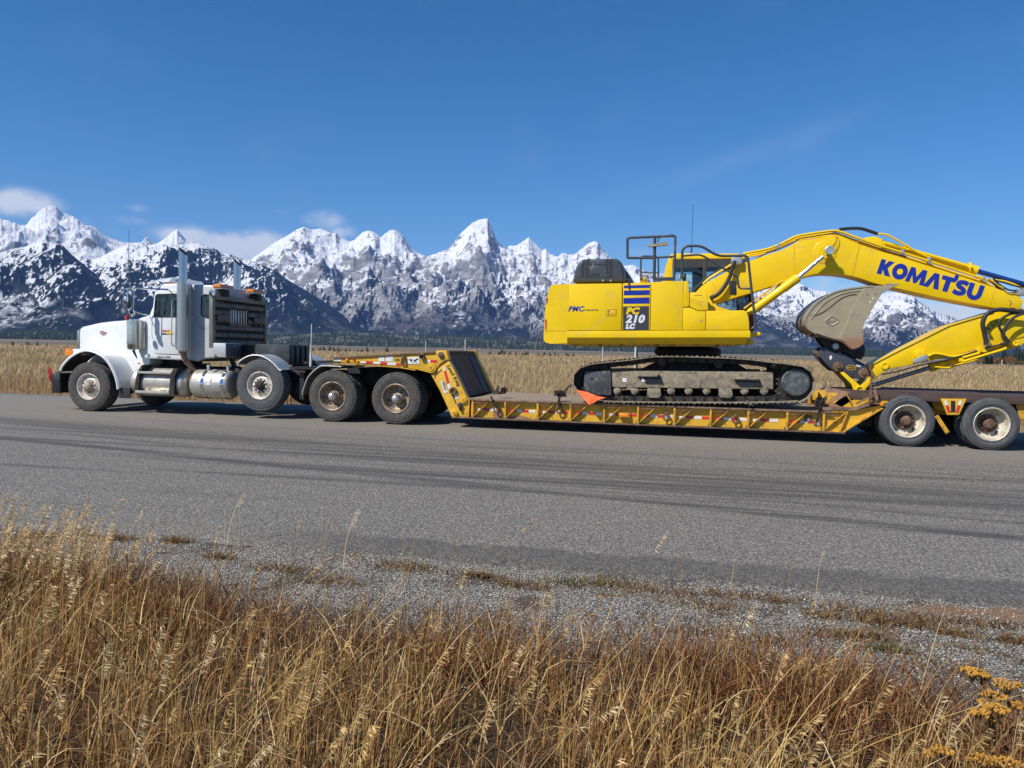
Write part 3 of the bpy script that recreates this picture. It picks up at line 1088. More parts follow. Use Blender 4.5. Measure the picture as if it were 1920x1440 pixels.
def nuts(mb, rad, n, y, r=0.013, h=0.03, ph=0.0):
    for k in range(n):
        a = 2 * PI * (k + ph) / n
        c = Vector((rad * math.cos(a), y, rad * math.sin(a)))
        mb.cyl(c, c + Vector((0, -h, 0)), r, r * 0.8, 6)


def holes(rad, n, y, r, oval=1.0, ph=0.0):
    out = []
    for k in range(n):
        mb = MB()
        out.append(mb)
        a = 2 * PI * (k + ph) / n
        c = Vector((rad * math.cos(a), y, rad * math.sin(a)))
        tx, rd = Vector((-math.sin(a), 0, math.cos(a))), Vector((math.cos(a), 0, math.sin(a)))
        vs = [c + tx * (r * oval * math.cos(2 * PI * j / 12)) + rd * (r * math.sin(2 * PI * j / 12)) for j in range(12)]
        top = [mb.bm.verts.new(v) for v in vs]
        mb.bm.faces.new(top)
    return out


def wheel(parent, X, Z, Y, Rt, kind_, far=False, name='wheel'):
    """one wheel: tyre (two on a dual axle), rim with its hand holes, hub"""
    root = bpy.data.objects.new(name, None)
    root.empty_display_size = 0.1
    COL.objects.link(root)
    root.parent = parent
    root.location = Vector((X, Y, Z)) - world_loc(parent)
    org = Vector((X, Y, Z))
    wd = {'steer': 0.37, 'lift': 0.37, 'drive': 0.275, 'trailer': 0.25}[kind_]
    rr = {'steer': 0.292, 'lift': 0.292, 'drive': 0.296, 'trailer': 0.29}[kind_]
    rub = M_rub2 if kind_ in ('lift', 'trailer') else M_rub
    sh = lambda mb: shift(mb, org)
    sh(tyre_mesh(Rt, rr, wd, kind_ in ('drive', 'steer'))).build('tyre', rub, root, smooth=28)
    if kind_ in ('drive', 'trailer'):
        t2 = tyre_mesh(Rt, rr, wd, kind_ == 'drive')
        shift(t2, (0, wd + 0.05, 0))
        sh(t2).build('tyre', rub, root, smooth=28)
    if far:
        d = MB()
        d.lathe([(0.0, 0.06), (rr * 0.5, 0.05), (rr * 0.55, 0.10), (rr - 0.01, 0.10), (rr, 0.03)], (X, Y, Z), 'Y', 32)
        d.build('brake_drum', M_grease, root)
        return root
    rim, hub = MB(), MB()
    if kind_ in ('steer', 'lift'):
        rim.lathe([(rr - 0.004, 0.034), (rr + 0.004, 0.008), (rr - 0.006, 0.002), (rr - 0.016, 0.006), (rr - 0.026, 0.03), (rr - 0.034, 0.075), (rr - 0.046, 0.09),
                   (0.205, 0.078), (0.175, 0.052), (0.16, 0.046), (0.11, 0.046), (0.0, 0.046)], (0, 0, 0), 'Y', 64)
        nuts(hub, 0.142, 10, 0.047, 0.016, 0.035, 0.25)
        if kind_ == 'steer':
            hub.lathe([(0.115, 0.05), (0.105, 0.0), (0.092, -0.03), (0.075, -0.05), (0.05, -0.062), (0.0, -0.066)], (0, 0, 0), 'Y', 32)
            hm = M_rimb
        else:
            hub.lathe([(0.112, 0.05), (0.10, 0.02), (0.07, 0.01), (0.066, -0.04), (0.05, -0.055), (0.0, -0.058)], (0, 0, 0), 'Y', 32)
            hm = M_grease
        # pressed spokes between the nuts
        sp = MB()
        for k in range(10):
            a = 2 * PI * (k + 0.75) / 10
            c0 = Vector((0.118 * math.cos(a), 0.046, 0.118 * math.sin(a)))
            c1 = Vector((0.172 * math.cos(a), 0.046, 0.172 * math.sin(a)))
            sp.tube([c0, c1], [0.026, 0.012], 8)
        sh(sp).build('spoke_ring', M_hub, root, 40)
        hl = holes(0.192, 10, 0.0655, 0.0125, 1.0, 0.25)
        rm = M_hub
    elif kind_ == 'drive':
        rim.lathe([(rr - 0.004, 0.034), (rr + 0.006, 0.006), (rr - 0.006, 0.0), (rr - 0.018, 0.006), (rr - 0.028, 0.03), (rr - 0.04, 0.09), (rr - 0.05, 0.15),
                   (rr - 0.075, 0.172), (0.15, 0.185), (0.13, 0.18), (0.0, 0.18)], (0, 0, 0), 'Y', 64)
        nuts(hub, 0.14, 10, 0.18, 0.016, 0.045)
        hub.lathe([(0.118, 0.185), (0.112, 0.10), (0.085, 0.085), (0.080, 0.03)], (0, 0, 0), 'Y', 28)
        cap = MB()
        cap.lathe([(0.080, 0.04), (0.079, -0.02), (0.07, -0.048), (0.05, -0.07), (0.02, -0.08), (0.0, -0.081)], (0, 0, 0), 'Y', 28)
        sh(cap).build('hub_cap', M_zinc, root, 50)
        hl = holes(0.205, 8, 0.168, 0.020, 1.0, 0.3)
        hm, rm = M_rimb, M_rimb
    else:
        rim.lathe([(rr - 0.004, 0.034), (rr + 0.006, 0.006), (rr - 0.004, 0.0), (rr - 0.014, 0.006), (rr - 0.024, 0.03), (rr - 0.03, 0.10), (rr - 0.05, 0.18),
                   (0.19, 0.215), (0.155, 0.222), (0.15, 0.215), (0.0, 0.215)], (0, 0, 0), 'Y', 64)
        nuts(hub, 0.128, 10, 0.19, 0.017, 0.05)
        hub.lathe([(0.10, 0.215), (0.095, 0.13), (0.07, 0.115), (0.066, 0.06), (0.05, 0.055), (0.0, 0.052)], (0, 0, 0), 'Y', 24)
        rg = MB()
        rg.lathe([(0.165, 0.212), (0.158, 0.185), (0.115, 0.185), (0.105, 0.21)], (0, 0, 0), 'Y', 32)
        sh(rg).build('brake_drum_face', M_rust, root)
        hl = holes(0.212, 2, 0.193, 0.022, 1.9, 0.75)
        hm, rm = M_rust, M_rimw
    sh(rim).build('rim', rm, root, 50)
    sh(hub).build('hub', hm, root, 40)
    for h_ in hl:
        sh(h_).build('hand_hole', M_black, root, 0)
    return root


# ------------------------------------------------------------------ semi truck
TC = W + 1.25
truck = thing('semi_truck', 'white heavy haul truck tractor with twin chrome exhaust stacks and a long hood', 'truck', (-9.6, TC, 0.0))
WHEELS = []
STX, LFX, D1X, D2X = -12.67, -8.51, -6.87, -5.49
for X, Z, Rt, kd in ((STX, 0.548, 0.548, 'steer'), (LFX, 0.70, 0.553, 'lift'), (D1X, 0.535, 0.535, 'drive'), (D2X, 0.532, 0.532, 'drive')):
    wheel(truck, X, Z, W, Rt, kd)
    ww = 0.37 if kd in ('steer', 'lift') else 0.60
    wheel(truck, X, Z, W + 2.5 - ww, Rt, kd, far=True)


def ringsec(x, hw, zb, zt, r, yc=TC):
    """one cross-section of the hood: flat sides, rounded shoulders"""
    out = [Vector((x, yc - hw, zb)), Vector((x, yc - hw, zt - r))]
    for k in range(1, 6):
        a = PI / 2 * k / 5
        out.append(Vector((x, yc - hw + r * (1 - math.cos(a)) , zt - r + r * math.sin(a))))
    out.append(Vector((x, yc, zt + 0.02)))
    m = [Vector((v.x, 2 * yc - v.y, v.z)) for v in out[:-1]]
    return out + m[::-1]


def hood():
    secs = []
    for px, py, hw, zb in ((150, 617, 0.60, 1.02), (156, 612, 0.605, 1.02), (187, 605, 0.64, 0.95), (212, 602, 0.67, 0.9), (240, 600, 0.70, 0.66), (262, 597.5, 0.73, 0.70), (284, 594, 0.80, 1.1)):
        v = at(px, py, TC - hw + 0.06)
        secs.append(ringsec(v.x, hw, zb, v.z, 0.11))
    h = MB().loft(secs).build('hood', M_white, truck, 40)
    v = at(193.5, 624, TC - 0.655)
    em = MB()
    em.bm.verts.ensure_lookup_table()
    ring = [Vector((v.x + 0.085 * math.cos(a), v.y + 0.0, v.z + 0.038 * math.sin(a))) for a in [2 * PI * i / 24 for i in range(24)]]
    em.loft([[p + Vector((0, 0.03, 0)) for p in ring], [p + Vector((0, -0.012, 0)) for p in ring]])
    em.build('emblem', M_redl, h)
    rim = MB().tube([p + Vector((0, -0.012, 0)) for p in ring], 0.005, 5, closed=True)
    rim.build('emblem_trim', M_chrome, h)
    text('emblem_lettering', 'Peterbilt', M_wht, h, (v.x - 0.066, v.y - 0.014, v.z - 0.012), 0.036, 0.0, 0.25, 0.0004)
    g = MB()
    a, b = at(147.5, 618, TC - 0.6), at(146.5, 655, TC - 0.6)
    g.loft([[Vector((a.x - 0.05, TC - 0.56, b.z)), Vector((a.x - 0.05, TC - 0.56, a.z - 0.06)), Vector((a.x - 0.05, TC + 0.56, a.z - 0.06)), Vector((a.x - 0.05, TC + 0.56, b.z))],
            [Vector((a.x - 0.03, TC - 0.61, b.z)), Vector((a.x - 0.03, TC - 0.61, a.z - 0.02)), Vector((a.x - 0.03, TC + 0.61, a.z - 0.02)), Vector((a.x - 0.03, TC + 0.61, b.z))],
            [Vector((a.x + 0.03, TC - 0.612, b.z)), Vector((a.x + 0.03, TC - 0.612, a.z)), Vector((a.x + 0.03, TC + 0.612, a.z)), Vector((a.x + 0.03, TC + 0.612, b.z))]])
    g.build('grille', M_polish, truck, 40)
    m_ = at(261, 680.6, TC - 0.74)
    ml = MB().lathe([(0.045, 0.02), (0.042, -0.008), (0.02, -0.018), (0, -0.02)], (m_.x, TC - 0.735, m_.z), 'Y', 16)
    for vtx in ml.bm.verts:
        vtx.co.z = m_.z + (vtx.co.z - m_.z) * 0.6
    ml.build('side_marker', M_amber, truck)


hood()


def front_end():
    lip = [(113.5, 694), (116, 688.5), (120, 682), (131, 670.5), (144, 662), (156, 657.8), (169, 657.5), (181, 661.5), (195, 670), (206, 684), (214, 700), (219, 716), (221, 729)]
    for name, y0, y1 in (('fender', W - 0.03, TC - 0.66), ('fender', TC + 0.66, W + 2.53)):
        L = [p for p in xz(lip, W - 0.03)]
        L = [(p.x, p.z) for p in smooth_line([Vector((x, 0, z)) for x, z in L], 4)]
        mb = MB()
        mb.strip(L, y0, y1, -0.03)
        # rolled edge along the wheel opening
        ye = y0 if y0 < TC else y1
        mb.tube([Vector((x, ye, z - 0.012)) for x, z in L], 0.022, 8)
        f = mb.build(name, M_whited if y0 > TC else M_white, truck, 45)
        MB().strip([(x + (0.01 if x > STX else -0.01) * 0, z - 0.034) for x, z in L], y0 + 0.06 if y0 < TC else y0, y1 if y0 < TC else y1 - 0.06, -0.012).build('fender_liner', M_hose, f, 45)
        fl = MB().strip([(x, z - 0.035) for x, z in L], min(ye, ye + (0.05 if y0 < TC else -0.05)) + 0.0, max(ye, ye + (0.05 if y0 < TC else -0.05)), -0.02)
        fl.build('fender_flare', M_hose, f, 45)
    a, b = at(221, 729, W), at(242, 747, W)
    MB().box(a.x, b.x, W + 0.03, W + 0.06, b.z, a.z + 0.03, 0.01).build('mud_flap', M_hose, truck)
    # headlamp pods with amber turn lamps
    for s in (-1, 1):
        y0 = W + 0.10 if s < 0 else W + 2.15
        p, q = at(136, 654, W + 0.1), at(157, 666, W + 0.1)
        pod = MB().box(p.x, q.x, y0, y0 + 0.25, q.z, p.z, 0.03, 3).build('headlight', M_whited, truck)
        l, h = at(122, 653, W + 0.1), at(136.5, 668, W + 0.1)
        MB().prism([(l.x, l.z), (l.x + 0.10, l.z - 0.01), (h.x, (l.z + h.z) / 2), (l.x + 0.09, h.z + 0.01), (l.x + 0.01, h.z)], y0 - 0.01, y0 + 0.20, 0.02, 2).build('turn_signal', M_amber, pod)
    a, b = at(100.5, 699, W + 0.12), at(117, 737, W + 0.12)
    bp = MB().box(a.x, b.x, W + 0.06, W + 2.44, b.z, a.z, 0.025)
    bp.build('bumper', M_black, truck)
    c, d = at(107, 697, W + 0.05), at(114, 714, W + 0.05)
    MB().box(c.x, d.x, W + 0.02, W + 0.058, d.z, c.z, 0.01).build('bumper_bracket', M_dark, truck)


front_end()


def cab():
    Y0, Y1 = TC - 0.93, TC + 0.93
    out = xz([(259, 597), (279, 591), (300.5, 536.5), (305, 532.5), (352, 529.5), (352, 676), (264, 672.5), (259, 660)], Y0)
    c = MB().prism(out, Y0, Y1, 0.05, 3).build('cab', M_white, truck, 40)
    # roof cap rising to the crown
    a, b = at(303, 533, TC), at(352, 529, TC)
    MB().loft([[Vector((a.x + 0.1, TC - 0.6, a.z - 0.02)), Vector((a.x + 0.3, TC - 0.5, a.z + 0.07)), Vector((a.x + 0.3, TC + 0.5, a.z + 0.07)), Vector((a.x + 0.1, TC + 0.6, a.z - 0.02))],
               [Vector((b.x, TC - 0.7, b.z - 0.05)), Vector((b.x, TC - 0.55, b.z + 0.06)), Vector((b.x, TC + 0.55, b.z + 0.06)), Vector((b.x, TC + 0.7, b.z - 0.05))]]).build('roof_cap', M_white, truck, 50)
    # windscreen
    f0, f1 = at(279, 589, Y0), at(299.5, 539, Y0)
    w = MB()
    dv = Vector((f1.x - f0.x, 0, f1.z - f0.z)).normalized()
    nrm = Vector((-dv.z, 0, dv.x)) * 0.012
    q0, q1 = Vector((f0.x, 0, f0.z)) + dv * 0.06 + nrm, Vector((f0.x, 0, f0.z)) + dv * 0.52 + nrm
    w.poly([Vector((q0.x, Y0 + 0.08, q0.z)), Vector((q0.x, Y1 - 0.08, q0.z)), Vector((q1.x, Y1 - 0.1, q1.z)), Vector((q1.x, Y0 + 0.1, q1.z))])
    w.build('windscreen', M_darkglass, truck, 0)
    # door with its window and mouldings
    D0 = Y0 - 0.016
    d = MB().prism(xz([(284, 597), (290.5, 547), (294, 544.5), (334, 543), (334, 664.5), (293, 663), (287, 659), (284.5, 650)], D0), D0, Y0 + 0.02, 0.008, 2)
    door = d.build('door', M_white, truck, 40)
    MB().tube([Vector((x, D0 + 0.012, z)) for x, z in xz([(286, 594), (287, 655), (292, 663), (333, 665)], D0)], 0.006, 5).build('door_seal', M_dark, door)
    wn = xz([(289, 593.4), (292.5, 555), (294.5, 552.2), (334, 551), (334, 593)], D0)
    MB().prism(wn, D0 - 0.004, D0 + 0.01).build('window', M_darkglass, door, 0)
    wf = [Vector((x, D0 - 0.004, z)) for x, z in xz([(289, 593.4), (292.5, 555), (294.5, 552.2), (334, 551), (334, 593.4)], D0)]
    MB().tube(wf, 0.012, 6, closed=True).build('window_frame', M_black, door)
    v0, v1 = xz([(308, 594), (313, 552)], D0)
    MB().bar((v0[0], D0 - 0.006, v0[1]), (v1[0], D0 - 0.006, v1[1]), 0.012, 0.03).build('vent_bar', M_black, door)
    # steering wheel and wiper lines seen behind the pane are left to the reflections
    g = MB().tube(round_poly([Vector((x, D0 - dy, z)) for (x, z), dy in zip(xz([(330, 560), (324, 560.5), (322.5, 566), (321.5, 642), (323, 648), (329, 650)], D0 - 0.07), (0.0, 0.07, 0.07, 0.07, 0.07, 0.0))], 0.06), 0.014, 8)
    g.build('grab_handle', M_polish, truck)
    # decals on the door and sill
    dc = at(313.5, 623, D0)
    MB().loft([[Vector((dc.x + 0.125 * math.cos(a), D0 - dy, dc.z + 0.125 * math.sin(a))) for a in [2 * PI * i / 28 for i in range(28)]] for dy in (0.0, 0.0025)]).build('company_badge', M_wht, door, 0)
    text('badge_lettering', 'SHAZU', M_red, door, (dc.x - 0.125, D0 - 0.006, dc.z + 0.005), 0.072, 0.0, 0.0, 0.002)
    lg = MB().box(dc.x - 0.13, dc.x + 0.13, D0 - 0.006, D0 - 0.003, dc.z - 0.055, dc.z - 0.02)
    lg.build('badge_bar', M_char, door, 0)
    MB().prism([(dc.x - 0.02, dc.z - 0.04), (dc.x + 0.14, dc.z - 0.04), (dc.x + 0.14, dc.z + 0.0), (dc.x + 0.10, dc.z + 0.0), (dc.x + 0.10, dc.z + 0.045), (dc.x + 0.06, dc.z + 0.045), (dc.x + 0.05, dc.z + 0.0), (dc.x - 0.02, dc.z - 0.02)],
               D0 - 0.010, D0 - 0.0075).build('badge_picture', M_yel, door, 0)
    ul = at(294.5, 671, Y0)
    text('registration_lettering', 'USDOT 563043', M_char, c, (ul.x, Y0 - 0.004, ul.z), 0.062, 0.02, 0.0, 0.0, 1.05, sx=0.8)
    gs = at(279, 666.5, Y0)
    MB().box(gs.x - 0.025, gs.x + 0.025, Y0 - 0.004, Y0 - 0.001, gs.z - 0.035, gs.z + 0.03).build('permit_sticker', mat('green_sticker', (0.02, 0.22, 0.17), 0.4), c, 0)
    # sleeper box behind the stack
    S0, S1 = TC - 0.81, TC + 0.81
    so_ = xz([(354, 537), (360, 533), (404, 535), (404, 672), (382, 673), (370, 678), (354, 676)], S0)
    sl = MB().prism(so_, S0, S1, 0.06, 3).build('sleeper', mat('shade_grey_sleeper_paint', (0.56, 0.57, 0.58), 0.4, var=0.06, dirt=DUST, damt=0.3, dscale=2.5, coat=0.2), truck, 40)  # white paint greyed to stand in for shade on the sleeper, plus dust
    wn = [(p.x, p.z) for p in round_poly([Vector((x, 0, z)) for x, z in xz([(384, 553), (396.5, 554), (396.5, 596), (378, 592), (378.5, 555), (385, 553)], S0)], 0.05)]
    MB().prism(wn, S0 - 0.012, S0 + 0.01).build('window', M_darkglass, sl, 0)
    MB().tube([Vector((x, S0 - 0.012, z)) for x, z in wn], 0.014, 6, closed=True).build('window_frame', M_black, sl)
    # sun visor strip, roof work lamp, air horn on the roof
    v = at(302, 534, Y0 + 0.1)
    lm = at(301, 533, Y0 + 0.05)
    MB().lathe([(0.0, 0.04), (0.05, 0.02), (0.065, -0.03), (0.062, -0.05), (0.0, -0.045)], (lm.x, Y0 + 0.06, lm.z + 0.0), 'X', 20).build('work_lamp', M_polish, truck)
    hn = at(312, 527, TC - 0.4)
    MB().lathe([(0.07, -0.35), (0.045, -0.3), (0.022, -0.15), (0.02, 0.15), (0.03, 0.2), (0.0, 0.21)], (hn.x + 0.1, TC - 0.4, hn.z - 0.0), 'X', 16).build('air_horn', M_polish, truck)
    for dy in (-0.5, -0.25, 0.0, 0.25, 0.5):
        MB().prism([(hn.x + 0.05, hn.z - 0.06), (hn.x + 0.2, hn.z - 0.06), (hn.x + 0.17, hn.z + 0.0), (hn.x + 0.1, hn.z + 0.0)], TC + dy - 0.04, TC + dy + 0.04, 0.012).build('roof_marker', M_amber, truck)
    # aerials
    m = at(239.5, 598, TC - 0.95)
    t_ = at(242, 430, TC - 0.95)
    MB().tube([m, t_], [0.008, 0.004], 6).build('antenna', M_dark, truck)


M_darkglass, _t, _b = new_mat('dark_window_glass')
_n = _t.noise(_t.n('ShaderNodeNewGeometry').outputs['Position'], 9.0, 4, 0.6)
_t.l.new(_t.mix(_t.ramp(_n, 0.45, 0.7), (0.006, 0.010, 0.011), (0.02, 0.05, 0.052)), _b.inputs['Base Color'])
_b.inputs['Roughness'].default_value = 0.06
_b.inputs['Specular IOR Level'].default_value = 0.75
cab()


def uv_tube(mb_name, c0, c1, r, parent, n=40, cells=0.017):
    """heat shield: cylinder with UVs laid out in hole pitches"""
    c0, c1 = Vector(c0), Vector(c1)
    me = bpy.data.meshes.new(mb_name)
    bm = bmesh.new()
    uvl = bm.loops.layers.uv.new('holes')
    L = (c1 - c0).length
    rows = []
    for z in (0, 1):
        rows.append([bm.verts.new(c0 + (c1 - c0) * z + Vector((r * math.cos(2 * PI * k / n), r * math.sin(2 * PI * k / n), 0)) - world_loc(parent)) for k in range(n)])
    for k in range(n):
        f = bm.faces.new((rows[0][k], rows[0][(k + 1) % n], rows[1][(k + 1) % n], rows[1][k]))
        u0, u1 = 2 * PI * r * k / n / cells, 2 * PI * r * (k + 1) / n / cells
        for lp, uv in zip(f.loops, ((u0, 0), (u1, 0), (u1, L / cells), (u0, L / cells))):
            lp[uvl].uv = uv
        f.smooth = True
    bm.to_mesh(me)
    bm.free()
    me.materials.append(M_shield)
    o = bpy.data.objects.new(mb_name, me)
    COL.objects.link(o)
    o.parent = parent
    return o


def stacks():
    for s in (0, 1):
        Y = TC - 1.06 if s == 0 else TC + 1.06
        base = at(340, 657, TC - 1.06)
        mid = at(343, 532, TC - 1.06)
        top = at(346, 464, TC - 1.06)
        X = mid.x
        r = 0.088
        st = bpy.data.objects.new('exhaust_stack', None)
        COL.objects.link(st)
        st.parent = truck
        st.location = Vector((X, Y, base.z)) - truck.location
        uv_tube('heat_shield', (X, Y, base.z), (X, Y, mid.z), 0.122, st)
        MB().lathe([(0.122, 0.0), (0.10, -0.01), (0.10, 0.0)], (X, Y, mid.z), 'Z', 32).build('shield_collar', M_polish, st)
        # chrome pipe with its mitred mouth
        n = 40
        mb = MB()
        lo = [Vector((X + r * math.cos(2 * PI * k / n), Y + r * math.sin(2 * PI * k / n), base.z - 0.02)) for k in range(n)]
        hi = [Vector((v.x, v.y, top.z - 0.17 * (0.5 + 0.5 * math.cos(2 * PI * k / n)))) for k, v in enumerate(lo)]
        inn = [Vector((X + (v.x - X) * 0.93, Y + (v.y - Y) * 0.93, v.z - 0.004)) for v in hi]
        mb.loft([lo, hi], cap=False)
        mb.build('chrome_pipe', mat('stack_chrome', (0.50, 0.50, 0.51), 0.2, 1.0, var=0.04), st, 60)
        mb = MB()
        deep = [Vector((v.x, v.y, v.z - 0.5)) for v in inn]
        mb.loft([hi, inn, deep])
        mb.build('pipe_mouth', M_grease, st, 60)
        # elbow under the shield
        pts = [(340, 655), (340, 668), (341.5, 678), (349, 690), (358, 702.5), (365, 712)]
        el = [at(x, y, Y if s == 0 else TC - 1.06) for x, y in pts]
        el = smooth_line([Vector((p.x, Y + 0.08 * i, p.z)) if s == 0 else Vector((p.x, Y - 0.08 * i, p.z)) for i, p in enumerate(el)], 5)
        MB().tube(el, 0.062, 14).build('exhaust_elbow', mat('scorched_pipe', (0.33, 0.225, 0.16), 0.45, 0.5, var=0.15, dirt=(0.18, 0.12, 0.08), damt=0.3), st, 60)


stacks()


def air_cleaner():
    for s in (-1, 1):
        Y = TC - 1.0 if s < 0 else TC + 1.0
        p, q = at(250, 597, TC - 1.0), at(250, 656, TC - 1.0)
        ac = MB().lathe([(0.0, p.z + 0.01), (0.10, p.z + 0.005), (0.135, p.z - 0.02), (0.135, p.z - 0.09), (0.142, p.z - 0.095), (0.142, p.z - 0.125), (0.135, p.z - 0.13),
                         (0.135, q.z + 0.16), (0.141, q.z + 0.155), (0.141, q.z + 0.13), (0.135, q.z + 0.125), (0.13, q.z + 0.02), (0.10, q.z), (0.0, q.z - 0.002)], (p.x, Y, 0), 'Z', 40)
        a = ac.build('air_cleaner', M_polish, truck, 40)
        c, d = at(268, 601, TC - 0.93), at(268, 655, TC - 0.93)
        ys = Y + 0.04 if s < 0 else Y - 0.04
        MB().lathe([(0.0, c.z), (0.07, c.z - 0.01), (0.075, c.z - 0.05), (0.075, d.z + 0.03), (0.06, d.z), (0, d.z)], (c.x, ys, 0), 'Z', 24).build('intake_lobe', M_alu, a)
        e, f = at(250, 657, TC - 1.0), at(257, 672, TC - 1.0)
        MB().tube([e, (e + f) / 2, f], [0.03, 0.022, 0.01], 8).build('drain_spout', M_dark, a)
        hp = [at(x, y, TC - 0.9) for x, y in ((257, 590), (266, 589), (274, 594), (277, 603), (276, 615))]
        if s < 0:
            MB().tube(smooth_line(hp, 5), 0.018, 8).build('intake_hose', M_hose, a)


air_cleaner()


def mirrors():
    for s in (-1, 1):
        Ym = TC - 1.38 if s < 0 else TC + 1.38
        P = lambda x, y: Vector((at(x, y, TC - 1.38).x, Ym, at(x, y, TC - 1.38).z))
        inn = Vector((at(316, 543, TC - 0.95).x, TC + s * 0.95, at(316, 543, TC - 0.95).z))
        mb = MB()
        mb.tube([P(233, 541), P(252, 540), Vector((P(300, 541).x, TC + s * 1.1, P(300, 541).z)), inn], 0.012, 8)
        mb.tube([P(233, 541), P(232, 546), P(231.5, 580), P(234, 582)], 0.010, 6)
        mb.tube([P(251, 541), P(250, 582)], 0.012, 6)
        mb.tube([P(241, 582), P(250, 583), Vector((at(279, 592, TC - 0.95).x, TC + s * 0.95, at(279, 592, TC - 0.95).z))], 0.010, 6)
        br = mb.build('mirror_bracket', M_polish, truck)
        c = P(242, 563)
        MB().box(c.x - 0.02, c.x + 0.02, Ym - 0.055, Ym + 0.055, P(242, 579).z, P(242, 544).z, 0.012, 2).build('mirror_head', M_polish, br)
        g = MB()
        g.poly([(c.x + 0.0235, Ym - 0.043, P(242, 577).z), (c.x + 0.0235, Ym + 0.043, P(242, 577).z), (c.x + 0.0235, Ym + 0.043, P(242, 546).z), (c.x + 0.0235, Ym - 0.043, P(242, 546).z)])
        g.build('mirror_glass', M_polish, br, 0)
        v = P(248, 587)
        MB().lathe([(0.0, -0.05), (0.06, -0.04), (0.085, 0.0), (0.08, 0.01), (0.0, 0.02)], v, 'X', 24).build('convex_mirror', M_polish, br)
        r_ = P(238.5, 595.5)
        if s < 0:
            MB().lathe([(0.0, 0.055), (0.04, 0.05), (0.05, 0.02), (0.05, -0.03), (0.035, -0.05), (0.0, -0.055)], r_, 'Z', 18).build('signal_lamp', M_redl, br)


mirrors()


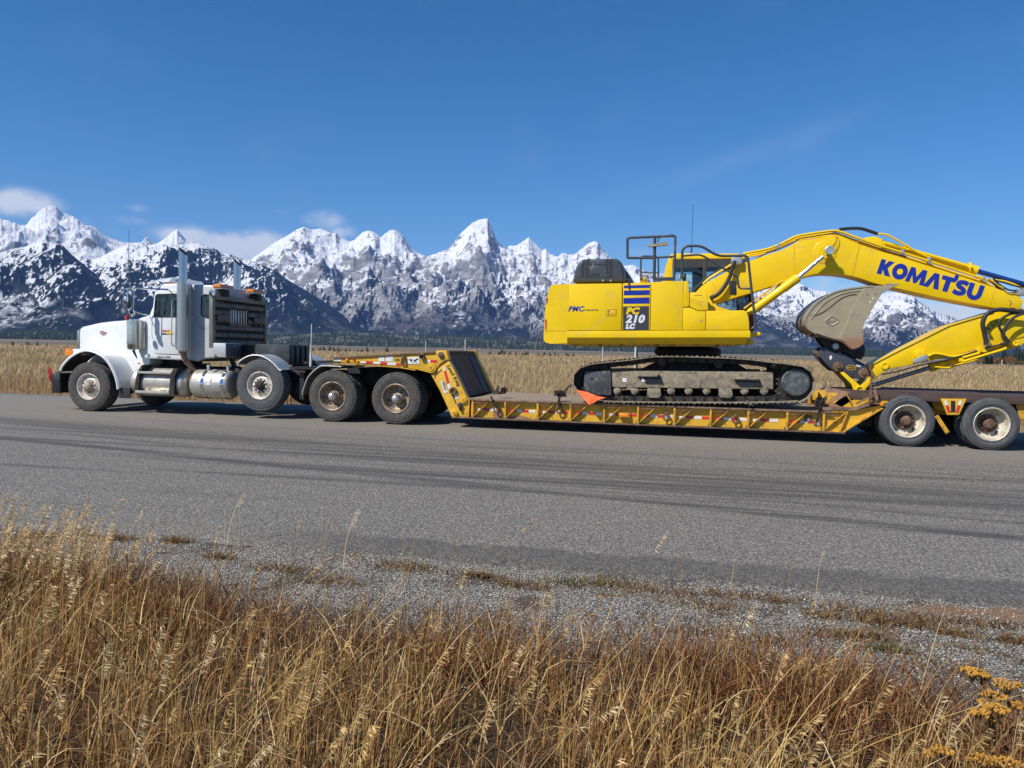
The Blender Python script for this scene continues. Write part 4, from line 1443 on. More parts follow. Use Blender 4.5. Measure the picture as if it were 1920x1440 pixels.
def headache_rack():
    Yn, Yf = TC - 1.13, TC + 1.13
    v = at(397.5, 552, Yn)
    X = v.x
    zt = v.z
    zb = at(397.5, 648, Yn).z
    mb = MB()
    for y in (Yn, Yf - 0.10):
        mb.box(X - 0.07, X + 0.02, y, y + 0.10, zb - 0.05, zt, 0.008)
    mb.box(X - 0.06, X + 0.03, Yn + 0.1, Yf - 0.1, zt - 0.10, zt + 0.0, 0.01)
    rk = mb.build('headache_rack', mat('dull_rack_aluminium', (0.20, 0.185, 0.165), 0.5, 0.35, var=0.15, dirt=(0.12, 0.10, 0.08), damt=0.3), truck)
    # horizontal channel boards with recessed joints
    n = 6
    hb = (zt - 0.12 - zb) / n
    bm_ = mat('rack_board_aluminium', (0.15, 0.13, 0.11), 0.5, 0.35, var=0.25, vscale=5, dirt=(0.09, 0.075, 0.06), damt=0.4, dscale=5)
    w0, w1 = TC - 0.42, TC + 0.32
    for i in range(n):
        z0 = zb + i * hb
        if i in (3, 4):
            segs = ((Yn + 0.1, w0), (w1, Yf - 0.1))
        else:
            segs = ((Yn + 0.1, Yf - 0.1),)
        for a, b in segs:
            o = MB()
            o.prism([(X - 0.03, z0 + 0.012), (X + 0.0, z0 + 0.03), (X + 0.0, z0 + hb - 0.05), (X - 0.045, z0 + hb - 0.012)], a, b)
            o.build('board', bm_, rk, 30)
    z0, z1 = zb + 3 * hb, zb + 5 * hb
    for i in range(7):
        y = w0 + (w1 - w0) * (i + 0.5) / 7
        MB().box(X - 0.05, X - 0.02, y - 0.022, y + 0.022, z0, z1, 0.004).build('louver', M_alu if i > 2 else M_whited, rk)
    MB().box(X - 0.01, X + 0.025, w0 - 0.06, w1 + 0.04, z0 - 0.05, z0 - 0.002, 0.006).build('window_sill', bm_, rk)
    MB().box(X - 0.075, X - 0.062, Yn + 0.12, Yf - 0.12, zb, zt - 0.1).build('backing_sheet', M_grease, rk)
    for y in (Yn + 0.38, Yf - 0.38):
        zc = zb + 3.7 * hb
        MB().box(X + 0.0, X + 0.05, y - 0.24, y + 0.24, zc - 0.06, zc + 0.07, 0.008).build('lamp_tray', bm_, rk)
    MB().tube(smooth_line([Vector((X + 0.03, TC - 0.62, zb + 3.4 * hb)), Vector((X + 0.035, TC - 0.55, zb + 2.2 * hb)), Vector((X + 0.03, TC - 0.5, zb + 0.4 * hb))], 6), 0.008, 6).build('cable', M_hose, rk)
    # beacons on brackets at either end of the top
    for s, px0, px1, py, y in ((0, 404, 435, 536, TC - 0.72), (1, 457.5, 486, 546, TC + 0.62)):
        z = zt
        b_ = MB().box(X - 0.10, X + 0.10, y - 0.10, y + 0.10, z - 0.02, z + 0.13, 0.01).build('beacon_bracket', M_grease, rk)
        bc = MB()
        bc.box(X - 0.09, X + 0.11, y - 0.24, y + 0.24, z + 0.135, z + 0.16, 0.01)
        bc.build('beacon_base', M_wht, rk)
        MB().prism([(X - 0.10, z + 0.162), (X + 0.12, z + 0.162), (X + 0.09, z + 0.235), (X - 0.07, z + 0.235)], y - 0.26, y + 0.26, 0.02, 2).build('beacon', M_amber, rk)
    for y in (Yn - 0.02, Yf + 0.02):
        MB().lathe([(0.0, -0.06), (0.05, -0.05), (0.065, 0.0), (0.06, 0.02), (0.0, 0.01)], (X + 0.02, y, zt + 0.03), 'X', 20).build('work_lamp', M_dark, rk)
        MB().lathe([(0.056, 0.021), (0.0, 0.023)], (X + 0.02, y, zt + 0.03), 'X', 20).build('lamp_glass', M_polish, rk)
    # tread plate toolbox under the rack
    a, b = at(401, 643, Yn + 0.02), at(424, 670, Yn + 0.02)
    MB().prism([(a.x, a.z), (b.x, a.z), (b.x, b.z), (a.x + 0.10, b.z), (a.x - 0.02, b.z + 0.12)], Yn + 0.0, Yn + 0.62, 0.008).build('tool_box', M_tread, truck)
    MB().box(b.x - 0.0, b.x + 0.012, Yn + 0.01, Yn + 0.6, b.z + 0.01, a.z - 0.01, 0.004).build('tool_box_door', M_dark, truck)
    MB().box(b.x - 0.3, b.x + 0.5, Yn + 0.7, Yf - 0.3, b.z - 0.05, a.z - 0.05, 0.02).build('battery_box', M_black, truck)


headache_rack()


def chassis():
    zt = 1.02
    mb = MB()
    for s in (-1, 1):
        mb.box(-13.2, -4.75, TC + s * 0.43 - 0.04, TC + s * 0.43 + 0.04, zt - 0.28, zt, 0.01)
    for x in (-12.0, -10.6, -9.4, -7.7, -6.2, -4.9):
        mb.box(x - 0.05, x + 0.05, TC - 0.39, TC + 0.39, zt - 0.24, zt - 0.05)
    mb.build('chassis_frame', M_grease, truck)
    for X, Z in ((STX, 0.5), (LFX, 0.66), (D1X, 0.53), (D2X, 0.53)):
        MB().tube([(X, W + 0.3, Z), (X, W + 2.2, Z)], 0.09, 12).build('axle', M_grease, truck)
        MB().lathe([(0.0, -0.22), (0.12, -0.2), (0.2, -0.05), (0.2, 0.05), (0.12, 0.2), (0.0, 0.22)], (X, TC, Z), 'X', 20).build('differential', M_grease, truck)
    for X in (LFX + 0.1, D1X, D2X):
        for s in (-1, 1):
            MB().lathe([(0.0, 0.0), (0.13, 0.0), (0.15, 0.06), (0.13, 0.14), (0.15, 0.2), (0.12, 0.26), (0, 0.26)], (X + 0.35, TC + s * 0.43, 0.5), 'Z', 20).build('air_spring', M_hose, truck)
    MB().box(-12.3, -10.9, TC - 0.36, TC + 0.36, 0.5, 1.3, 0.05).build('engine', M_grease, truck)
    MB().box(-10.8, -9.6, TC - 0.3, TC + 0.3, 0.45, 0.95, 0.08).build('gearbox', M_grease, truck)
    MB().tube([(-9.6, TC, 0.68), (D1X, TC, 0.6)], 0.06, 12).build('drive_shaft', M_grease, truck)
    # fuel tanks with straps, steps in front of the first
    for s in (-1, 1):
        Y = W + 0.37 if s < 0 else W + 2.13
        l, r_ = at(257, 718, W + 0.37).x, at(360, 718, W + 0.37).x
        zc = at(300, 718, W + 0.06).z
        t1 = MB().lathe([(0.0, 0.0), (0.15, 0.004), (0.26, 0.03), (0.30, 0.08), (0.31, 0.12), (0.31, r_ - l - 0.12), (0.30, r_ - l - 0.08), (0.26, r_ - l - 0.03), (0.15, r_ - l - 0.004), (0, r_ - l)],
                        (l, Y, zc), 'X', 40).build('fuel_tank', M_alu, truck, 50)
        l2, r2 = at(366, 722, W + 0.37).x, at(441, 722, W + 0.37).x
        zc2 = at(400, 722, W + 0.06).z
        t2 = MB().lathe([(0.0, 0.0), (0.15, 0.004), (0.26, 0.03), (0.305, 0.08), (0.315, 0.12), (0.315, r2 - l2 - 0.10), (0.30, r2 - l2 - 0.06), (0.27, r2 - l2 - 0.02), (0.16, r2 - l2 - 0.004), (0, r2 - l2)],
                        (l2, Y, zc2), 'X', 40).build('fuel_tank', M_alu, truck, 50)
        for px in (378, 415):
            xs = at(px, 722, W + 0.06).x
            MB().lathe([(0.316, -0.035), (0.322, -0.034), (0.322, 0.034), (0.316, 0.035)], (xs, Y, zc2), 'X', 40).build('tank_strap', M_polish, t2, 50)
            MB().box(xs - 0.03, xs + 0.03, Y - 0.08, Y - 0.02, zc2 + 0.30, zc2 + 0.42, 0.006).build('strap_bolt', M_zinc, t2)
        cp = at(404, 697, W + 0.25)
        MB().lathe([(0.06, 0.0), (0.06, 0.035), (0.03, 0.05), (0.0, 0.05)], (cp.x, Y - 0.12, zc2 + 0.28), 'Z', 18).build('filler_cap', M_alu, t2)
        st = at(390, 716, W + 0.06)
        MB().box(st.x - 0.05, st.x + 0.06, Y - 0.3195, Y - 0.3155, zc2 + 0.0, zc2 + 0.09).build('tank_label', M_wht, t2, 0) if s < 0 else None
        # step assembly
        ys = Y - 0.36 if s < 0 else Y + 0.36
        yb = Y - 0.05 if s < 0 else Y + 0.05
        y0, y1 = min(ys, yb), max(ys, yb)
        A = lambda x, y: (at(x, y, W + 0.02).x, at(x, y, W + 0.02).z)
        MB().prism([A(252, 737), A(254, 715), A(258, 698), A(266, 684), A(270, 684), A(263, 700), A(259, 737)], y0, y1).build('step_plate', M_grease, truck)
        MB().prism([A(317, 739), A(320, 700), A(326, 691), A(334, 690), A(328, 705), A(327, 741)], y0, y1).build('step_plate', M_grease, truck)
        for (xa, xb, ya, yb2) in ((260, 322, 696, 702), (254.5, 317.5, 731.8, 739)):
            p, q = A(xa, ya), A(xb, yb2)
            MB().box(p[0], q[0], y0 - 0.012, y0 + 0.22 if s < 0 else y1 + 0.012, q[1], p[1] + 0.0, 0.006).build('step', M_alu, truck)
    # rear deck: boxes, mudguards, deck plate, fifth wheel
    a, b = at(479, 645, W + 0.8), at(542.5, 683, W + 0.8)
    bx = MB().box(a.x, b.x, W + 0.8, W + 1.75, b.z - 0.02, a.z, 0.012).build('winch_box', mat('faded_black_steel', (0.045, 0.05, 0.058), 0.5, 0.2, var=0.25, vscale=3, dirt=(0.11, 0.11, 0.11), damt=0.3), truck)
    for i in range(4):
        MB().box(b.x, b.x + 0.03, W + 0.83 + i * 0.24, W + 0.88 + i * 0.24, b.z, a.z - 0.01, 0.004).build('box_rib', M_black, bx)
    MB().box(a.x - 0.35, a.x - 0.01, W + 0.75, W + 2.1, b.z, b.z + 0.22, 0.02).build('deck_locker', M_black, truck)
    p, q = at(549, 689, W + 0.3), at(598, 692, W + 0.3)
    dp = MB().box(p.x, q.x, W + 0.15, W + 2.35, p.z - 0.03, p.z, 0.004)
    dp.build('deck_plate', M_grease, truck)
    for i in range(14):
        x = p.x + (q.x - p.x) * (i + 0.5) / 14
        MB().box(x - 0.012, x + 0.012, W + 0.15, W + 2.35, p.z + 0.001, p.z + 0.02).build('grating_bar', M_dark, truck)
    for s in (-1, 1):
        arcp = xz([(445, 684), (449, 678), (456, 672.5), (466.5, 667.5), (478, 665.8), (490.5, 667.5), (503, 674), (514, 682.5), (524, 693.5), (528, 694)], W + 0.02)
        L = [(v.x, v.z) for v in smooth_line([Vector((x, 0, z)) for x, z in arcp], 3)]
        y0, y1 = (W + 0.02, W + 0.58) if s < 0 else (W + 1.92, W + 2.48)
        mg = MB().strip(L, y0, y1, -0.012)
        mg.tube([Vector((x, y0 if s < 0 else y1, z)) for x, z in L], 0.014, 6)
        mg.build('mudguard', M_tread, truck, 45)
        arcp = xz([(567, 741), (568, 733), (570.6, 725), (576, 710), (585, 698.5), (596, 689.5), (606, 685.8), (640, 687.5)], W + 0.02)
        L = [(v.x, v.z) for v in smooth_line([Vector((x, 0, z)) for x, z in arcp], 3)]
        mg = MB().strip(L, y0, y1, -0.012)
        mg.tube([Vector((x, y0 if s < 0 else y1, z)) for x, z in L], 0.014, 6)
        mg.build('mudguard', M_alu, truck, 45)
    c, d = at(582.5, 687, W + 0.25), at(584.5, 607, W + 0.25)
    e = at(583, 664, W + 0.25)
    MB().tube([c, e, e + Vector((0, 0, 0.002)), d], [0.028, 0.028, 0.012, 0.010], 10).build('marker_pole', M_pole, truck)
    MB().prism([(-6.75, 1.02), (-5.45, 1.02), (-5.3, 1.06), (-5.45, 1.12), (-6.6, 1.12)], TC - 0.45, TC + 0.45, 0.02).build('fifth_wheel', M_grease, truck)
    MB().box(-6.9, -5.2, TC - 0.5, TC + 0.5, 0.78, 1.02).build('suspension_beam', M_grease, truck)
    f = at(560, 722, W + 0.3)
    MB().box(-7.75, -7.65, W + 0.3, W + 0.9, 0.42, 0.98).build('bracket_plate', M_black, truck)
    MB().prism(xz([(650, 690), (672, 690), (676, 700), (654, 700)], W + 0.1), W + 0.1, W + 0.5).build('bracket_plate', M_black, truck)


chassis()

# red warning flag at the bumper corner
fl = xz([(89, 688), (91.5, 690), (104, 722), (100, 724), (93, 711)], W + 0.1)
fo = MB()
ya = W + 0.12
vs = []
for (x, z), dy in zip(fl, (0.0, 0.02, 0.05, 0.02, -0.04)):
    vs.append(Vector((x, ya + dy, z)))
fo.loft([vs, [v + Vector((0.006, 0.008, 0)) for v in vs]])
o = fo.build('flag', M_flagr, None, 0)
tag(o, 'small red warning flag at the truck bumper corner', 'flag')
MB().tube([at(103, 721, ya), at(107.5, 729.5, ya), at(110, 733, ya)], 0.006, 6).build('flag_staff', M_zinc, o)

# ------------------------------------------------------------------ lowboy trailer
TRC = W + 1.3
trailer = thing('lowboy_trailer', 'yellow drop deck lowboy trailer carrying the excavator', 'trailer', (0.0, TRC, 0.0))
for X in (4.085, 5.43):
    wheel(trailer, X, 0.455, W, 0.455, 'trailer')
    wheel(trailer, X, 0.455, W + 2.05, 0.455, 'trailer', far=True)

DT = 0.585          # deck top
WEB = W + 0.10      # face of the side web, ribs stand proud of it out to W


def both(fn):
    for s in (0, 1):
        fn(s, (lambda y: y) if s == 0 else (lambda y: 2 * TRC - y))


def gooseneck():
    beam = xz([(625, 671), (720, 665.8), (816, 660), (820, 657.3), (831, 656.6), (837, 657.5), (841.5, 674.5), (826, 684.5), (818.5, 691), (814, 697.5), (807.5, 700.3),
               (799, 697.5), (779, 692.3), (754, 687.8), (675, 681), (625, 678)], W + 0.06)
    arm = xz([(827, 686.5), (842, 676.5), (857, 705), (874, 741.5), (880.5, 750), (879, 784), (848, 784), (842, 770), (825, 733), (808, 702), (816, 699), (820.5, 692)], W + 0.06)

    def one(s, m):
        y0, y1 = sorted((m(W + 0.06), m(W + 0.24)))
        b = MB().prism(beam, y0, y1, 0.008, 2).build('gooseneck_beam', M_tyel, trailer, 30)
        a = MB().prism(arm, y0, y1, 0.008, 2).build('gooseneck_arm', M_tyel, trailer, 30)
        f = m(W + 0.06)
        sg = -1 if s == 0 else 1
        # top flange of the beam, rust brown
        tl = xz([(623, 670), (720, 664.8), (816, 659)], W + 0.06)
        MB().strip(tl, min(f + sg * 0.03, m(W + 0.28)), max(f + sg * 0.03, m(W + 0.28)), 0.03).build('beam_flange', M_rust, b, 30)
        bl = xz([(640, 679.5), (675, 681.8), (754, 688.6), (779, 693)], W + 0.06)
        MB().strip(bl, min(f + sg * 0.015, m(W + 0.26)), max(f + sg * 0.015, m(W + 0.26)), 0.02).build('beam_flange', M_tyel2, b, 30)
        for par, x, y, r, mt in ((b, 809.5, 690, 0.105, M_tyel), (b, 827, 665.6, 0.06, M_rust), (a, 869.7, 750, 0.075, M_tyel), (a, 852, 774.6, 0.075, M_tyel)):
            c = at(x, y, W + 0.06)
            o = lambda d: f + sg * d
            mb = MB().lathe([(r, 0.0), (r, sg * 0.03), (r * 0.93, sg * 0.04), (r * 0.6, sg * 0.04), (r * 0.57, sg * 0.055), (r * 0.2, sg * 0.055), (r * 0.18, sg * 0.03), (0, sg * 0.03)], (c.x, f, c.z), 'Y', 28)
            mb.build('pivot_pin', mt, par, 40)
        for lst in ([(838, 674), (826, 682), (822, 687)], [(828, 693), (816, 704), (815, 709)]):
            MB().tube([Vector((x, f, z)) for x, z in xz(lst, W + 0.06)], 0.011, 5).build('weld_seam', M_rust, a)
        if s == 0:
            yy = W + 0.056
            strip = [((676, 677), (686, 681)), ((686, 677), (699.5, 682)), ((699.5, 678), (713, 682.5)), ((713, 678.8), (726, 683.6)), ((726, 679.5), (742.5, 684.5)), ((742.5, 681), (753, 685.3)),
                     ((799.5, 674.8), (807, 679.6)), ((807, 674.8), (819.5, 679.6)), ((626, 672.8), (640, 677.2))]
            for i, ((xa, ya), (xb, yb)) in enumerate(strip):
                red = i in (1, 3, 5, 7)
                p = xz([(xa, ya), (xb, ya + 0.35 * (xb - xa) / 12), (xb, yb), (xa, yb - 0.35 * (xb - xa) / 12)], yy)
                MB().prism(p, yy - 0.003, yy + 0.003).build('red_tape' if red else 'white_tape', M_red if red else M_wht, b, 0)
            for quad in ([(710, 669.3), (721, 668.8), (721, 677.5), (710, 677.5)], [(723.5, 667.5), (737, 667.3), (737, 678), (723.5, 677.5)]):
                MB().prism(xz(quad, yy), yy - 0.003, yy + 0.003).build('white_tape', M_wht, b, 0)
            # cow skin pattern plate
            pl = MB().prism(xz([(765, 670), (786, 669), (786.5, 682.5), (764.5, 682.5)], yy), yy - 0.006, yy + 0.003, 0.003).build('sign_plate', M_wht, b, 0)
            for blob in ([(766.5, 672), (770, 674), (772, 672.5), (774, 676), (771.5, 678), (769, 676.5)], [(776, 673), (778.5, 675), (781, 672.5), (784.5, 672), (783.5, 675), (780.5, 676), (779, 679), (776.5, 679.5)],
                         [(780.5, 679), (782, 678.6), (782, 680.6), (780.5, 681)], [(773, 679.3), (774.5, 679), (774.5, 680.5), (773, 680.7)]):
                MB().prism(xz(blob, yy), yy - 0.009, yy - 0.0065).build('plate_mark', M_black, pl, 0)
            c = at(739.5, 677, yy)
            text('unit_number', '183', M_char, b, (c.x, yy - 0.002, c.z), 0.075, 0.03, 0, 0.001)
            for x, y, mt, r in ((651, 675, M_amber, 0.036), (664, 674.5, M_redl, 0.022), (671, 678, M_amber, 0.02)):
                c = at(x, y, yy)
                MB().lathe([(r * 1.2, 0.0), (r, -0.02), (r * 0.6, -0.035), (0, -0.038)], (c.x, yy, c.z), 'Y', 18).build('marker_lamp', mt, b)
            # tie ring and pipe end
            c = at(757.5, 673, yy)
            tr = MB().tube([Vector((c.x + 0.045 * math.cos(q) , yy - 0.03, c.z - 0.05 + 0.075 * math.sin(q))) for q in [2 * PI * i / 20 for i in range(20)]], 0.018, 8, closed=True)
            tr.box(c.x - 0.035, c.x + 0.035, yy - 0.05, yy + 0.01, c.z - 0.005, c.z + 0.06, 0.01)
            tr.build('tie_ring', M_rust, b)
            c = at(792.5, 668.5, yy)
            MB().lathe([(0.055, 0.02), (0.055, -0.07), (0.042, -0.07), (0.04, 0.0), (0, 0.0)], (c.x, yy, c.z), 'Y', 20).build('pipe_stub', M_rust, b)
            # arm markings
            tq = [(830, 688), (833.6, 686.6), (836, 694.5), (832, 696)], [(832, 696), (836, 694.5), (842.8, 718.5), (838.6, 720.2)], [(838.6, 720.2), (842.8, 718.5), (846.2, 727.5), (842, 730)]
            for i, q in enumerate(tq):
                MB().prism(xz(q, yy), yy - 0.003, yy + 0.003).build('red_tape' if i == 1 else 'white_tape', M_red if i == 1 else M_wht, a, 0)
            q = [(826, 715), (832, 713.5), (839.5, 735.5), (833, 738)]
            sp = MB().prism(xz(q, yy), yy - 0.004, yy + 0.003).build('dealer_plate', M_wht, a, 0)
            p0, p1 = at(828.6, 715.5, yy), at(834.5, 737, yy)
            text('dealer_lettering', 'DIESSLIN', M_char, sp, (p0.x + 0.004, yy - 0.006, p0.z), 0.058, math.atan2(p1.z - p0.z, p1.x - p0.x), 0.15, 0.001, sx=0.8)
            p0, p1 = at(837.0, 685.5, yy), at(860, 727, yy)
            text('maker_lettering', 'Load King', M_char, a, (p0.x, yy - 0.004, p0.z), 0.105, math.atan2(p1.z - p0.z, p1.x - p0.x), 0.2, 0.001, 1.12)
            sl = xz([(845.5, 737), (848, 736), (856, 757), (854.5, 757.5)], yy)
            MB().prism(sl, yy - 0.003, yy + 0.003).build('latch_slot', M_black, a, 0)
            MB().prism(xz([(850.5, 740), (855.5, 738.5), (860, 746.5), (854.5, 749)], yy), yy - 0.004, yy + 0.003).build('white_tape', M_wht, a, 0)
            c = at(850, 733, yy)
            MB().tube([Vector((c.x + 0.06 * math.cos(q), yy - 0.03, c.z + 0.06 * math.sin(q))) for q in [2 * PI * i / 20 for i in range(20)]], 0.022, 8, closed=True).build('tie_ring', M_rust, a)
            c, d = at(863, 759, yy), at(865, 770, yy)
            MB().lathe([(0, -0.07), (0.045, -0.06), (0.05, 0.0), (0, 0.0)], (c.x, yy, c.z), 'Y', 18).build('air_coupling', M_dark, a)
            MB().tube([c + Vector((0, -0.04, -0.03)), d + Vector((0, -0.03, 0))], 0.028, 10).build('air_fitting', M_grease, a)
    both(one)
    # slanting plate between the arms
    pl = xz([(839, 659), (875, 743.5)], W + 0.26)
    (xa, za), (xb, zb) = pl
    d = Vector((xb - xa, 0, zb - za)).normalized()
    n = Vector((-d.z, 0, d.x))
    if n.x < 0:
        n = -n
    t = MB()
    q = [Vector((xa, 0, za)) - n * 0.02, Vector((xb, 0, zb)) - n * 0.02, Vector((xb, 0, zb)) - n * 0.06, Vector((xa, 0, za)) - n * 0.06]
    t.prism([(v.x, v.z) for v in q], W + 0.20, 2 * TRC - W - 0.20)
    p = t.build('slant_plate', M_rustd, trailer, 0)
    for y0, y1 in ((W + 0.20, W + 0.62), (2 * TRC - W - 0.80, 2 * TRC - W - 0.2)):
        t = MB()
        q = [Vector((xa, 0, za)) - n * 0.005 + d * 0.1, Vector((xb, 0, zb)) - n * 0.005, Vector((xb, 0, zb)) - n * 0.0199, Vector((xa, 0, za)) - n * 0.0199 + d * 0.1]
        t.prism([(v.x, v.z) for v in q], y0, y1)
        t.build('wear_strip', mat('blued_worn_steel', (0.022, 0.023, 0.031), 0.6, 0.1, var=0.2), p, 0)
    MB().box(xa - 0.16, xa + 0.02, W + 0.24, 2 * TRC - W - 0.24, za - 0.035, za + 0.012, 0.01).build('cross_head', M_rustd, trailer)
    tx0 = at(640, 672, TRC).x
    MB().prism([(tx0 - 0.4, 1.23), (xa - 0.3, za - 0.11), (xa - 0.3, za - 0.17), (tx0 - 0.4, 1.17)], W + 0.3, 2 * TRC - W - 0.3).build('gooseneck_plate', M_grease, trailer)
    MB().prism([(xa - 0.5, za - 0.1), (xa - 0.08, za - 0.1), (xb - 0.16, 0.28), (xb - 0.35, 0.28)], W + 0.5, 2 * TRC - W - 0.5).build('hydraulic_housing', M_grease, trailer)
    MB().tube([(xa - 0.9, TRC, za - 0.35), (xb - 0.25, TRC, 0.5)], 0.09, 14).build('lift_cylinder', M_grease, trailer)


gooseneck()

RIBS = [885, 946, 1007, 1068.5, 1132, 1195.5, 1264, 1332, 1403, 1476, 1545]
X0 = at(879, 775, W).x + 0.02
X1 = at(1545, 790, W).x + 0.12


def deck():
    def side(s, m):
        f = lambda a, b: sorted((m(a), m(b)))
        wb = MB().box(X0, X1, *f(WEB, WEB + 0.02), 0.215, DT - 0.035)
        web = wb.build('side_web', M_tyel, trailer, 0)
        lp = MB().box(X0 - 0.03, X1, *f(W - 0.005, W + 0.12), DT - 0.035, DT, 0.006)
        lip = lp.build('side_rail', mat('worn_brown_rail', (0.27, 0.18, 0.125), 0.7, 0.2, var=0.25, dirt=RUST, damt=0.4, dscale=10, bump=0.2), trailer)
        MB().box(X0 - 0.33, X1 + 0.25, *f(W + 0.0, W + 0.16), 0.185, 0.212, 0.005).build('bottom_flange', M_rust, trailer)
        for px in RIBS:
            x = at(px, 775, W).x
            r = MB().box(x - 0.012, x + 0.024, *f(W + 0.005, WEB - 0.001), 0.214, DT - 0.037, 0.004)
            rb = r.build('rib', M_tyel2, trailer)
            MB().bar((x + 0.02, m(W + 0.055), 0.235), (x + 0.315, m(W + 0.055), DT - 0.06), 0.085, 0.016).build('brace', M_tyel2, rb)
            MB().box(x + 0.026, x + 0.32, *f(W + 0.01, W + 0.03), DT - 0.085, DT - 0.068, 0.003).build('brace_rail', M_rust, rb)
            MB().box(x - 0.03, x + 0.045, *f(W + 0.012, WEB - 0.002), 0.213, 0.262, 0.004).build('foot', M_rust, rb)
            if s == 0:
                MB().tube([(x + 0.20, W - 0.01, 0.40), (x + 0.24, W + 0.07, 0.36)], 0.007, 6).build('lock_pin', M_rust, rb)
        if s == 0:
            yy = WEB - 0.003
            for i, px in enumerate(RIBS[:-1]):
                x = at(px, 775, W).x + 0.06
                n = 4
                st = (RIBS[i + 1] - px) / 63.0 * 0.59
                for k in range(3 if i in (0, 8) else 4):
                    a = x + 0.02 + k * st * 0.225
                    red = (k + i) % 2 == 1
                    zz = 0.372
                    MB().box(a, a + st * 0.222, yy - 0.002, yy + 0.0025, zz - 0.025, zz + 0.025).build('red_tape' if red else 'white_tape', M_red if red else M_wht, web, 0)
            # worn-through rust patches and plates
            for pts in ([(925, 768), (938, 767), (941, 785), (926, 783)], [(956, 780), (977, 779), (994, 786), (961, 785.5)]):
                q = [(p.x, p.z) for p in smooth_line([Vector((x, 0, z)) for x, z in xz(pts + pts[:1], WEB)], 4)][:-1]
                MB().prism(q, WEB - 0.002, WEB + 0.003).build('rust_patch', M_bucketr, web, 0)
            for px, py in ((1515, 785), (1534, 793)):
                c = at(px, py, WEB)
                pt = MB().box(c.x - 0.07, c.x + 0.07, WEB - 0.012, WEB - 0.0005, c.z - 0.055, c.z + 0.07, 0.004).build('rust_plate', M_rust, web)
                text('plate_mark', 'C', M_wht, pt, (c.x - 0.02, WEB - 0.015, c.z - 0.04), 0.07, 0, 0, 0.002)
            c = at(1171, 778.5, WEB)
            lm = MB().box(c.x - 0.105, c.x + 0.105, W + 0.02, WEB - 0.001, c.z - 0.05, c.z + 0.05, 0.02, 2).build('lamp_guard', M_tyel2, web)
            MB().box(c.x - 0.075, c.x + 0.075, W + 0.005, W + 0.03, c.z - 0.03, c.z + 0.03, 0.012, 2).build('side_marker', M_amber, lm)
            for px, py, r in ((932.5, 766, 0.05), (1049.5, 767, 0.055), (1189, 780, 0.0), (1249, 781, 0.05), (1378.5, 786, 0.05), (1248.5, 781, 0.0)):
                if not r:
                    continue
                c = at(px, py, WEB)
                y = W + 0.02
                tr = MB().tube([Vector((c.x + r * math.cos(q), y, c.z + 1.25 * r * math.sin(q))) for q in [2 * PI * i / 18 for i in range(18)]], 0.017, 8, closed=True)
                tr.box(c.x - 0.03, c.x + 0.03, y - 0.02, WEB - 0.001, c.z + r * 0.9, c.z + r * 0.9 + 0.05, 0.008)
                tr.build('tie_ring', M_rust, web)
    both(side)
    # timber deck, plank by plank
    n = 13
    ya, yb = W + 0.125, 2 * TRC - W - 0.125
    pw = (yb - ya) / n
    for i in range(n):
        y = ya + i * pw
        dz = random.uniform(-0.004, 0.006)
        x0 = X0 - 0.02 + random.uniform(-0.03, 0.0)
        mb = MB().box(x0, X1 + random.uniform(-0.02, 0.03), y + 0.006, y + pw - 0.006, DT - 0.045, DT + 0.004 + dz, 0.004, 1)
        mb.build('plank', M_wood, trailer)
    for i in range(12):
        x = X0 + (X1 - X0) * (i + 0.5) / 12
        MB().box(x - 0.04, x + 0.04, WEB + 0.022, 2 * TRC - WEB - 0.022, 0.25, DT - 0.05).build('cross_member', M_grease, trailer)
    for y in (TRC - 0.45, TRC + 0.45):
        MB().box(X0 - 0.2, X1 + 0.2, y - 0.09, y + 0.09, 0.2, DT - 0.05).build('main_beam', M_grease, trailer)


deck()


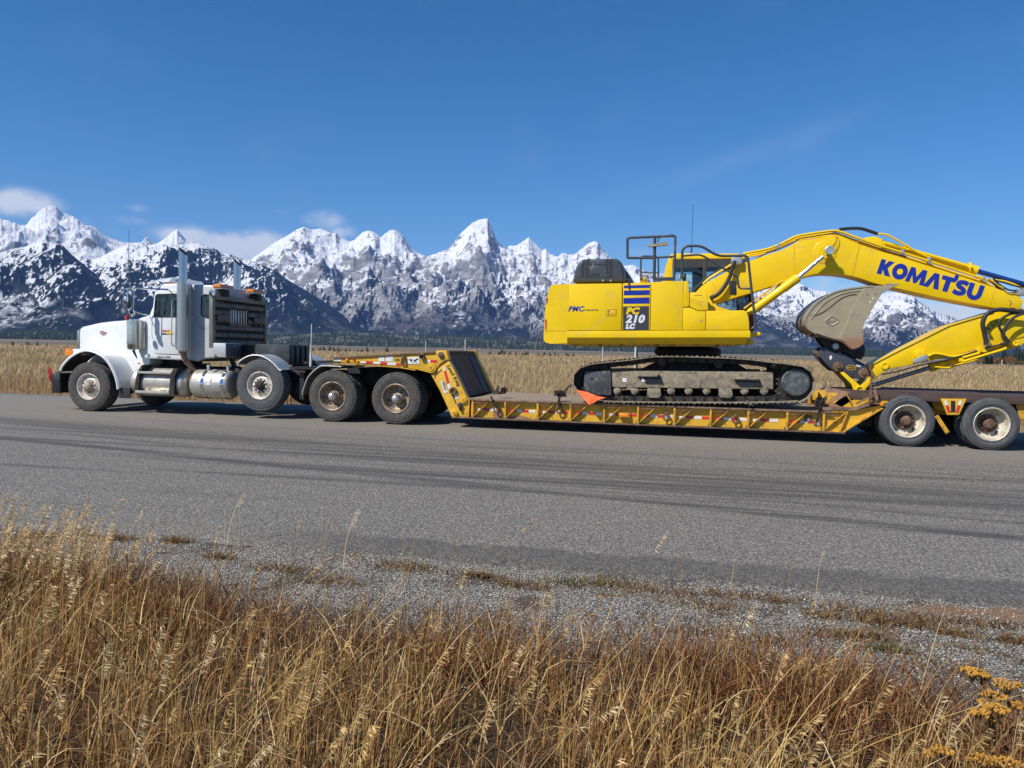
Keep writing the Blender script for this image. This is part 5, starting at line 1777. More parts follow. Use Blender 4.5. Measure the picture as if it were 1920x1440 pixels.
def rear():
    C8 = (1500, 680, 4.571)

    def side(s, m):
        f = lambda a, b: sorted((m(a), m(b)))
        up = xz([(290, 345) if s == 0 else (480, 345), (395, 283) if s == 0 else (560, 290), (760, 295), (760, 345), (700, 352), (470, 384), (350, 376) if s == 0 else (480, 376)], W + 0.12, C8)
        if s == 0:
            MB().prism(up, *f(W + 0.13, W + 0.20)).build('transition_web', M_tyel, trailer, 0)
        lo = xz([(188, 408), (470, 408), (700, 362), (705, 384), (355, 592), (188, 592)], W + 0.08, C8)
        MB().prism(lo, *f(W + 0.07, W + 0.12)).build('transition_web', M_tyel, trailer, 0)
        lp = xz([(195, 383), (468, 384), (640, 332), (702, 340), (702, 360), (640, 352), (474, 408), (195, 408)], W + 0.02, C8)
        MB().prism(lp, *f(W - 0.005, W + 0.13)).build('transition_rail', MATS['worn_brown_rail'], trailer)
        bt = xz([(188, 590), (355, 590), (705, 384), (712, 392), (360, 603), (188, 603)], W + 0.04, C8)
        MB().prism(bt, *f(W + 0.01, W + 0.14)).build('transition_flange', M_tyel2, trailer)
        for a, b in (((410, 405), (338, 590)), ((392, 425), (215, 560)), ((210, 420), (395, 420)), ((400, 280), (452, 360)), ((600, 300), (510, 345))):
            p, q = [Vector((x, m(W + 0.045), z)) for x, z in xz([a, b], W + 0.05, C8)]
            MB().bar(p, q, 0.08, 0.016).build('brace', M_tyel2, trailer)
        c = at(1652, 757, W + 0.05)
        MB().lathe([(0.035, 0.02), (0.035, -0.04), (0, -0.045)], (c.x, m(W + 0.02), c.z), 'Y', 14).build('marker_lamp', M_amber, trailer)
        # bracket between the wheels with its striped plate
        pl = xz([(1764, 747.5), (1812.5, 747.8), (1798.5, 778), (1776, 778)], W + 0.02)
        y0, y1 = f(W + 0.02, W + 0.06)
        bk = MB().prism(pl, y0, y1, 0.008).build('stripe_plate', M_tyel, trailer)
        if s == 0:
            yy = W + 0.017
            MB().prism(xz([(1783, 751.5), (1791, 751.5), (1791, 773), (1783, 773)], yy), yy - 0.002, yy + 0.003).build('plate_slot', M_black, bk, 0)
            for q, mt, nm in (([(1769.5, 751.5), (1774.5, 751), (1777.5, 759), (1772.5, 760.5)], M_wht, 'white_tape'), ([(1772.5, 760.5), (1777.5, 759), (1783, 773), (1777.5, 774.5)], M_red, 'red_tape'),
                              ([(1799, 751), (1804, 751.5), (1801, 760.5), (1796.3, 759)], M_wht, 'white_tape'), ([(1796.3, 759), (1801, 760.5), (1796.5, 774.5), (1791.5, 773)], M_red, 'red_tape')):
                MB().prism(xz(q, yy), yy - 0.002, yy + 0.003).build(nm, mt, bk, 0)
        hg = xz([(1745, 748), (1768, 748), (1772, 770), (1752, 766)], W + 0.3)
        MB().prism(hg, *f(W + 0.28, W + 0.6)).build('hanger', M_tyel2, trailer)
        hg = xz([(1903, 750), (1930, 752), (1930, 790), (1912, 785)], W + 0.2)
        MB().prism(hg, *f(W + 0.2, W + 0.5)).build('hanger', M_tyel2, trailer)
        p, q = at(1757, 780, W + 0.25), at(1778, 812, W + 0.25)
        MB().bar((p.x, m(W + 0.3), p.z), (q.x, m(W + 0.3), q.z), 0.05, 0.07).build('equaliser_arm', M_tyel2, trailer)
    both(side)
    xr = at(1552, 751, W + 0.12).x
    xt = at(1590, 736, W + 0.12).x
    zt = 0.945
    rp = MB().prism([(X1 - 0.12, DT - 0.02), (X1 - 0.12, DT + 0.01), (xr, DT + 0.015), (xt, zt), (xt + 0.1, zt - 0.03), (xt + 0.1, zt - 0.14), (xr + 0.1, DT - 0.03)], W + 0.13, 2 * TRC - W - 0.13)
    rp.build('loading_ramp', M_bucketr, trailer, 0)
    # bogie deck of old bolted steel over the wheels
    for i, (a, b) in enumerate(((xt + 0.02, 4.2), (4.21, 5.6), (5.61, 7.3))):
        mb = MB()
        n = 9
        for k in range(n):
            y0 = W + 0.13 + (2.34) * k / n
            mb.box(a, b, y0 + 0.006, y0 + 2.34 / n - 0.006, zt - 0.05 + 0.014 * random.random(), zt - 0.0 + random.uniform(-0.015, 0.02))
        kind(mb.build('bogie_deck', M_rustd, trailer, 0), 'stuff')
    MB().box(xt + 0.0, 7.3, W + 0.115, W + 0.15, zt - 0.13, zt - 0.02, 0.006).build('bogie_rail', M_rustd, trailer)
    MB().box(xt + 0.0, 7.3, 2 * TRC - W - 0.15, 2 * TRC - W - 0.115, zt - 0.13, zt - 0.02, 0.006).build('bogie_rail', M_rustd, trailer)
    for y in (TRC - 0.55, TRC + 0.55):
        MB().box(X1 - 0.1, 7.3, y - 0.08, y + 0.08, 0.55, zt - 0.06, 0.01).build('bogie_beam', M_tyel2, trailer)
    for X in (4.085, 5.43):
        MB().tube([(X, W + 0.3, 0.46), (X, W + 2.3, 0.46)], 0.065, 12).build('axle', M_grease, trailer)
    MB().box(X1 + 0.1, 3.6, W + 0.45, 2 * TRC - W - 0.45, 0.3, 0.6).build('suspension_box', M_grease, trailer)
    MB().box(7.3, 7.38, W + 0.1, 2 * TRC - W - 0.1, 0.5, zt, 0.01).build('rear_bumper', M_rust, trailer)


rear()


# ------------------------------------------------------------------ tie-down chains
def chain_links(mb, pts, pitch=0.075, r=0.011):
    P = [Vector(p) for p in pts]
    seg = [(b - a).length for a, b in zip(P, P[1:])]
    tot = sum(seg)
    n = max(2, int(tot / pitch))
    k = 0
    for i in range(n):
        s0 = tot * (i + 0.5) / n
        j, acc = 0, 0
        while j < len(seg) - 1 and acc + seg[j] < s0:
            acc += seg[j]
            j += 1
        d = (P[j + 1] - P[j]).normalized()
        c = P[j] + d * (s0 - acc)
        u = d.orthogonal().normalized()
        v = d.cross(u)
        side = u if i % 2 else v
        hl, hw = pitch * 0.68, pitch * 0.30
        ring = []
        for q in range(10):
            a = 2 * PI * q / 10
            ring.append(c + d * (hl * math.cos(a)) + side * (hw * math.sin(a)))
        mb.tube(ring, r, 5, closed=True)
    return mb


def chain(label, pts, binder=None, pile=None):
    mb = MB()
    chain_links(mb, pts)
    pl = MB()
    if pile:
        for _ in range(18):
            c = Vector(pile) + Vector((random.uniform(-0.09, 0.09), random.uniform(-0.08, 0.08), random.uniform(0, 0.09)))
            d = Vector((random.uniform(-1, 1), random.uniform(-1, 1), random.uniform(-0.6, 0.6))).normalized()
            u = d.orthogonal().normalized()
            pl.tube([c + d * 0.05 * math.cos(a) + u * 0.024 * math.sin(a) for a in [2 * PI * q / 9 for q in range(9)]], 0.011, 5, closed=True)
    o = mb.build('tie_down_chain', M_grease if not binder else M_rust, None, 40)
    tag(o, label, 'chain', 'chains tying the excavator to the trailer')
    if pile:
        kind(pl.build('chain_heap', M_grease, o, 40), 'stuff')
    if binder:
        a, b = Vector(binder[0]), Vector(binder[1])
        MB().tube([a, a * 0.7 + b * 0.3, a * 0.3 + b * 0.7, b], [0.018, 0.042, 0.042, 0.02], 10).build('chain_binder', M_rust, o)
        c = (a + b) / 2
        MB().tube([c, c + Vector((-0.12, -0.02, -0.05)), c + Vector((-0.33, -0.02, -0.17))], 0.015, 8).build('binder_handle', M_rust, o)
    return o


f = W - 0.03
chain('dark chain piled on the deck edge beside the slanting plate', [at(921, 744, W - 0.02), at(922.5, 748, f), at(927, 757, f), at(931, 764, f)],
      pile=at(938, 737, W + 0.45))
chain('dark chain from the deck edge up to the front of the near track', [at(1048.5, 764, f), at(1048, 752, f), at(1049, 743, W + 0.05), at(1058, 735, W + 0.12), at(1067, 724, W + 0.15), at(1074, 722, W + 0.15)],
      pile=at(1050, 742.5, W + 0.10))
chain('rusty chain hanging over the rail behind the near track', [at(1530, 758, W + 0.2), at(1538, 762, f), at(1536, 772, f), at(1533, 783, f), at(1532, 791, f)],
      pile=at(1537, 757, W + 0.12))
chain('rusty chain with a binder wrapped from the boom tip linkage to the rear frame', [at(1630, 684, W + 0.95), at(1636, 700, W + 0.9), at(1634, 712, W + 0.7), at(1633, 730, W + 0.2), at(1634, 745, f), at(1630, 763, f)],
      binder=(at(1640, 728, W + 0.12), at(1645, 752, W - 0.03)))

# ------------------------------------------------------------------ excavator
EC = W + 1.35
exc = thing('excavator', 'yellow crawler excavator with its boom folded over the trailer tail', 'excavator', (0.2, EC, DT))
YT = W - 0.05        # outer face of the near track
SHOE_W = 0.6


def closed_path(pts, n):
    """n points evenly spaced round a closed outline, with tangents"""
    P = [Vector((x, 0, z)) for x, z in pts]
    P = P + [P[0]]
    seg = [(b - a).length for a, b in zip(P, P[1:])]
    tot = sum(seg)
    out = []
    for i in range(n):
        s = tot * i / n
        j = 0
        while s > seg[j]:
            s -= seg[j]
            j += 1
        d = (P[j + 1] - P[j]).normalized()
        out.append((P[j] + d * s, d))
    return out, tot / n


def track(near):
    sgn = 1 if near else -1
    y_out = YT if near else 2 * EC - YT
    y_in = y_out + sgn * SHOE_W
    ya, yb = sorted((y_out, y_in))
    raw = [(1094, 680), (1110, 675.5), (1140, 672), (1180, 668), (1212, 663.5), (1235, 661.5), (1300, 662), (1390, 665.5), (1440, 671), (1490, 677), (1510, 682), (1523, 692), (1529.5, 706), (1530, 720),
           (1524, 735), (1512, 745.5), (1495, 750.5), (1400, 752.8), (1250, 752.5), (1140, 751), (1110, 746.5), (1090, 737.5), (1077, 724), (1072.5, 709), (1076, 695), (1084, 686)]
    pts = [(p.x, p.z) for p in smooth_line([Vector((x, 0, z)) for x, z in xz(raw + raw[:1], YT)], 5)][:-1]
    zmin = min(z for x, z in pts)
    pts = [(x, z - zmin + DT + 0.012) for x, z in pts]        # grousers rest on the deck
    root = bpy.data.objects.new('track', None)
    COL.objects.link(root)
    root.parent = exc
    root.location = Vector((0.3, EC, DT)) - exc.location
    root.location.y = (ya + yb) / 2 - EC
    n = 52
    path, pitch = closed_path(pts, n)
    # one shoe with three grousers, one pair of links; shared by all
    sh = MB()
    hl = pitch * 0.49
    sh.box(-hl, hl, -SHOE_W / 2, SHOE_W / 2, 0.0, 0.014)
    for gx in (-hl + 0.012, 0.0, hl - 0.012):
        sh.prism([(gx - 0.010, 0.014), (gx + 0.010, 0.014), (gx + 0.006, 0.036), (gx - 0.006, 0.036)], -SHOE_W / 2, SHOE_W / 2)
    me_s = sh.build('track_shoe', M_mudd, None, 0)
    lk = MB()
    for yy in (-0.10, 0.06):
        lk.prism([(-hl * 1.12, -0.085), (-hl * 0.5, -0.098), (hl * 0.5, -0.098), (hl * 1.12, -0.085), (hl * 1.12, -0.03), (hl * 0.7, -0.001), (-hl * 0.7, -0.001), (-hl * 1.12, -0.03)], yy, yy + 0.04)
    for bx in (-hl, hl):
        lk.cyl((bx, -0.12, -0.058), (bx, 0.12, -0.058), 0.028, None, 10)
    me_l = lk.build('track_link', M_trk, None, 0)
    yc = (ya + yb) / 2
    ctr = Vector((sum(p[0] for p in pts) / len(pts), 0, sum(p[1] for p in pts) / len(pts)))
    for i, (p, d) in enumerate(path):
        nrm = Vector((-d.z, 0, d.x))
        if nrm.dot(p - ctr) < 0:
            nrm = -nrm
        ang = math.atan2(nrm.x, nrm.z)
        for tmpl in (me_s, me_l):
            o = tmpl if i == 0 else tmpl.copy()
            if i:
                COL.objects.link(o)
            o.parent = root
            pos = Vector((p.x, yc, p.z)) - nrm * 0.034
            if tmpl is me_l:
                pos.y += -sgn * 0.02
            o.location = pos - world_loc(root)
            o.rotation_euler = (0, ang, 0)
    S = lambda l: xz(l, YT + 0.12)
    yf0, yf1 = sorted((y_out + sgn * 0.14, y_out + sgn * 0.5))
    fr = MB().prism(S([(1146, 695), (1450, 697.5), (1450, 730), (1146, 726)]), yf0, yf1, 0.015, 2)
    frame = fr.build('track_frame', M_mud, exc, 30)
    cv = MB().prism(S([(1096, 700), (1100, 696.5), (1145, 695.5), (1146, 741), (1108, 740), (1098, 734), (1094.5, 725)]), *sorted((y_out + sgn * 0.10, y_out + sgn * 0.48)), 0.012, 2)
    cover = cv.build('idler_guard', mat('scuffed_dark_guard', (0.062, 0.068, 0.076), 0.5, 0.2, var=0.2, dirt=MUD, damt=0.30, dscale=7), exc, 30)
    fy = y_out + sgn * 0.135
    if near:
        for q in ([(1195, 707), (1204, 706.5), (1234, 701), (1240, 707), (1244, 720.5), (1212, 720)], [(1377, 713), (1425, 714), (1431, 726), (1388, 725.5), (1381, 720)]):
            MB().prism(S(q), fy - 0.004, fy + 0.03).build('frame_opening', M_black, frame, 0)
        for q in ([(1167, 709), (1175, 709), (1175, 716.5), (1167, 716.5)], [(1203, 709), (1206, 709), (1210, 716), (1203, 716)]):
            MB().prism(S(q), fy - 0.006, fy + 0.01).build('label', M_wht, frame, 0)
        MB().prism(S([(1376, 711), (1422, 712), (1424, 709.5), (1378, 708.5)]), fy - 0.05, fy + 0.03, 0.01).build('step_ledge', M_mud, frame)
        MB().prism(S([(1196, 706), (1233, 706), (1236, 700), (1200, 703)]), fy - 0.05, fy + 0.03, 0.01).build('step_ledge', M_mud, frame)
        c = at(1109.5, 710.5, y_out + 0.1)
        MB().lathe([(0.028, 0.0), (0, 0.0)], (c.x, y_out + sgn * 0.10 - 0.003, c.z), 'Y', 14).build('guard_hole', M_black, cover, 0)
    # idler, sprocket and final drive
    c = at(1106, 711, YT + 0.15)
    yi0 = y_out + sgn * 0.22
    MB().lathe([(0.0, 0.0), (0.12, 0.0), (0.14, sgn * 0.03), (0.25, sgn * 0.04), (0.27, sgn * 0.0), (0.275, sgn * 0.16), (0.25, sgn * 0.12), (0, sgn * 0.14)], (c.x, yi0, c.z), 'Y', 36).build('idler', M_trk, exc, 40)
    c = at(1492, 717, YT + 0.12)
    sp = MB().lathe([(0.0, 0.20), (0.30, 0.20), (0.30, 0.26), (0.0, 0.26)] if near else [(0.0, -0.20), (0.30, -0.20), (0.30, -0.26), (0.0, -0.26)], (c.x, y_out, c.z), 'Y', 40)
    for k in range(21):
        a = 2 * PI * k / 21
        v = Vector((c.x + 0.30 * math.cos(a), y_out + sgn * 0.23, c.z + 0.30 * math.sin(a)))
        e = Vector((math.cos(a), 0, math.sin(a))) * 0.05
        sp.tube([v, v + e], [0.032, 0.012], 6)
    sp.build('sprocket', M_trk, exc, 30)
    fd = MB().lathe([(0.0, sgn * 0.085), (0.15, sgn * 0.085), (0.235, sgn * 0.09), (0.25, sgn * 0.105), (0.252, sgn * 0.20), (0.0, sgn * 0.22)], (c.x, y_out, c.z), 'Y', 48)
    fdo = fd.build('final_drive', mat('slate_drive_cover', (0.085, 0.095, 0.10), 0.55, 0.2, var=0.2, vscale=6, dirt=(0.22, 0.21, 0.19), damt=0.35, dscale=12), exc, 30)
    if near:
        bl = MB()
        for k in range(26):
            a = 2 * PI * k / 26
            v = Vector((c.x + 0.222 * math.cos(a), y_out + 0.09, c.z + 0.222 * math.sin(a)))
            bl.cyl(v, v + Vector((0, -0.014, 0)), 0.014, None, 6)
        kind(bl.build('bolt_ring', M_dark, fdo, 0), 'stuff')
    # bottom rollers and carrier rollers
    for px in (1157, 1190, 1226, 1258, 1291, 1325, 1360, 1396, 1433):
        c = at(px, 733, YT + 0.15)
        MB().lathe([(0.0, sgn * 0.13), (0.035, sgn * 0.13), (0.04, sgn * 0.15), (0.07, sgn * 0.16), (0.075, sgn * 0.24), (0.05, sgn * 0.25), (0.05, sgn * 0.34), (0.075, sgn * 0.35), (0.075, sgn * 0.44), (0, sgn * 0.45)],
                   (c.x, y_out, c.z), 'Y', 20).build('bottom_roller', M_mudd, exc, 40)
    for px in (1226, 1360):
        MB().prism(S([(px - 12, 728), (px + 12, 728), (px + 14, 741), (px + 9, 746), (px - 8, 746), (px - 13, 741)]), *sorted((y_out + sgn * 0.10, y_out + sgn * 0.15)), 0.01).build('roller_guard', M_mud, exc)
    for px, py in ((1241, 679), (1347, 682)):
        c = at(px, py, YT + 0.2)
        MB().lathe([(0.0, sgn * 0.14), (0.072, sgn * 0.14), (0.078, sgn * 0.16), (0.078, sgn * 0.42), (0, sgn * 0.42)], (c.x, y_out, c.z), 'Y', 24).build('carrier_roller', M_trk, exc, 40)
        MB().box(c.x - 0.06, c.x + 0.06, *sorted((y_out + sgn * 0.42, y_out + sgn * 0.5)), c.z - 0.2, c.z).build('roller_bracket', M_trk, exc)


track(True)
track(False)

# centre frame under the slew ring
a, b = at(1180, 690, EC), at(1430, 720, EC)
MB().prism([(a.x - 0.3, 0.95), (a.x + 0.6, 1.42), (b.x - 0.6, 1.42), (b.x + 0.2, 0.95), (b.x - 0.3, 0.85), (a.x + 0.3, 0.85)], YT + 0.5, 2 * EC - YT - 0.5, 0.03).build('undercarriage_frame', M_trk, exc)
c0, c1 = at(1230, 655, EC - 0.6), at(1352, 655, EC - 0.6)
cx = (c0.x + c1.x) / 2 + 0.0
MB().lathe([(0.0, 1.38), (0.62, 1.38), (0.64, 1.45), (0.62, 1.52), (0.66, 1.56), (0.66, 1.64), (0.60, 1.70), (0, 1.72)], (cx, EC, 0), 'Z', 48).build('slew_ring', M_grease, exc, 40)

C5 = (1000, 430, 4.3636)
YN, YFAR = W + 0.0, 2 * EC - W
SPLIT = EC            # panels on this side reach in to the middle


def upper():
    S = lambda l, Y=YN: xz(l, Y, C5)
    # counterweight: rounded tail
    secs = []
    prof = S([(285, 447), (165, 452), (135, 470), (120, 520), (98, 640), (84, 860), (84, 905), (100, 925), (140, 936), (272, 932)])
    zs = [z for x, z in prof]
    seam = S([(284, 640)])[0][0]
    tail = [(x, z) for x, z in prof]
    n = 11
    rings = []
    for k in range(n):
        u = -1 + 2 * k / (n - 1)
        y = EC + u * (EC - W)
        e = abs(u) ** 4.0
        rings.append([Vector((seam if i in (0, len(tail) - 1) else (seam + (x - seam) * (1.10 - 0.10 * e) if e < 0.999 else seam + (x - seam) * 1.0), y, z)) for i, (x, z) in enumerate(tail)])
    cw = MB().loft(rings)
    cwo = cw.build('counterweight', M_yel, exc, 38)
    gl = S([(84, 829), (272, 829)])
    MB().box(gl[0][0] + 0.03, gl[1][0] - 0.01, YN - 0.003, YN + 0.01, gl[0][1] - 0.006, gl[0][1] + 0.006).build('casting_groove', M_tyel2, cwo, 0)
    # tail lamp and stripe label low on the tail corner
    p = S([(96, 740), (110, 736), (108, 818), (97, 820)])
    MB().prism(p, YN - 0.004, YN + 0.02).build('tail_reflector', M_redl, cwo, 0)
    for i, (q, mt) in enumerate((([(103, 565), (119, 560), (118, 583), (101, 588)], M_red), ([(101, 592), (118, 587), (117, 605), (100, 610)], M_wht))):
        MB().prism(S(q), YN + 0.0, YN + 0.03).build('warning_label', mt, cwo, 0)
    # side doors and boxes: each a panel of its own, 6 mm joints between
    def panel(name, l, mt=M_yel, d=0.0, depth=1.2, bev=0.012):
        return MB().prism(S(l), YN + d, YN + depth, bev, 2).build(name, mt, exc, 35)
    ed = panel('engine_door', [(289, 447), (726, 441), (720, 826), (276, 827)])
    vp = panel('vent_panel', [(734, 441), (962, 434), (953, 825), (727, 826)], d=0.004)
    panel('pump_door', [(966, 433), (1228, 421), (1220, 825), (957, 825)])
    panel('corner_panel', [(1231, 424), (1262, 424), (1268, 440), (1276, 540), (1275, 625), (1268, 634), (1225, 636)], d=-0.01)
    panel('step_box', [(1279, 516), (1420, 511), (1428, 518), (1430, 655), (1424, 664), (1340, 664), (1320, 650), (1279, 634)], d=0.005, depth=0.9)
    tb = panel('tool_box', [(1225, 641), (1278, 640), (1318, 655), (1338, 669), (1410, 670), (1407, 824), (1222, 825)], depth=0.9)
    panel('front_box', [(1414, 667), (1720, 662), (1742, 672), (1757, 705), (1766, 760), (1767, 822), (1411, 824)], depth=0.85)
    # deck under them and skirt
    sk = S([(275, 831), (1774, 826), (1776, 884), (1772, 884), (274, 887)])
    MB().prism(sk, YN - 0.004, YN + 0.5, 0.006).build('skirt', M_yel, exc, 30)
    lo = MB()
    q = S([(274, 888), (1768, 885), (1738, 940), (272, 934)])
    a = [Vector((q[0][0], YN - 0.003, q[0][1])), Vector((q[1][0], YN - 0.003, q[1][1])), Vector((q[2][0], YN + 0.16, q[2][1])), Vector((q[3][0], YN + 0.16, q[3][1]))]
    lo.loft([a, [v + Vector((0, 0.4, 0)) for v in a]])
    lo.build('lower_skirt', M_yel, exc, 0)
    dk = S([(274, 830), (1770, 828), (1735, 945), (1560, 958), (300, 956)], YN + 0.2)
    MB().prism(dk, YN + 0.18, YFAR - 0.1, 0.01).build('revolving_frame', M_tyel2, exc, 30)
    # far side body and roof of the machine house
    fb = S([(276, 460), (1040, 452), (1040, 826), (276, 826)], YN)
    MB().prism(fb, YN + 1.21, YFAR, 0.03).build('machine_house', M_yel, exc, 30)
    # blue bars and model plate, flat print on the vent panel
    y = YN + 0.004
    for q in ([(742, 459), (955, 455), (955, 478), (741, 482)], [(740, 501), (953, 497), (953, 536), (739, 540)], [(737, 562), (951, 556), (951, 607), (736, 609)]):
        MB().prism(S(q), y - 0.003, y + 0.002).build('blue_bar', M_blue, vp, 0)
    mp = MB().prism(S([(734, 631), (947, 628), (944, 824), (733, 825)]), y - 0.003, y + 0.002).build('model_plate', M_char, vp, 0)
    for body, x, yy, sz, mt, sx in (('PC', 757, 692, 0.165, M_yel, 1.18), ('210', 755, 762, 0.20, M_wht, 1.12), ('LC', 755, 811, 0.12, M_wht, 1.1)):
        c = S([(x, yy)])[0]
        text('model_lettering', body, mt, mp, (c[0], y - 0.005, c[1]), sz, 0.015, 0.22, 0.010, 1.06, sx=sx * 0.97)
    c = S([(284, 670)])[0]
    text('option_lettering', 'PMC', M_blue, ed, (c[0], YN - 0.002, c[1]), 0.135, 0.012, 0.28, 0.005, 1.12, sx=1.02)
    c = S([(408, 668)])[0]
    text('option_lettering', 'POWER MOTIVE', M_char, ed, (c[0], YN - 0.002, c[1]), 0.046, 0.012, 0, 0.0006, sx=0.85)
    l = S([(600, 655), (680, 652), (680, 704), (600, 706)])
    MB().tube([Vector((x, YN - 0.001, z)) for x, z in l], 0.006, 5, closed=True).build('latch_recess', M_tyel2, ed)
    MB().prism(S([(612, 662), (672, 660), (672, 696), (612, 698)]), YN - 0.006, YN + 0.002, 0.002).build('door_latch', M_yel, ed)
    MB().prism(S([(613, 663), (628, 663), (628, 672), (621, 674), (621, 696), (613, 697)]), YN - 0.008, YN - 0.003).build('latch_slot', M_rust, ed, 0)
    c = S([(643, 679)])[0]
    MB().lathe([(0.014, 0.0), (0.012, -0.012), (0, -0.012)], (c[0], YN, c[1]), 'Y', 14).build('key_lock', M_zinc, ed)
    c = S([(1371, 746)])[0]
    MB().lathe([(0.018, 0.0), (0.016, -0.010), (0, -0.010)], (c[0], YN, c[1]), 'Y', 14).build('key_lock', M_zinc, tb)
    for q in ([(1316, 546), (1322, 540), (1376, 538)], [(1283, 563), (1383, 600)], [(1283, 585), (1383, 622)]):
        MB().tube([Vector((x, YN + 0.004, z)) for x, z in S(q)], 0.006, 5).build('pressed_rib', M_tyel2, exc)
    # dark engine hood with its slots
    C8 = (1000, 430, 8.0)
    YH = YN + 0.22
    H = lambda l: xz(l, YH, C8)
    hp = H([(585, 800), (600, 720), (622, 620), (650, 545), (690, 485), (730, 455), (780, 444), (1235, 436), (1280, 450), (1315, 490), (1345, 570), (1365, 680), (1372, 792)])
    hd = MB().prism(hp, YH, YH + 1.25, 0.06, 4).build('engine_hood', M_dark, exc, 40)
    slots = []
    for r_ in range(9):
        yy = 465 + r_ * 31.5
        for cx_, in ((735,), (798,), (1105,), (1165,)):
            slots.append((cx_ + (0 if cx_ > 900 else (8 - r_) * 2.5), yy))
    for cx_ in (865, 928, 988, 1048):
        slots += [(cx_, 528), (cx_ - 12, 676), (cx_ - 12, 712)]
    for i, (sx_, sy) in enumerate(slots):
        q = H([(sx_ - 22, sy - 9), (sx_ + 22, sy - 9), (sx_ + 22, sy + 9), (sx_ - 22, sy + 9)])
        MB().prism(q, YH - 0.003, YH + 0.01).build('hood_slot', M_black, hd, 0)
    for q in ((1045, 768), (1160, 768)):
        c = H([q])[0]
        MB().lathe([(0.02, 0.0), (0.018, -0.012), (0, -0.014)], (c[0], YH, c[1]), 'Y', 12).build('hood_bolt', M_zinc, hd)
    # blue cover sheet tucked behind the hood, filler cap, lashing eye
    q = H([(1310, 480), (1345, 540), (1400, 600), (1450, 680), (1500, 770), (1380, 785), (1350, 640)])
    MB().prism(q, YH + 0.75, YH + 0.95, 0.02).build('cover_sheet', mat('blue_cover_sheet', (0.10, 0.17, 0.34), 0.6, var=0.25, vscale=14), exc)
    c = at(1207, 526, YN + 0.4)
    MB().lathe([(0.07, -0.04), (0.07, 0.0), (0.04, 0.02), (0.04, 0.05), (0.02, 0.07), (0, 0.07)], c, 'Z', 16).build('filler_cap', M_yel, exc)
    c = at(1179, 531, YN - 0.005)
    MB().tube(smooth_line([c + Vector((-0.1, 0.03, 0.06)), c + Vector((0, 0.01, 0.07)), c + Vector((0.0, -0.01, 0)), c + Vector((0.01, -0.012, -0.12))], 5), 0.012, 6).build('hood_strap', M_grease, exc)
    # front of the revolving frame: boom foot brackets, front step
    for y0 in (EC - 0.36, EC + 0.30):
        MB().prism(xz([(1300, 600), (1302, 570), (1318, 550), (1334, 556), (1345, 575), (1395, 590), (1405, 600), (1405, 640), (1300, 640)], EC - 0.3), y0, y0 + 0.06, 0.01).build('boom_bracket', M_yel, exc)
    p = at(1404, 628, YN + 0.3)
    MB().prism(xz([(1404, 624), (1424, 622.5), (1427, 625), (1424, 629), (1412, 632), (1404, 633)], YN + 0.25), YN + 0.25, YN + 0.5, 0.01).build('front_step', M_yel, exc)
    MB().prism(xz([(1400, 640), (1408, 636), (1415, 640), (1412, 645), (1402, 648)], YN + 0.25), YN + 0.25, YN + 0.45, 0.01).build('frame_nose', M_yel, exc)
    MB().prism(xz([(1405, 590), (1411, 589), (1414, 606), (1414, 620), (1404, 622)], YN + 0.5), YN + 0.45, YN + 0.7, 0.01).build('red_cover', mat('dark_red_cover', (0.18, 0.01, 0.015), 0.5), exc)


upper()


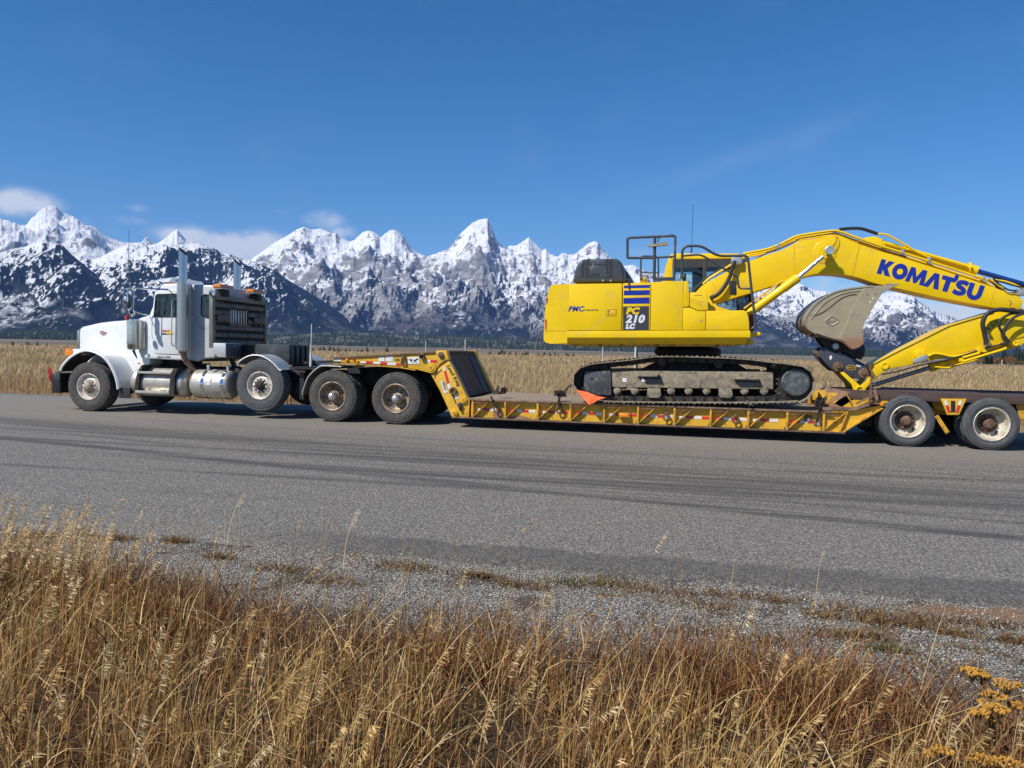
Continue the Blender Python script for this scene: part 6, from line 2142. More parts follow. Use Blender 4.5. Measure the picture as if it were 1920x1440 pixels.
def rails():
    S = lambda l, Y: pts3(l, Y, C5)
    Y = YN + 0.05
    r = 0.024
    mb = MB()
    mb.tube(round_poly(S([(990, 234), (778, 234), (770, 228), (770, 78), (780, 70), (1150, 53), (1162, 62), (1156, 300), (1152, 415)], Y), 0.09), r, 8)
    mb.tube(S([(994, 66), (990, 415)], Y), r + 0.004, 8)
    mb.tube(S([(985, 233), (1156, 222)], Y), r * 0.8, 8)
    a, b = S([(1000, 392), (1150, 388)], Y), S([(1000, 420), (1150, 416)], Y)
    mb.box(a[0].x, a[1].x, Y - 0.03, Y + 0.03, b[0].z, a[0].z, 0.006)
    mb.build('handrail', M_dark, exc, 50)
    mb = MB()
    Y2 = YN + 0.85
    mb.tube(round_poly([S([(880, 420)], Y2)[0], S([(880, 218)], Y2)[0], S([(1022, 222)], Y2)[0], S([(1025, 395)], Y2)[0]], 0.06), 0.017, 8)
    mb.tube(S([(880, 356), (1025, 356)], Y2), 0.013, 8)
    mb.build('handrail', M_dark, exc, 50)
    c = S([(1020, 119)], Y)[0]
    lh = MB().loft([[Vector((c.x - 0.19 + 0.0 * k, c.y - 0.06 + 0.02, c.z - 0.02)), Vector((c.x + 0.19, c.y - 0.06, c.z + 0.035)), Vector((c.x + 0.19, c.y + 0.06, c.z + 0.035)), Vector((c.x - 0.19, c.y + 0.06, c.z - 0.02))] if k == 0 else
                    [Vector((c.x - 0.17, c.y - 0.06, c.z - 0.06)), Vector((c.x + 0.17, c.y - 0.06, c.z - 0.025)), Vector((c.x + 0.17, c.y + 0.06, c.z - 0.025)), Vector((c.x - 0.17, c.y + 0.06, c.z - 0.06))] for k in (0, 1)])
    lh.build('rear_mirror', M_mud, exc, 30)
    MB().tube([c + Vector((0.0, 0, 0.03)), c + Vector((0.01, 0, 0.12)), c + Vector((0.27, 0, 0.17))], 0.012, 6).build('mirror_arm', M_black, exc)
    # rail beside the steps, running down to the track
    C6 = (1120, 420, 6.4)
    T = lambda l, Y: pts3(l, Y, C6)
    Y = YN + 0.06
    mb = MB()
    main = T([(1012, 660), (1020, 312), (1062, 266), (1242, 258), (1440, 384), (1785, 380), (1810, 425), (1845, 740), (1892, 1150)], Y) + pts3([(1416, 612), (1409, 617)], Y)
    mb.tube(round_poly(main, 0.12), r, 8)
    inn = T([(1032, 382), (1238, 363), (1610, 590), (1682, 640), (1690, 700)], Y)
    mb.tube(round_poly(inn, 0.10), r * 0.8, 8)
    mb.tube(round_poly(T([(1690, 700), (1700, 775), (1846, 776)], Y), 0.06), r * 0.8, 8)
    mb.build('step_rail', M_dark, exc, 50)
    q = xz([(1366, 526.5), (1380, 528), (1381, 554), (1369, 553)], Y)
    MB().prism(q, Y - 0.10, Y + 0.08, 0.02, 2).build('side_mirror', M_black, exc, 40)
    c = at(1283.5, 520, YN + 0.08)
    MB().lathe([(0.0, -0.05), (0.06, -0.04), (0.08, 0.0), (0.06, 0.03), (0, 0.03)], c, 'X', 20).build('round_mirror', M_black, exc, 40)


rails()


def exc_cab():
    Y0, Y1 = W + 1.72, W + 2.66
    P = lambda l: xz(l, Y0)
    roof = P([(1254, 481), (1258, 476.5), (1266, 475), (1384, 475), (1394, 479), (1397, 485), (1254, 487)])
    cabr = bpy.data.objects.new('cab', None)
    COL.objects.link(cabr)
    cabr.parent = exc
    cabr.location = (0, 0, 0)
    o = MB().prism(roof, Y0, Y1, 0.03, 3).build('roof', M_yel, cabr, 40)
    a = at(1254, 482, Y0)
    b = at(1243, 600, Y0)
    rear = P([(1254, 482), (1262, 482), (1258, 560), (1258, 620), (1242, 620), (1244, 522), (1248, 500)])
    for y0, y1 in ((Y0, Y0 + 0.10), (Y1 - 0.10, Y1)):
        MB().prism(rear, y0, y1, 0.015).build('rear_pillar', M_yel, cabr, 35)
    br = P([(1244, 523), (1258, 523), (1258, 620), (1242, 620)])
    MB().prism(br, Y0 + 0.1, Y1 - 0.1).build('rear_panel', M_yel, cabr)
    for nm, l in (('front_pillar', [(1397, 484), (1403, 484), (1412, 560), (1412, 620), (1404, 620), (1404, 562)]), ('middle_pillar', [(1318, 486), (1325, 486), (1324, 620), (1317, 620)])):
        for y0, y1 in ((Y0, Y0 + 0.06), (Y1 - 0.06, Y1)):
            MB().prism(P(l), y0, y1, 0.01).build(nm, M_cabin, cabr, 35)
    # dark head lining band and sill, floor
    for y0, y1 in ((Y0 + 0.01, Y0 + 0.05), (Y1 - 0.05, Y1 - 0.01)):
        MB().prism(P([(1262, 487), (1397, 485), (1398, 500), (1262, 502)]), y0, y1).build('header_band', M_cabin, cabr)
    MB().prism(P([(1258, 588), (1412, 586), (1412, 622), (1258, 622)]), Y0 + 0.02, Y1 - 0.02, 0.01).build('cab_floor', M_cabin, cabr)
    for yy in (Y0 + 0.02, Y1 - 0.02):
        g = MB()
        g.poly([Vector((x, yy, z)) for x, z in P([(1262, 486), (1397, 484), (1404, 562), (1405, 588), (1258, 590)])])
        g.build('side_window', M_gl, cabr, 0)
    g = MB()
    q = P([(1400, 486), (1408, 560)])
    g.poly([Vector((q[0][0], Y0 + 0.06, q[0][1])), Vector((q[0][0], Y1 - 0.06, q[0][1])), Vector((q[1][0], Y1 - 0.06, q[1][1])), Vector((q[1][0], Y0 + 0.06, q[1][1]))])
    g.build('windscreen', M_gl, cabr, 0)
    # seat and consoles
    s = P([(1299, 500), (1316, 500), (1320, 560), (1345, 562), (1346, 575), (1300, 578)])
    MB().prism(s, Y0 + 0.25, Y0 + 0.72, 0.04, 3).build('seat', M_cabin, cabr, 40)
    MB().prism(P([(1286, 545), (1298, 545), (1300, 590), (1286, 590)]), Y0 + 0.2, Y0 + 0.75, 0.02).build('console', M_cabin, cabr)
    MB().prism(P([(1385, 545), (1395, 540), (1402, 590), (1385, 590)]), Y0 + 0.3, Y0 + 0.6, 0.02).build('console', M_cabin, cabr)
    m, t_ = at(1296.5, 474, Y0 + 0.2), at(1299.5, 383, Y0 + 0.2)
    k = at(1297, 462, Y0 + 0.2)
    MB().tube([m, k, k + (t_ - k) * 0.03, t_], [0.02, 0.014, 0.006, 0.004], 6).build('aerial', M_black, cabr)


exc_cab()

YB = W + 1.05        # near face of the boom


def boom():
    up = [(1306, 546), (1317, 535), (1336, 524), (1367, 506.5), (1399, 491.5), (1438, 477.5), (1462, 470), (1482, 461), (1497, 451.5), (1526, 447.5), (1560, 441), (1574, 441.2), (1591, 449), (1610, 457.5), (1660, 473.5), (1691, 482.5),
          (1740, 498), (1786, 513), (1844, 532), (1868, 540.5), (1907, 554.5), (1917, 560)]
    lo = [(1919, 567), (1915, 577.5), (1907, 582), (1859, 576.5), (1757, 557.5), (1684, 541), (1640, 530.8), (1613, 521.5), (1590, 516), (1570, 513.2), (1548, 512), (1526, 514.2), (1504, 520), (1474, 528.5), (1443, 538), (1409, 549),
          (1380, 557.5), (1350, 567.5), (1335, 574), (1322, 576), (1309, 568), (1303, 556)]
    b = MB().prism(xz(up + lo, YB), YB, YB + 0.56, 0.012, 2).build('boom', M_yel, exc, 32)
    yy = YB - 0.001
    # butt welds across the boom plates
    for l in ([(1489, 456), (1490, 520)], [(1611, 459), (1597, 516)], [(1613, 460), (1599, 516.5)], [(1866, 544), (1855, 574)], [(1335, 529), (1343, 545)]):
        p, q = pts3(l, yy)
        MB().tube([p, q], 0.004, 5).build('weld_seam', M_tyel2, b)
    c = at(1550, 473, yy)
    MB().lathe([(0.225, 0.0), (0.215, -0.006), (0.14, -0.006), (0.13, -0.016), (0.09, -0.018), (0.0, -0.018)], (c.x - 0.03, yy, c.z), 'Y', 40).build('boss_plate', M_yel, b, 40)
    MB().lathe([(0.05, 0.0), (0.05, -0.27), (0.0, -0.27)], (c.x, yy, c.z), 'Y', 24).build('cylinder_pin', M_zinc, b, 40)
    MB().lathe([(0.085, -0.27), (0.085, -0.30), (0.075, -0.306), (0.06, -0.306), (0.055, -0.30), (0, -0.30)], (c.x, yy, c.z), 'Y', 32).build('pin_cap', M_zinc, b, 40)
    # lettering, each letter a bold plate of paint
    p0, p1 = at(1643.5, 512.5, YB), at(1823, 560.5, YB)
    ang = math.atan2(p1.z - p0.z, p1.x - p0.x)
    Hh = 0.285
    o_ = lambda cx, cy, rx, ry, a0, a1, n=14: [(cx + rx * math.cos(R(a0 + (a1 - a0) * i / n)), cy + ry * math.sin(R(a0 + (a1 - a0) * i / n))) for i in range(n + 1)]
    L = {
        'K': [[(0, 0), (0.36, 0), (0.36, 0.36), (0.62, 0), (1.06, 0), (0.66, 0.52), (1.03, 1), (0.62, 1), (0.36, 0.66), (0.36, 1), (0, 1)]],
        'M': [[(0, 0), (0.33, 0), (0.38, 0.52), (0.62, 0.02), (0.84, 0.02), (1.08, 0.52), (1.10, 0), (1.46, 0), (1.36, 1), (1.02, 1), (0.73, 0.44), (0.46, 1), (0.12, 1)]],
        'A': [[(0, 0), (0.40, 0), (0.66, 0.60), (0.80, 0), (1.20, 0), (0.90, 1), (0.52, 1)]],
        'T': [[(0.33, 0), (0.72, 0), (0.72, 0.70), (1.00, 0.72), (1.16, 0.92), (1.16, 1.24), (0.86, 1.24), (0.86, 1.0), (0, 1.0), (0, 0.72), (0.33, 0.72)]],
        'U': [[(0, 1)] + o_(0.56, 0.40, 0.56, 0.46, 180, 360) + [(1.12, 1), (0.76, 1)] + o_(0.56, 0.42, 0.19, 0.18, 360, 180) + [(0.37, 1)]],
    }
    cl = smooth_line([Vector(q).to_3d() for q in ((0.93, 0.80), (0.74, 0.87), (0.50, 0.87), (0.27, 0.80), (0.22, 0.66), (0.36, 0.55), (0.62, 0.47), (0.80, 0.35), (0.74, 0.20), (0.50, 0.125), (0.26, 0.13), (0.02, 0.20))], 5)
    lf, rt_ = [], []
    for i, q in enumerate(cl):
        d = (cl[min(i + 1, len(cl) - 1)] - cl[max(i - 1, 0)]).normalized()
        hw = 0.145
        lf.append((q.x - d.y * hw * 1.05, q.y + d.x * hw))
        rt_.append((q.x + d.y * hw * 1.05, q.y - d.x * hw))
    L['S'] = [lf + rt_[::-1]]
    xoff = {'K': 0.0, 'O': 1.08, 'M': 2.22, 'A': 3.62, 'T': 4.78, 'S': 5.85, 'U': 6.86}
    tot = 7.98
    k = (p1 - p0).length / 7.42
    kx = k
    for ch in 'KOMATSU':
        mb = MB()

        def tr(u, v):
            q = p0 + Vector((math.cos(ang), 0, math.sin(ang))) * ((xoff[ch] + u) * kx) + Vector((-math.sin(ang), 0, math.cos(ang))) * (v * Hh)
            return (q.x, q.z)
        if ch == 'O':
            outer = [tr(*q) for q in o_(0.56, 0.5, 0.58, 0.53, 0, 360, 36)[:-1]]
            inner = [tr(*q) for q in o_(0.56, 0.5, 0.23, 0.20, 0, 360, 36)[:-1]]
            ya, yb = yy - 0.0025, yy + 0.0015
            rr = [[Vector((x, ya, z)) for x, z in outer], [Vector((x, ya, z)) for x, z in inner]]
            mb.loft(rr, cap=False)
            mb.loft([[Vector((x, yb, z)) for x, z in outer], rr[0]], cap=False)
            mb.loft([rr[1], [Vector((x, yb, z)) for x, z in inner]], cap=False)
        else:
            for pl in L[ch]:
                mb.prism([tr(*q) for q in pl], yy - 0.0025, yy + 0.0015)
        mb.build('boom_letter', M_blue, b, 0)
    # pipes along the top of the boom
    YP = YB + 0.06
    main = [(1393, 476), (1410, 472.5), (1441, 467), (1467, 456.5), (1491, 442.8), (1530, 436.5), (1568, 431.5), (1591, 440), (1628, 453.5), (1660, 464), (1691, 473.5), (1740, 489), (1800, 508.5), (1844, 522.5), (1862, 530), (1880, 541)]
    for dy, dz in ((0.0, 0.0), (0.12, -0.03), (0.36, 0.0), (0.46, -0.03)):
        pl = [p + Vector((0, dy, dz)) for p in pts3(main, YP)]
        MB().tube(round_poly(pl, 0.12, 3), 0.025 if dz == 0 else 0.018, 8).build('boom_pipe', M_yel, b, 50)
    lw = [(1404, 492), (1438, 474), (1462, 466), (1484, 456), (1500, 447), (1540, 441), (1566, 436.5), (1600, 449), (1640, 463), (1700, 482)]
    MB().tube([p + Vector((0, 0.0, 0.0)) for p in pts3(lw, YB + 0.03)], 0.012, 6).build('boom_pipe', M_hose, b, 50)
    up2 = [(1318, 535), (1330, 524), (1360, 506), (1385, 490), (1404, 482)]
    MB().tube([p + Vector((0, 0.02, 0.03)) for p in pts3(up2, YB)], 0.022, 8).build('boom_pipe', M_yel, b, 50)
    MB().tube([p + Vector((0, 0.10, 0.05)) for p in pts3([(1302, 548), (1312, 536), (1330, 521), (1360, 503)], YB)], 0.02, 8).build('boom_hose', M_hose, b, 50)
    for x, y in ((1459, 460.5), (1692, 471.5), (1742, 486), (1844, 520)):
        c = at(x, y, YP)
        MB().box(c.x - 0.025, c.x + 0.025, YP - 0.035, YP + 0.50, c.z - 0.05, c.z + 0.035, 0.008).build('pipe_clamp', M_zinc, b)
    MB().tube(smooth_line(pts3([(1574, 430), (1590, 428.5), (1602, 428), (1616, 429), (1634, 434.5), (1645, 438.5)], YP + 0.1), 5), 0.032, 10).build('boom_hose', M_hose, b, 60)
    MB().tube(smooth_line(pts3([(1645, 438.5), (1662, 440), (1680, 449), (1702, 462), (1722, 474), (1745, 484)], YP + 0.1), 5), 0.02, 8).build('boom_pipe', M_yel, b, 60)
    for l in ([(1567, 440), (1567, 447), (1562, 457), (1556, 465)], [(1569, 441), (1573, 450), (1570, 462), (1562, 473)]):
        MB().tube(smooth_line(pts3(l, YB - 0.03), 5), 0.006, 5).build('grease_line', M_tyel2, b, 50)
    # arm cylinder lying along the top
    YC = YB + 0.28
    MB().prism(xz([(1606, 456), (1622, 445.5), (1640, 443.5), (1652, 448), (1656, 456), (1650, 470)], YC - 0.1), YC - 0.14, YC - 0.10, 0.006).build('cylinder_bracket', M_yel, b)
    MB().prism(xz([(1606, 456), (1622, 445.5), (1640, 443.5), (1652, 448), (1656, 456), (1650, 470)], YC - 0.1), YC + 0.10, YC + 0.14, 0.006).build('cylinder_bracket', M_yel, b)
    p, q = at(1636, 453, YC), at(1831, 508, YC)
    d = (q - p).normalized()
    ac = MB().tube([p, p + d * 0.05, q - d * 0.14, q - d * 0.138, q], [0.05, 0.075, 0.075, 0.095, 0.095], 18)
    aco = ac.build('arm_cylinder', M_yel, exc, 40)
    r_ = at(1935, 537, YC)
    MB().tube([q, r_], 0.045, 14).build('cylinder_rod', M_blued, aco, 50)
    MB().tube([p + d * 0.2 + Vector((0, -0.11, 0.02)), q - d * 0.2 + Vector((0, -0.11, 0.02))], 0.016, 8).build('cylinder_pipe', M_yel, aco, 50)
    for t_ in (0.33, 0.93):
        c = p + (q - p) * t_
        MB().tube([c + Vector((0, -0.13, 0.0)), c + Vector((0, -0.05, 0.10)), c + Vector((0, 0.05, 0.10))], 0.022, 6).build('cylinder_clamp', M_yel, aco)
    # hoses at the boom end
    for k, l in enumerate(([(1862, 522), (1875, 534), (1890, 543), (1907, 545), (1918, 541)], [(1858, 528), (1872, 541), (1888, 549), (1905, 549), (1919, 544)], [(1864, 526), (1880, 530), (1900, 536), (1920, 539)],
                             [(1850, 523), (1870, 536), (1890, 551), (1910, 551)])):
        MB().tube(smooth_line([v + Vector((0, -0.02 * k, 0)) for v in pts3(l, YP)], 5), 0.015, 8).build('boom_hose', M_tyel2 if k == 3 else M_hose, b, 60)
    MB().tube(smooth_line(pts3([(1858, 526), (1880, 527), (1900, 533), (1922, 543)], YP + 0.1), 5), 0.022, 8).build('boom_pipe', M_yel, b, 60)
    c = at(1912, 548, YP)
    MB().box(c.x - 0.06, c.x + 0.06, YB - 0.03, YB + 0.2, c.z - 0.07, c.z + 0.06, 0.02).build('hose_clamp', M_zinc, b)
    MB().tube(round_poly(pts3([(1892, 562), (1896, 566), (1893, 570), (1894, 576), (1903, 577)], YB - 0.01), 0.03), 0.010, 6).build('lifting_lug', M_tyel2, b)
    # swivel and fat hose at the boom foot
    c = at(1381, 489, YB - 0.05)
    MB().box(c.x - 0.10, c.x + 0.10, YB - 0.12, YB + 0.04, c.z - 0.08, c.z + 0.09, 0.03, 2).build('rotation_valve', M_zinc, b)
    MB().tube(smooth_line(pts3([(1378, 489), (1374, 500), (1371, 512), (1365, 526), (1355, 542), (1344, 553), (1331, 558.5)], YB - 0.10), 6), 0.04, 12).build('boom_hose', M_hose, b, 60)
    # boom cylinders, one each side
    for s in (0, 1):
        y = YB - 0.17 if s == 0 else YB + 0.56 + 0.17
        Q = lambda x, y_: Vector((at(x, y_, YB - 0.17).x, y, at(x, y_, YB - 0.17).z))
        foot, gl, pin = Q(1401, 590), Q(1497, 520), Q(1549, 476)
        d = (gl - foot).normalized()
        bc = MB().tube([foot, foot + d * 0.08, gl - d * 0.34, gl - d * 0.338, gl - d * 0.02, gl], [0.055, 0.078, 0.078, 0.088, 0.088, 0.07], 20).build('boom_cylinder', M_yel, exc, 40)
        MB().tube([gl, pin], 0.042, 16).build('cylinder_rod', M_chrome, bc, 50)
        MB().tube([pin + Vector((0, -0.05, 0)), pin + Vector((0, 0.05, 0))], 0.085, 20).build('rod_eye', M_yel, bc, 40)
        off = Vector((0, 0, 0)) + Vector((-d.z, 0, d.x)) * 0.13
        MB().tube([foot + d * 0.02 + off, gl - d * 0.3 + off, gl - d * 0.2 + Vector((-d.z, 0, d.x)) * 0.08], 0.018, 8).build('cylinder_pipe', M_tyel, bc, 50)
        m_ = foot + d * ((gl - foot).length * 0.42)
        MB().tube([m_, m_ + off], 0.02, 6).build('pipe_clip', M_tyel2, bc)


boom()


def arm():
    YA = YB + 0.05
    A = lambda l: xz(l, YA)
    up = [(1630, 685), (1660, 669.5), (1686, 656), (1730, 634.5), (1778, 610.5), (1851, 588.3), (1862, 584.8), (1900, 580), (1935, 577), (1960, 590), (1965, 610)]
    lo = [(1950, 624), (1920, 631), (1892, 639.3), (1846, 651.5), (1787, 667), (1728, 680), (1670, 690.5), (1658, 696), (1648, 703), (1638.5, 710), (1634, 698)]
    a = MB().prism(A(up + lo), YA, YA + 0.46, 0.012, 2).build('arm', M_yel, exc, 32)
    fl = [(x, y - 0.5) for x, y in up[:7]]
    L = A(fl)
    MB().strip(L, YA - 0.02, YA + 0.48, 0.016).build('arm_flange', M_yel, a, 40)
    MB().prism(A([(1884, 640), (1920, 628), (1936, 626), (1925, 640), (1915, 648), (1904, 651), (1893, 647)]), YA + 0.02, YA + 0.06, 0.008).build('cylinder_lug', M_yel, a)
    for x, y, r, mt in ((1659, 685.6, 0.075, M_yel), (1904, 644, 0.05, M_yel)):
        c = at(x, y, YA)
        MB().lathe([(r, 0.02), (r, -0.02), (r * 0.9, -0.028), (r * 0.55, -0.028), (r * 0.5, -0.018), (0, -0.018)], (c.x, YA, c.z), 'Y', 26).build('pivot_pin', mt, a, 40)
    # control block and pipes low on the side
    yy = YA - 0.05
    MB().prism(xz([(1715, 662), (1718, 657), (1734, 655.5), (1737, 665), (1733, 673), (1716, 671)], yy), yy, YA + 0.01, 0.008).build('valve_block', M_yel, a)
    MB().prism(xz([(1714, 674), (1735, 665), (1740, 668), (1738, 676), (1718, 681), (1712, 680)], yy - 0.05), yy - 0.06, yy + 0.03, 0.012).build('valve_body', M_zinc, a)
    for l, r_, mt, dy in (([(1740, 668), (1750, 662.5), (1765, 664), (1785, 669), (1800, 667), (1834, 658.5), (1856, 652), (1875, 646)], 0.026, M_yel, 0.0),
                          ([(1652, 702), (1680, 697), (1712, 688), (1728, 683.5), (1770, 676), (1800, 667.5), (1850, 652), (1880, 644)], 0.014, M_hose, 0.03),
                          ([(1803, 670.5), (1820, 666), (1835, 661.5)], 0.022, M_yel, 0.05), ([(1804, 678), (1850, 664), (1880, 655), (1888, 651)], 0.024, M_yel, 0.05)):
        MB().tube(round_poly([v + Vector((0, -dy, 0)) for v in pts3(l, YA - 0.04)], 0.06, 3), r_, 8).build('arm_pipe', mt, a, 50)
    for x, y in ((1836, 656.5), (1845, 657), (1802, 675)):
        c = at(x, y, YA - 0.05)
        MB().box(c.x - 0.04, c.x + 0.04, YA - 0.09, YA + 0.02, c.z - 0.035, c.z + 0.035, 0.008).build('pipe_clamp', M_yel, a)
    # ribbed hoses looping from the boom to the arm
    for l, r_, dy in (([(1849, 646), (1848, 636), (1845, 622), (1842.5, 608), (1846, 595), (1853, 587), (1864, 582), (1880, 580.5), (1900, 583), (1925, 586)], 0.040, 0.16),
                      ([(1893, 642), (1885, 632), (1877, 620), (1873, 610), (1876, 600), (1885, 593), (1897, 588), (1912, 587)], 0.024, 0.14),
                      ([(1890, 648), (1886, 638), (1882, 626), (1886, 612), (1894, 601), (1905, 593), (1918, 588)], 0.026, 0.20)):
        pl = smooth_line([v for v in pts3(l, YA - dy)], 10)
        rr = [r_ * (1.07 if i % 2 else 0.95) for i in range(len(pl))]
        mb = MB()
        mb.tube(pl, rr, 10)
        mb.build('arm_hose', M_hose, a, 60)
    c = at(1849.5, 644, YA - 0.14)
    MB().tube([c + Vector((-0.005, 0, 0.16)), c + Vector((0, 0, 0.05))], 0.043, 12).build('hose_fitting', M_zinc, a, 50)
    MB().tube([c + Vector((0, 0, 0.03)), c + Vector((0.01, 0.02, -0.03))], 0.06, 6).build('hose_nut', M_zinc, a, 0)
    MB().prism(xz([(1848, 613), (1855, 615), (1855, 619), (1849, 618)], YA - 0.1), YA - 0.14, YA + 0.01).build('hose_bracket', M_black, a)
    tri = pts3([(1856, 602.5), (1870, 603), (1862, 613.5)], YA - 0.002)
    MB().tube(tri, 0.006, 5, closed=True).build('warning_triangle', M_char, a)
    # bucket cylinder under the arm
    YC = YA + 0.2
    g, h, e = at(1626, 725.5, YC), at(1743, 689.5, YC), at(1900, 646, YC)
    d = (e - h).normalized()
    bc = MB().tube([h, h + d * 0.10, h + d * 0.102, e], [0.085, 0.085, 0.066, 0.066], 18).build('bucket_cylinder', M_yel, exc, 40)
    MB().tube([g, h], 0.04, 14).build('cylinder_rod', mat('dull_chrome_rod', (0.30, 0.30, 0.33), 0.25, 0.9, var=0.1), bc, 50)
    MB().tube(round_poly([h + Vector((0.05, -0.10, 0.02)), h + Vector((0.3, -0.10, 0.0)), h + Vector((0.42, -0.08, 0.06)), h + Vector((0.75, -0.08, 0.16)), e + Vector((-0.3, -0.08, 0.0))], 0.08), 0.02, 8).build('cylinder_pipe', M_yel, bc, 50)
    # linkage: two arms meeting at the rod eye
    for s in (0, 1):
        y0 = YA - 0.10 if s == 0 else YA + 0.50
        y1 = y0 + 0.06
        l1 = xz([(1574, 698), (1582, 697), (1600, 712), (1613, 723), (1619, 731), (1613, 738), (1605, 738), (1600, 731), (1596, 720)], YA - 0.1)
        l2 = xz([(1606, 736), (1604, 729), (1612, 723), (1622, 716), (1629, 706), (1638, 709), (1634, 716), (1624, 726), (1619, 735), (1612, 739)], YA - 0.1)
        MB().prism(l1, y0, y1, 0.012).build('bucket_link', M_yel, exc, 35)
        MB().prism(l2, y0 - 0.065, y0 - 0.005, 0.012).build('bucket_link', M_yel, exc, 35)
    c = at(1611.5, 731, YA - 0.16)
    MB().lathe([(0.09, 0.0), (0.09, -0.03), (0.055, -0.035), (0.05, -0.01), (0, -0.005)], (c.x, YA - 0.165, c.z), 'Y', 26).build('link_pin', M_yel, exc, 40)
    MB().tube([(c.x, YA - 0.16, c.z), (c.x, YA + 0.56, c.z)], 0.05, 14).build('link_pin', M_rust, exc, 40)


arm()


def bucket():
    YA = YB + 0.05
    # quick coupler plates
    Q = lambda l: xz(l, YA - 0.09)
    pl = Q([(1538, 656), (1546, 650), (1553, 653.5), (1567, 661), (1582, 662.5), (1600, 672), (1619, 681), (1625.5, 690), (1627, 701), (1622, 709.5), (1614, 712), (1604, 709.5), (1579, 699), (1564, 696), (1547, 680), (1539, 671), (1535, 663)])
    root = None
    for y0 in (YA - 0.09, YA + 0.50):
        o = MB().prism(pl, y0, y0 + 0.05, 0.008).build('coupler_plate', M_dark, exc, 30)
        root = root or o
    MB().prism(Q([(1545, 672), (1560, 664), (1612, 682), (1618, 700), (1585, 694)]), YA - 0.035, YA + 0.495).build('coupler_body', M_grease, exc)
    ear = Q([(1524, 661), (1526.5, 656.5), (1531, 657), (1540, 661), (1543, 668), (1538, 671), (1530, 666)])
    MB().prism(ear, YA - 0.08, YA + 0.0, 0.01).build('lifting_eye', M_rust, exc)
    for x, y, r, mt in ((1570.6, 687, 0.092, M_rust), (1618.5, 699.5, 0.092, M_rust)):
        c = at(x, y, YA - 0.09)
        f = YA - 0.09
        MB().lathe([(r, 0.0), (r, -0.03), (r * 0.85, -0.035), (r * 0.45, -0.035), (r * 0.42, -0.06), (0, -0.06)], (c.x, f, c.z), 'Y', 26).build('coupler_pin', mt, root, 40)
        MB().tube([(c.x, f, c.z), (c.x, YA + 0.55, c.z)], 0.05, 12).build('pin_shaft', M_rust, exc, 40)
    c = at(1596, 689.3, YA - 0.095)
    e = MB()
    e.loft([[Vector((c.x + 0.09 * math.cos(q), YA - 0.093 - dy, c.z + 0.05 * math.sin(q))) for q in [2 * PI * i / 22 for i in range(22)]] for dy in (0, 0.003)])
    eo = e.build('maker_badge', M_tyel, root, 0)
    e = MB()
    e.loft([[Vector((c.x + 0.076 * math.cos(q), YA - 0.093 - dy, c.z + 0.038 * math.sin(q))) for q in [2 * PI * i / 22 for i in range(22)]] for dy in (0.0035, 0.005)])
    e.build('badge_field', M_black, eo, 0)
    text('badge_lettering', 'gorm', M_tyel, eo, (c.x - 0.062, YA - 0.100, c.z - 0.014), 0.055, 0.0, 0, 0.001, sx=0.95)
    for l in ([(1555.5, 667.5), (1559, 666), (1560.5, 670), (1558, 675), (1555, 673)], [(1606, 683.5), (1615, 684.5), (1614.5, 688.5), (1606, 687)]):
        MB().prism(xz(l, YA - 0.093), YA - 0.096, YA - 0.085).build('label', M_wht, root, 0)
    # bucket ears and its top plate
    BY0, BY1 = YB - 0.27, YB + 0.83
    ears = xz([(1530, 625), (1548, 633), (1570, 640), (1583, 645), (1600, 657), (1618.5, 645), (1622.5, 653), (1621, 667), (1614.5, 674.5), (1601, 671), (1583, 659), (1568, 662), (1556, 656.5), (1545, 647)], YA - 0.02)
    for y0 in (YA - 0.02, YA + 0.43):
        MB().prism(ears, y0, y0 + 0.05, 0.006).build('bucket_ear', M_black, exc)
    for x, y, r, mt in ((1565.5, 649.5, 0.055, M_zinc), (1613, 664.5, 0.045, M_grease)):
        c = at(x, y, YA - 0.02)
        MB().tube([(c.x, YA - 0.10, c.z), (c.x, YA + 0.55, c.z)], r, 18).build('ear_pin', mt, exc, 40)
        MB().lathe([(r * 1.5, 0.0), (r * 1.5, -0.05), (r, -0.05)], (c.x, YA - 0.03, c.z), 'Y', 22).build('pin_boss', M_rust, exc, 40)
    # bucket: side plates, curved shell, lip
    back = [(1652, 537.5), (1619, 539.3), (1592, 543), (1569, 548), (1549, 557.5), (1530.5, 571), (1520, 583.5), (1513.5, 594), (1512, 604), (1515, 613), (1524, 620), (1542, 629), (1570, 637)]
    front = [(1581, 642), (1591, 651.5), (1599, 656), (1610, 652), (1619, 644.5), (1617.3, 628), (1618, 612), (1622, 599), (1633, 580), (1645, 561), (1653, 548), (1666, 542)]
    B = lambda l: xz(l, BY0)
    bpath = smooth_line([Vector((x, 0, z)) for x, z in B(back)], 4)
    side = [(p.x, p.z) for p in bpath] + [(p.x, p.z) for p in smooth_line([Vector((x, 0, z)) for x, z in B(front)], 3)]
    m, t, bsdf = new_mat('bucket_side_steel')
    MATS['bucket_side'] = m
    pos = t.n('ShaderNodeNewGeometry').outputs['Position']
    sp = t.n('ShaderNodeSeparateXYZ')
    t.l.new(pos, sp.inputs[0])
    zc = at(1600, 642, BY0).z
    n1 = t.noise(pos, 5.0, 6, 0.65, 0.4)
    n2 = t.noise(t.mapping(pos, (0.5, 1, 3)), 2.0, 5, 0.6)
    base = t.mix(n2, (0.31, 0.27, 0.19), (0.47, 0.38, 0.225))
    base = t.mix(t.math('MULTIPLY', t.ramp(n1, 0.45, 0.75), 0.5), base, (0.20, 0.185, 0.165))
    wz = t.math('ADD', sp.outputs[2], t.math('MULTIPLY_ADD', n1, 0.20, -0.10))
    xr = at(1586, 642, BY0).x
    wx = t.math('ADD', sp.outputs[0], t.math('MULTIPLY_ADD', n1, 0.2, -0.1))
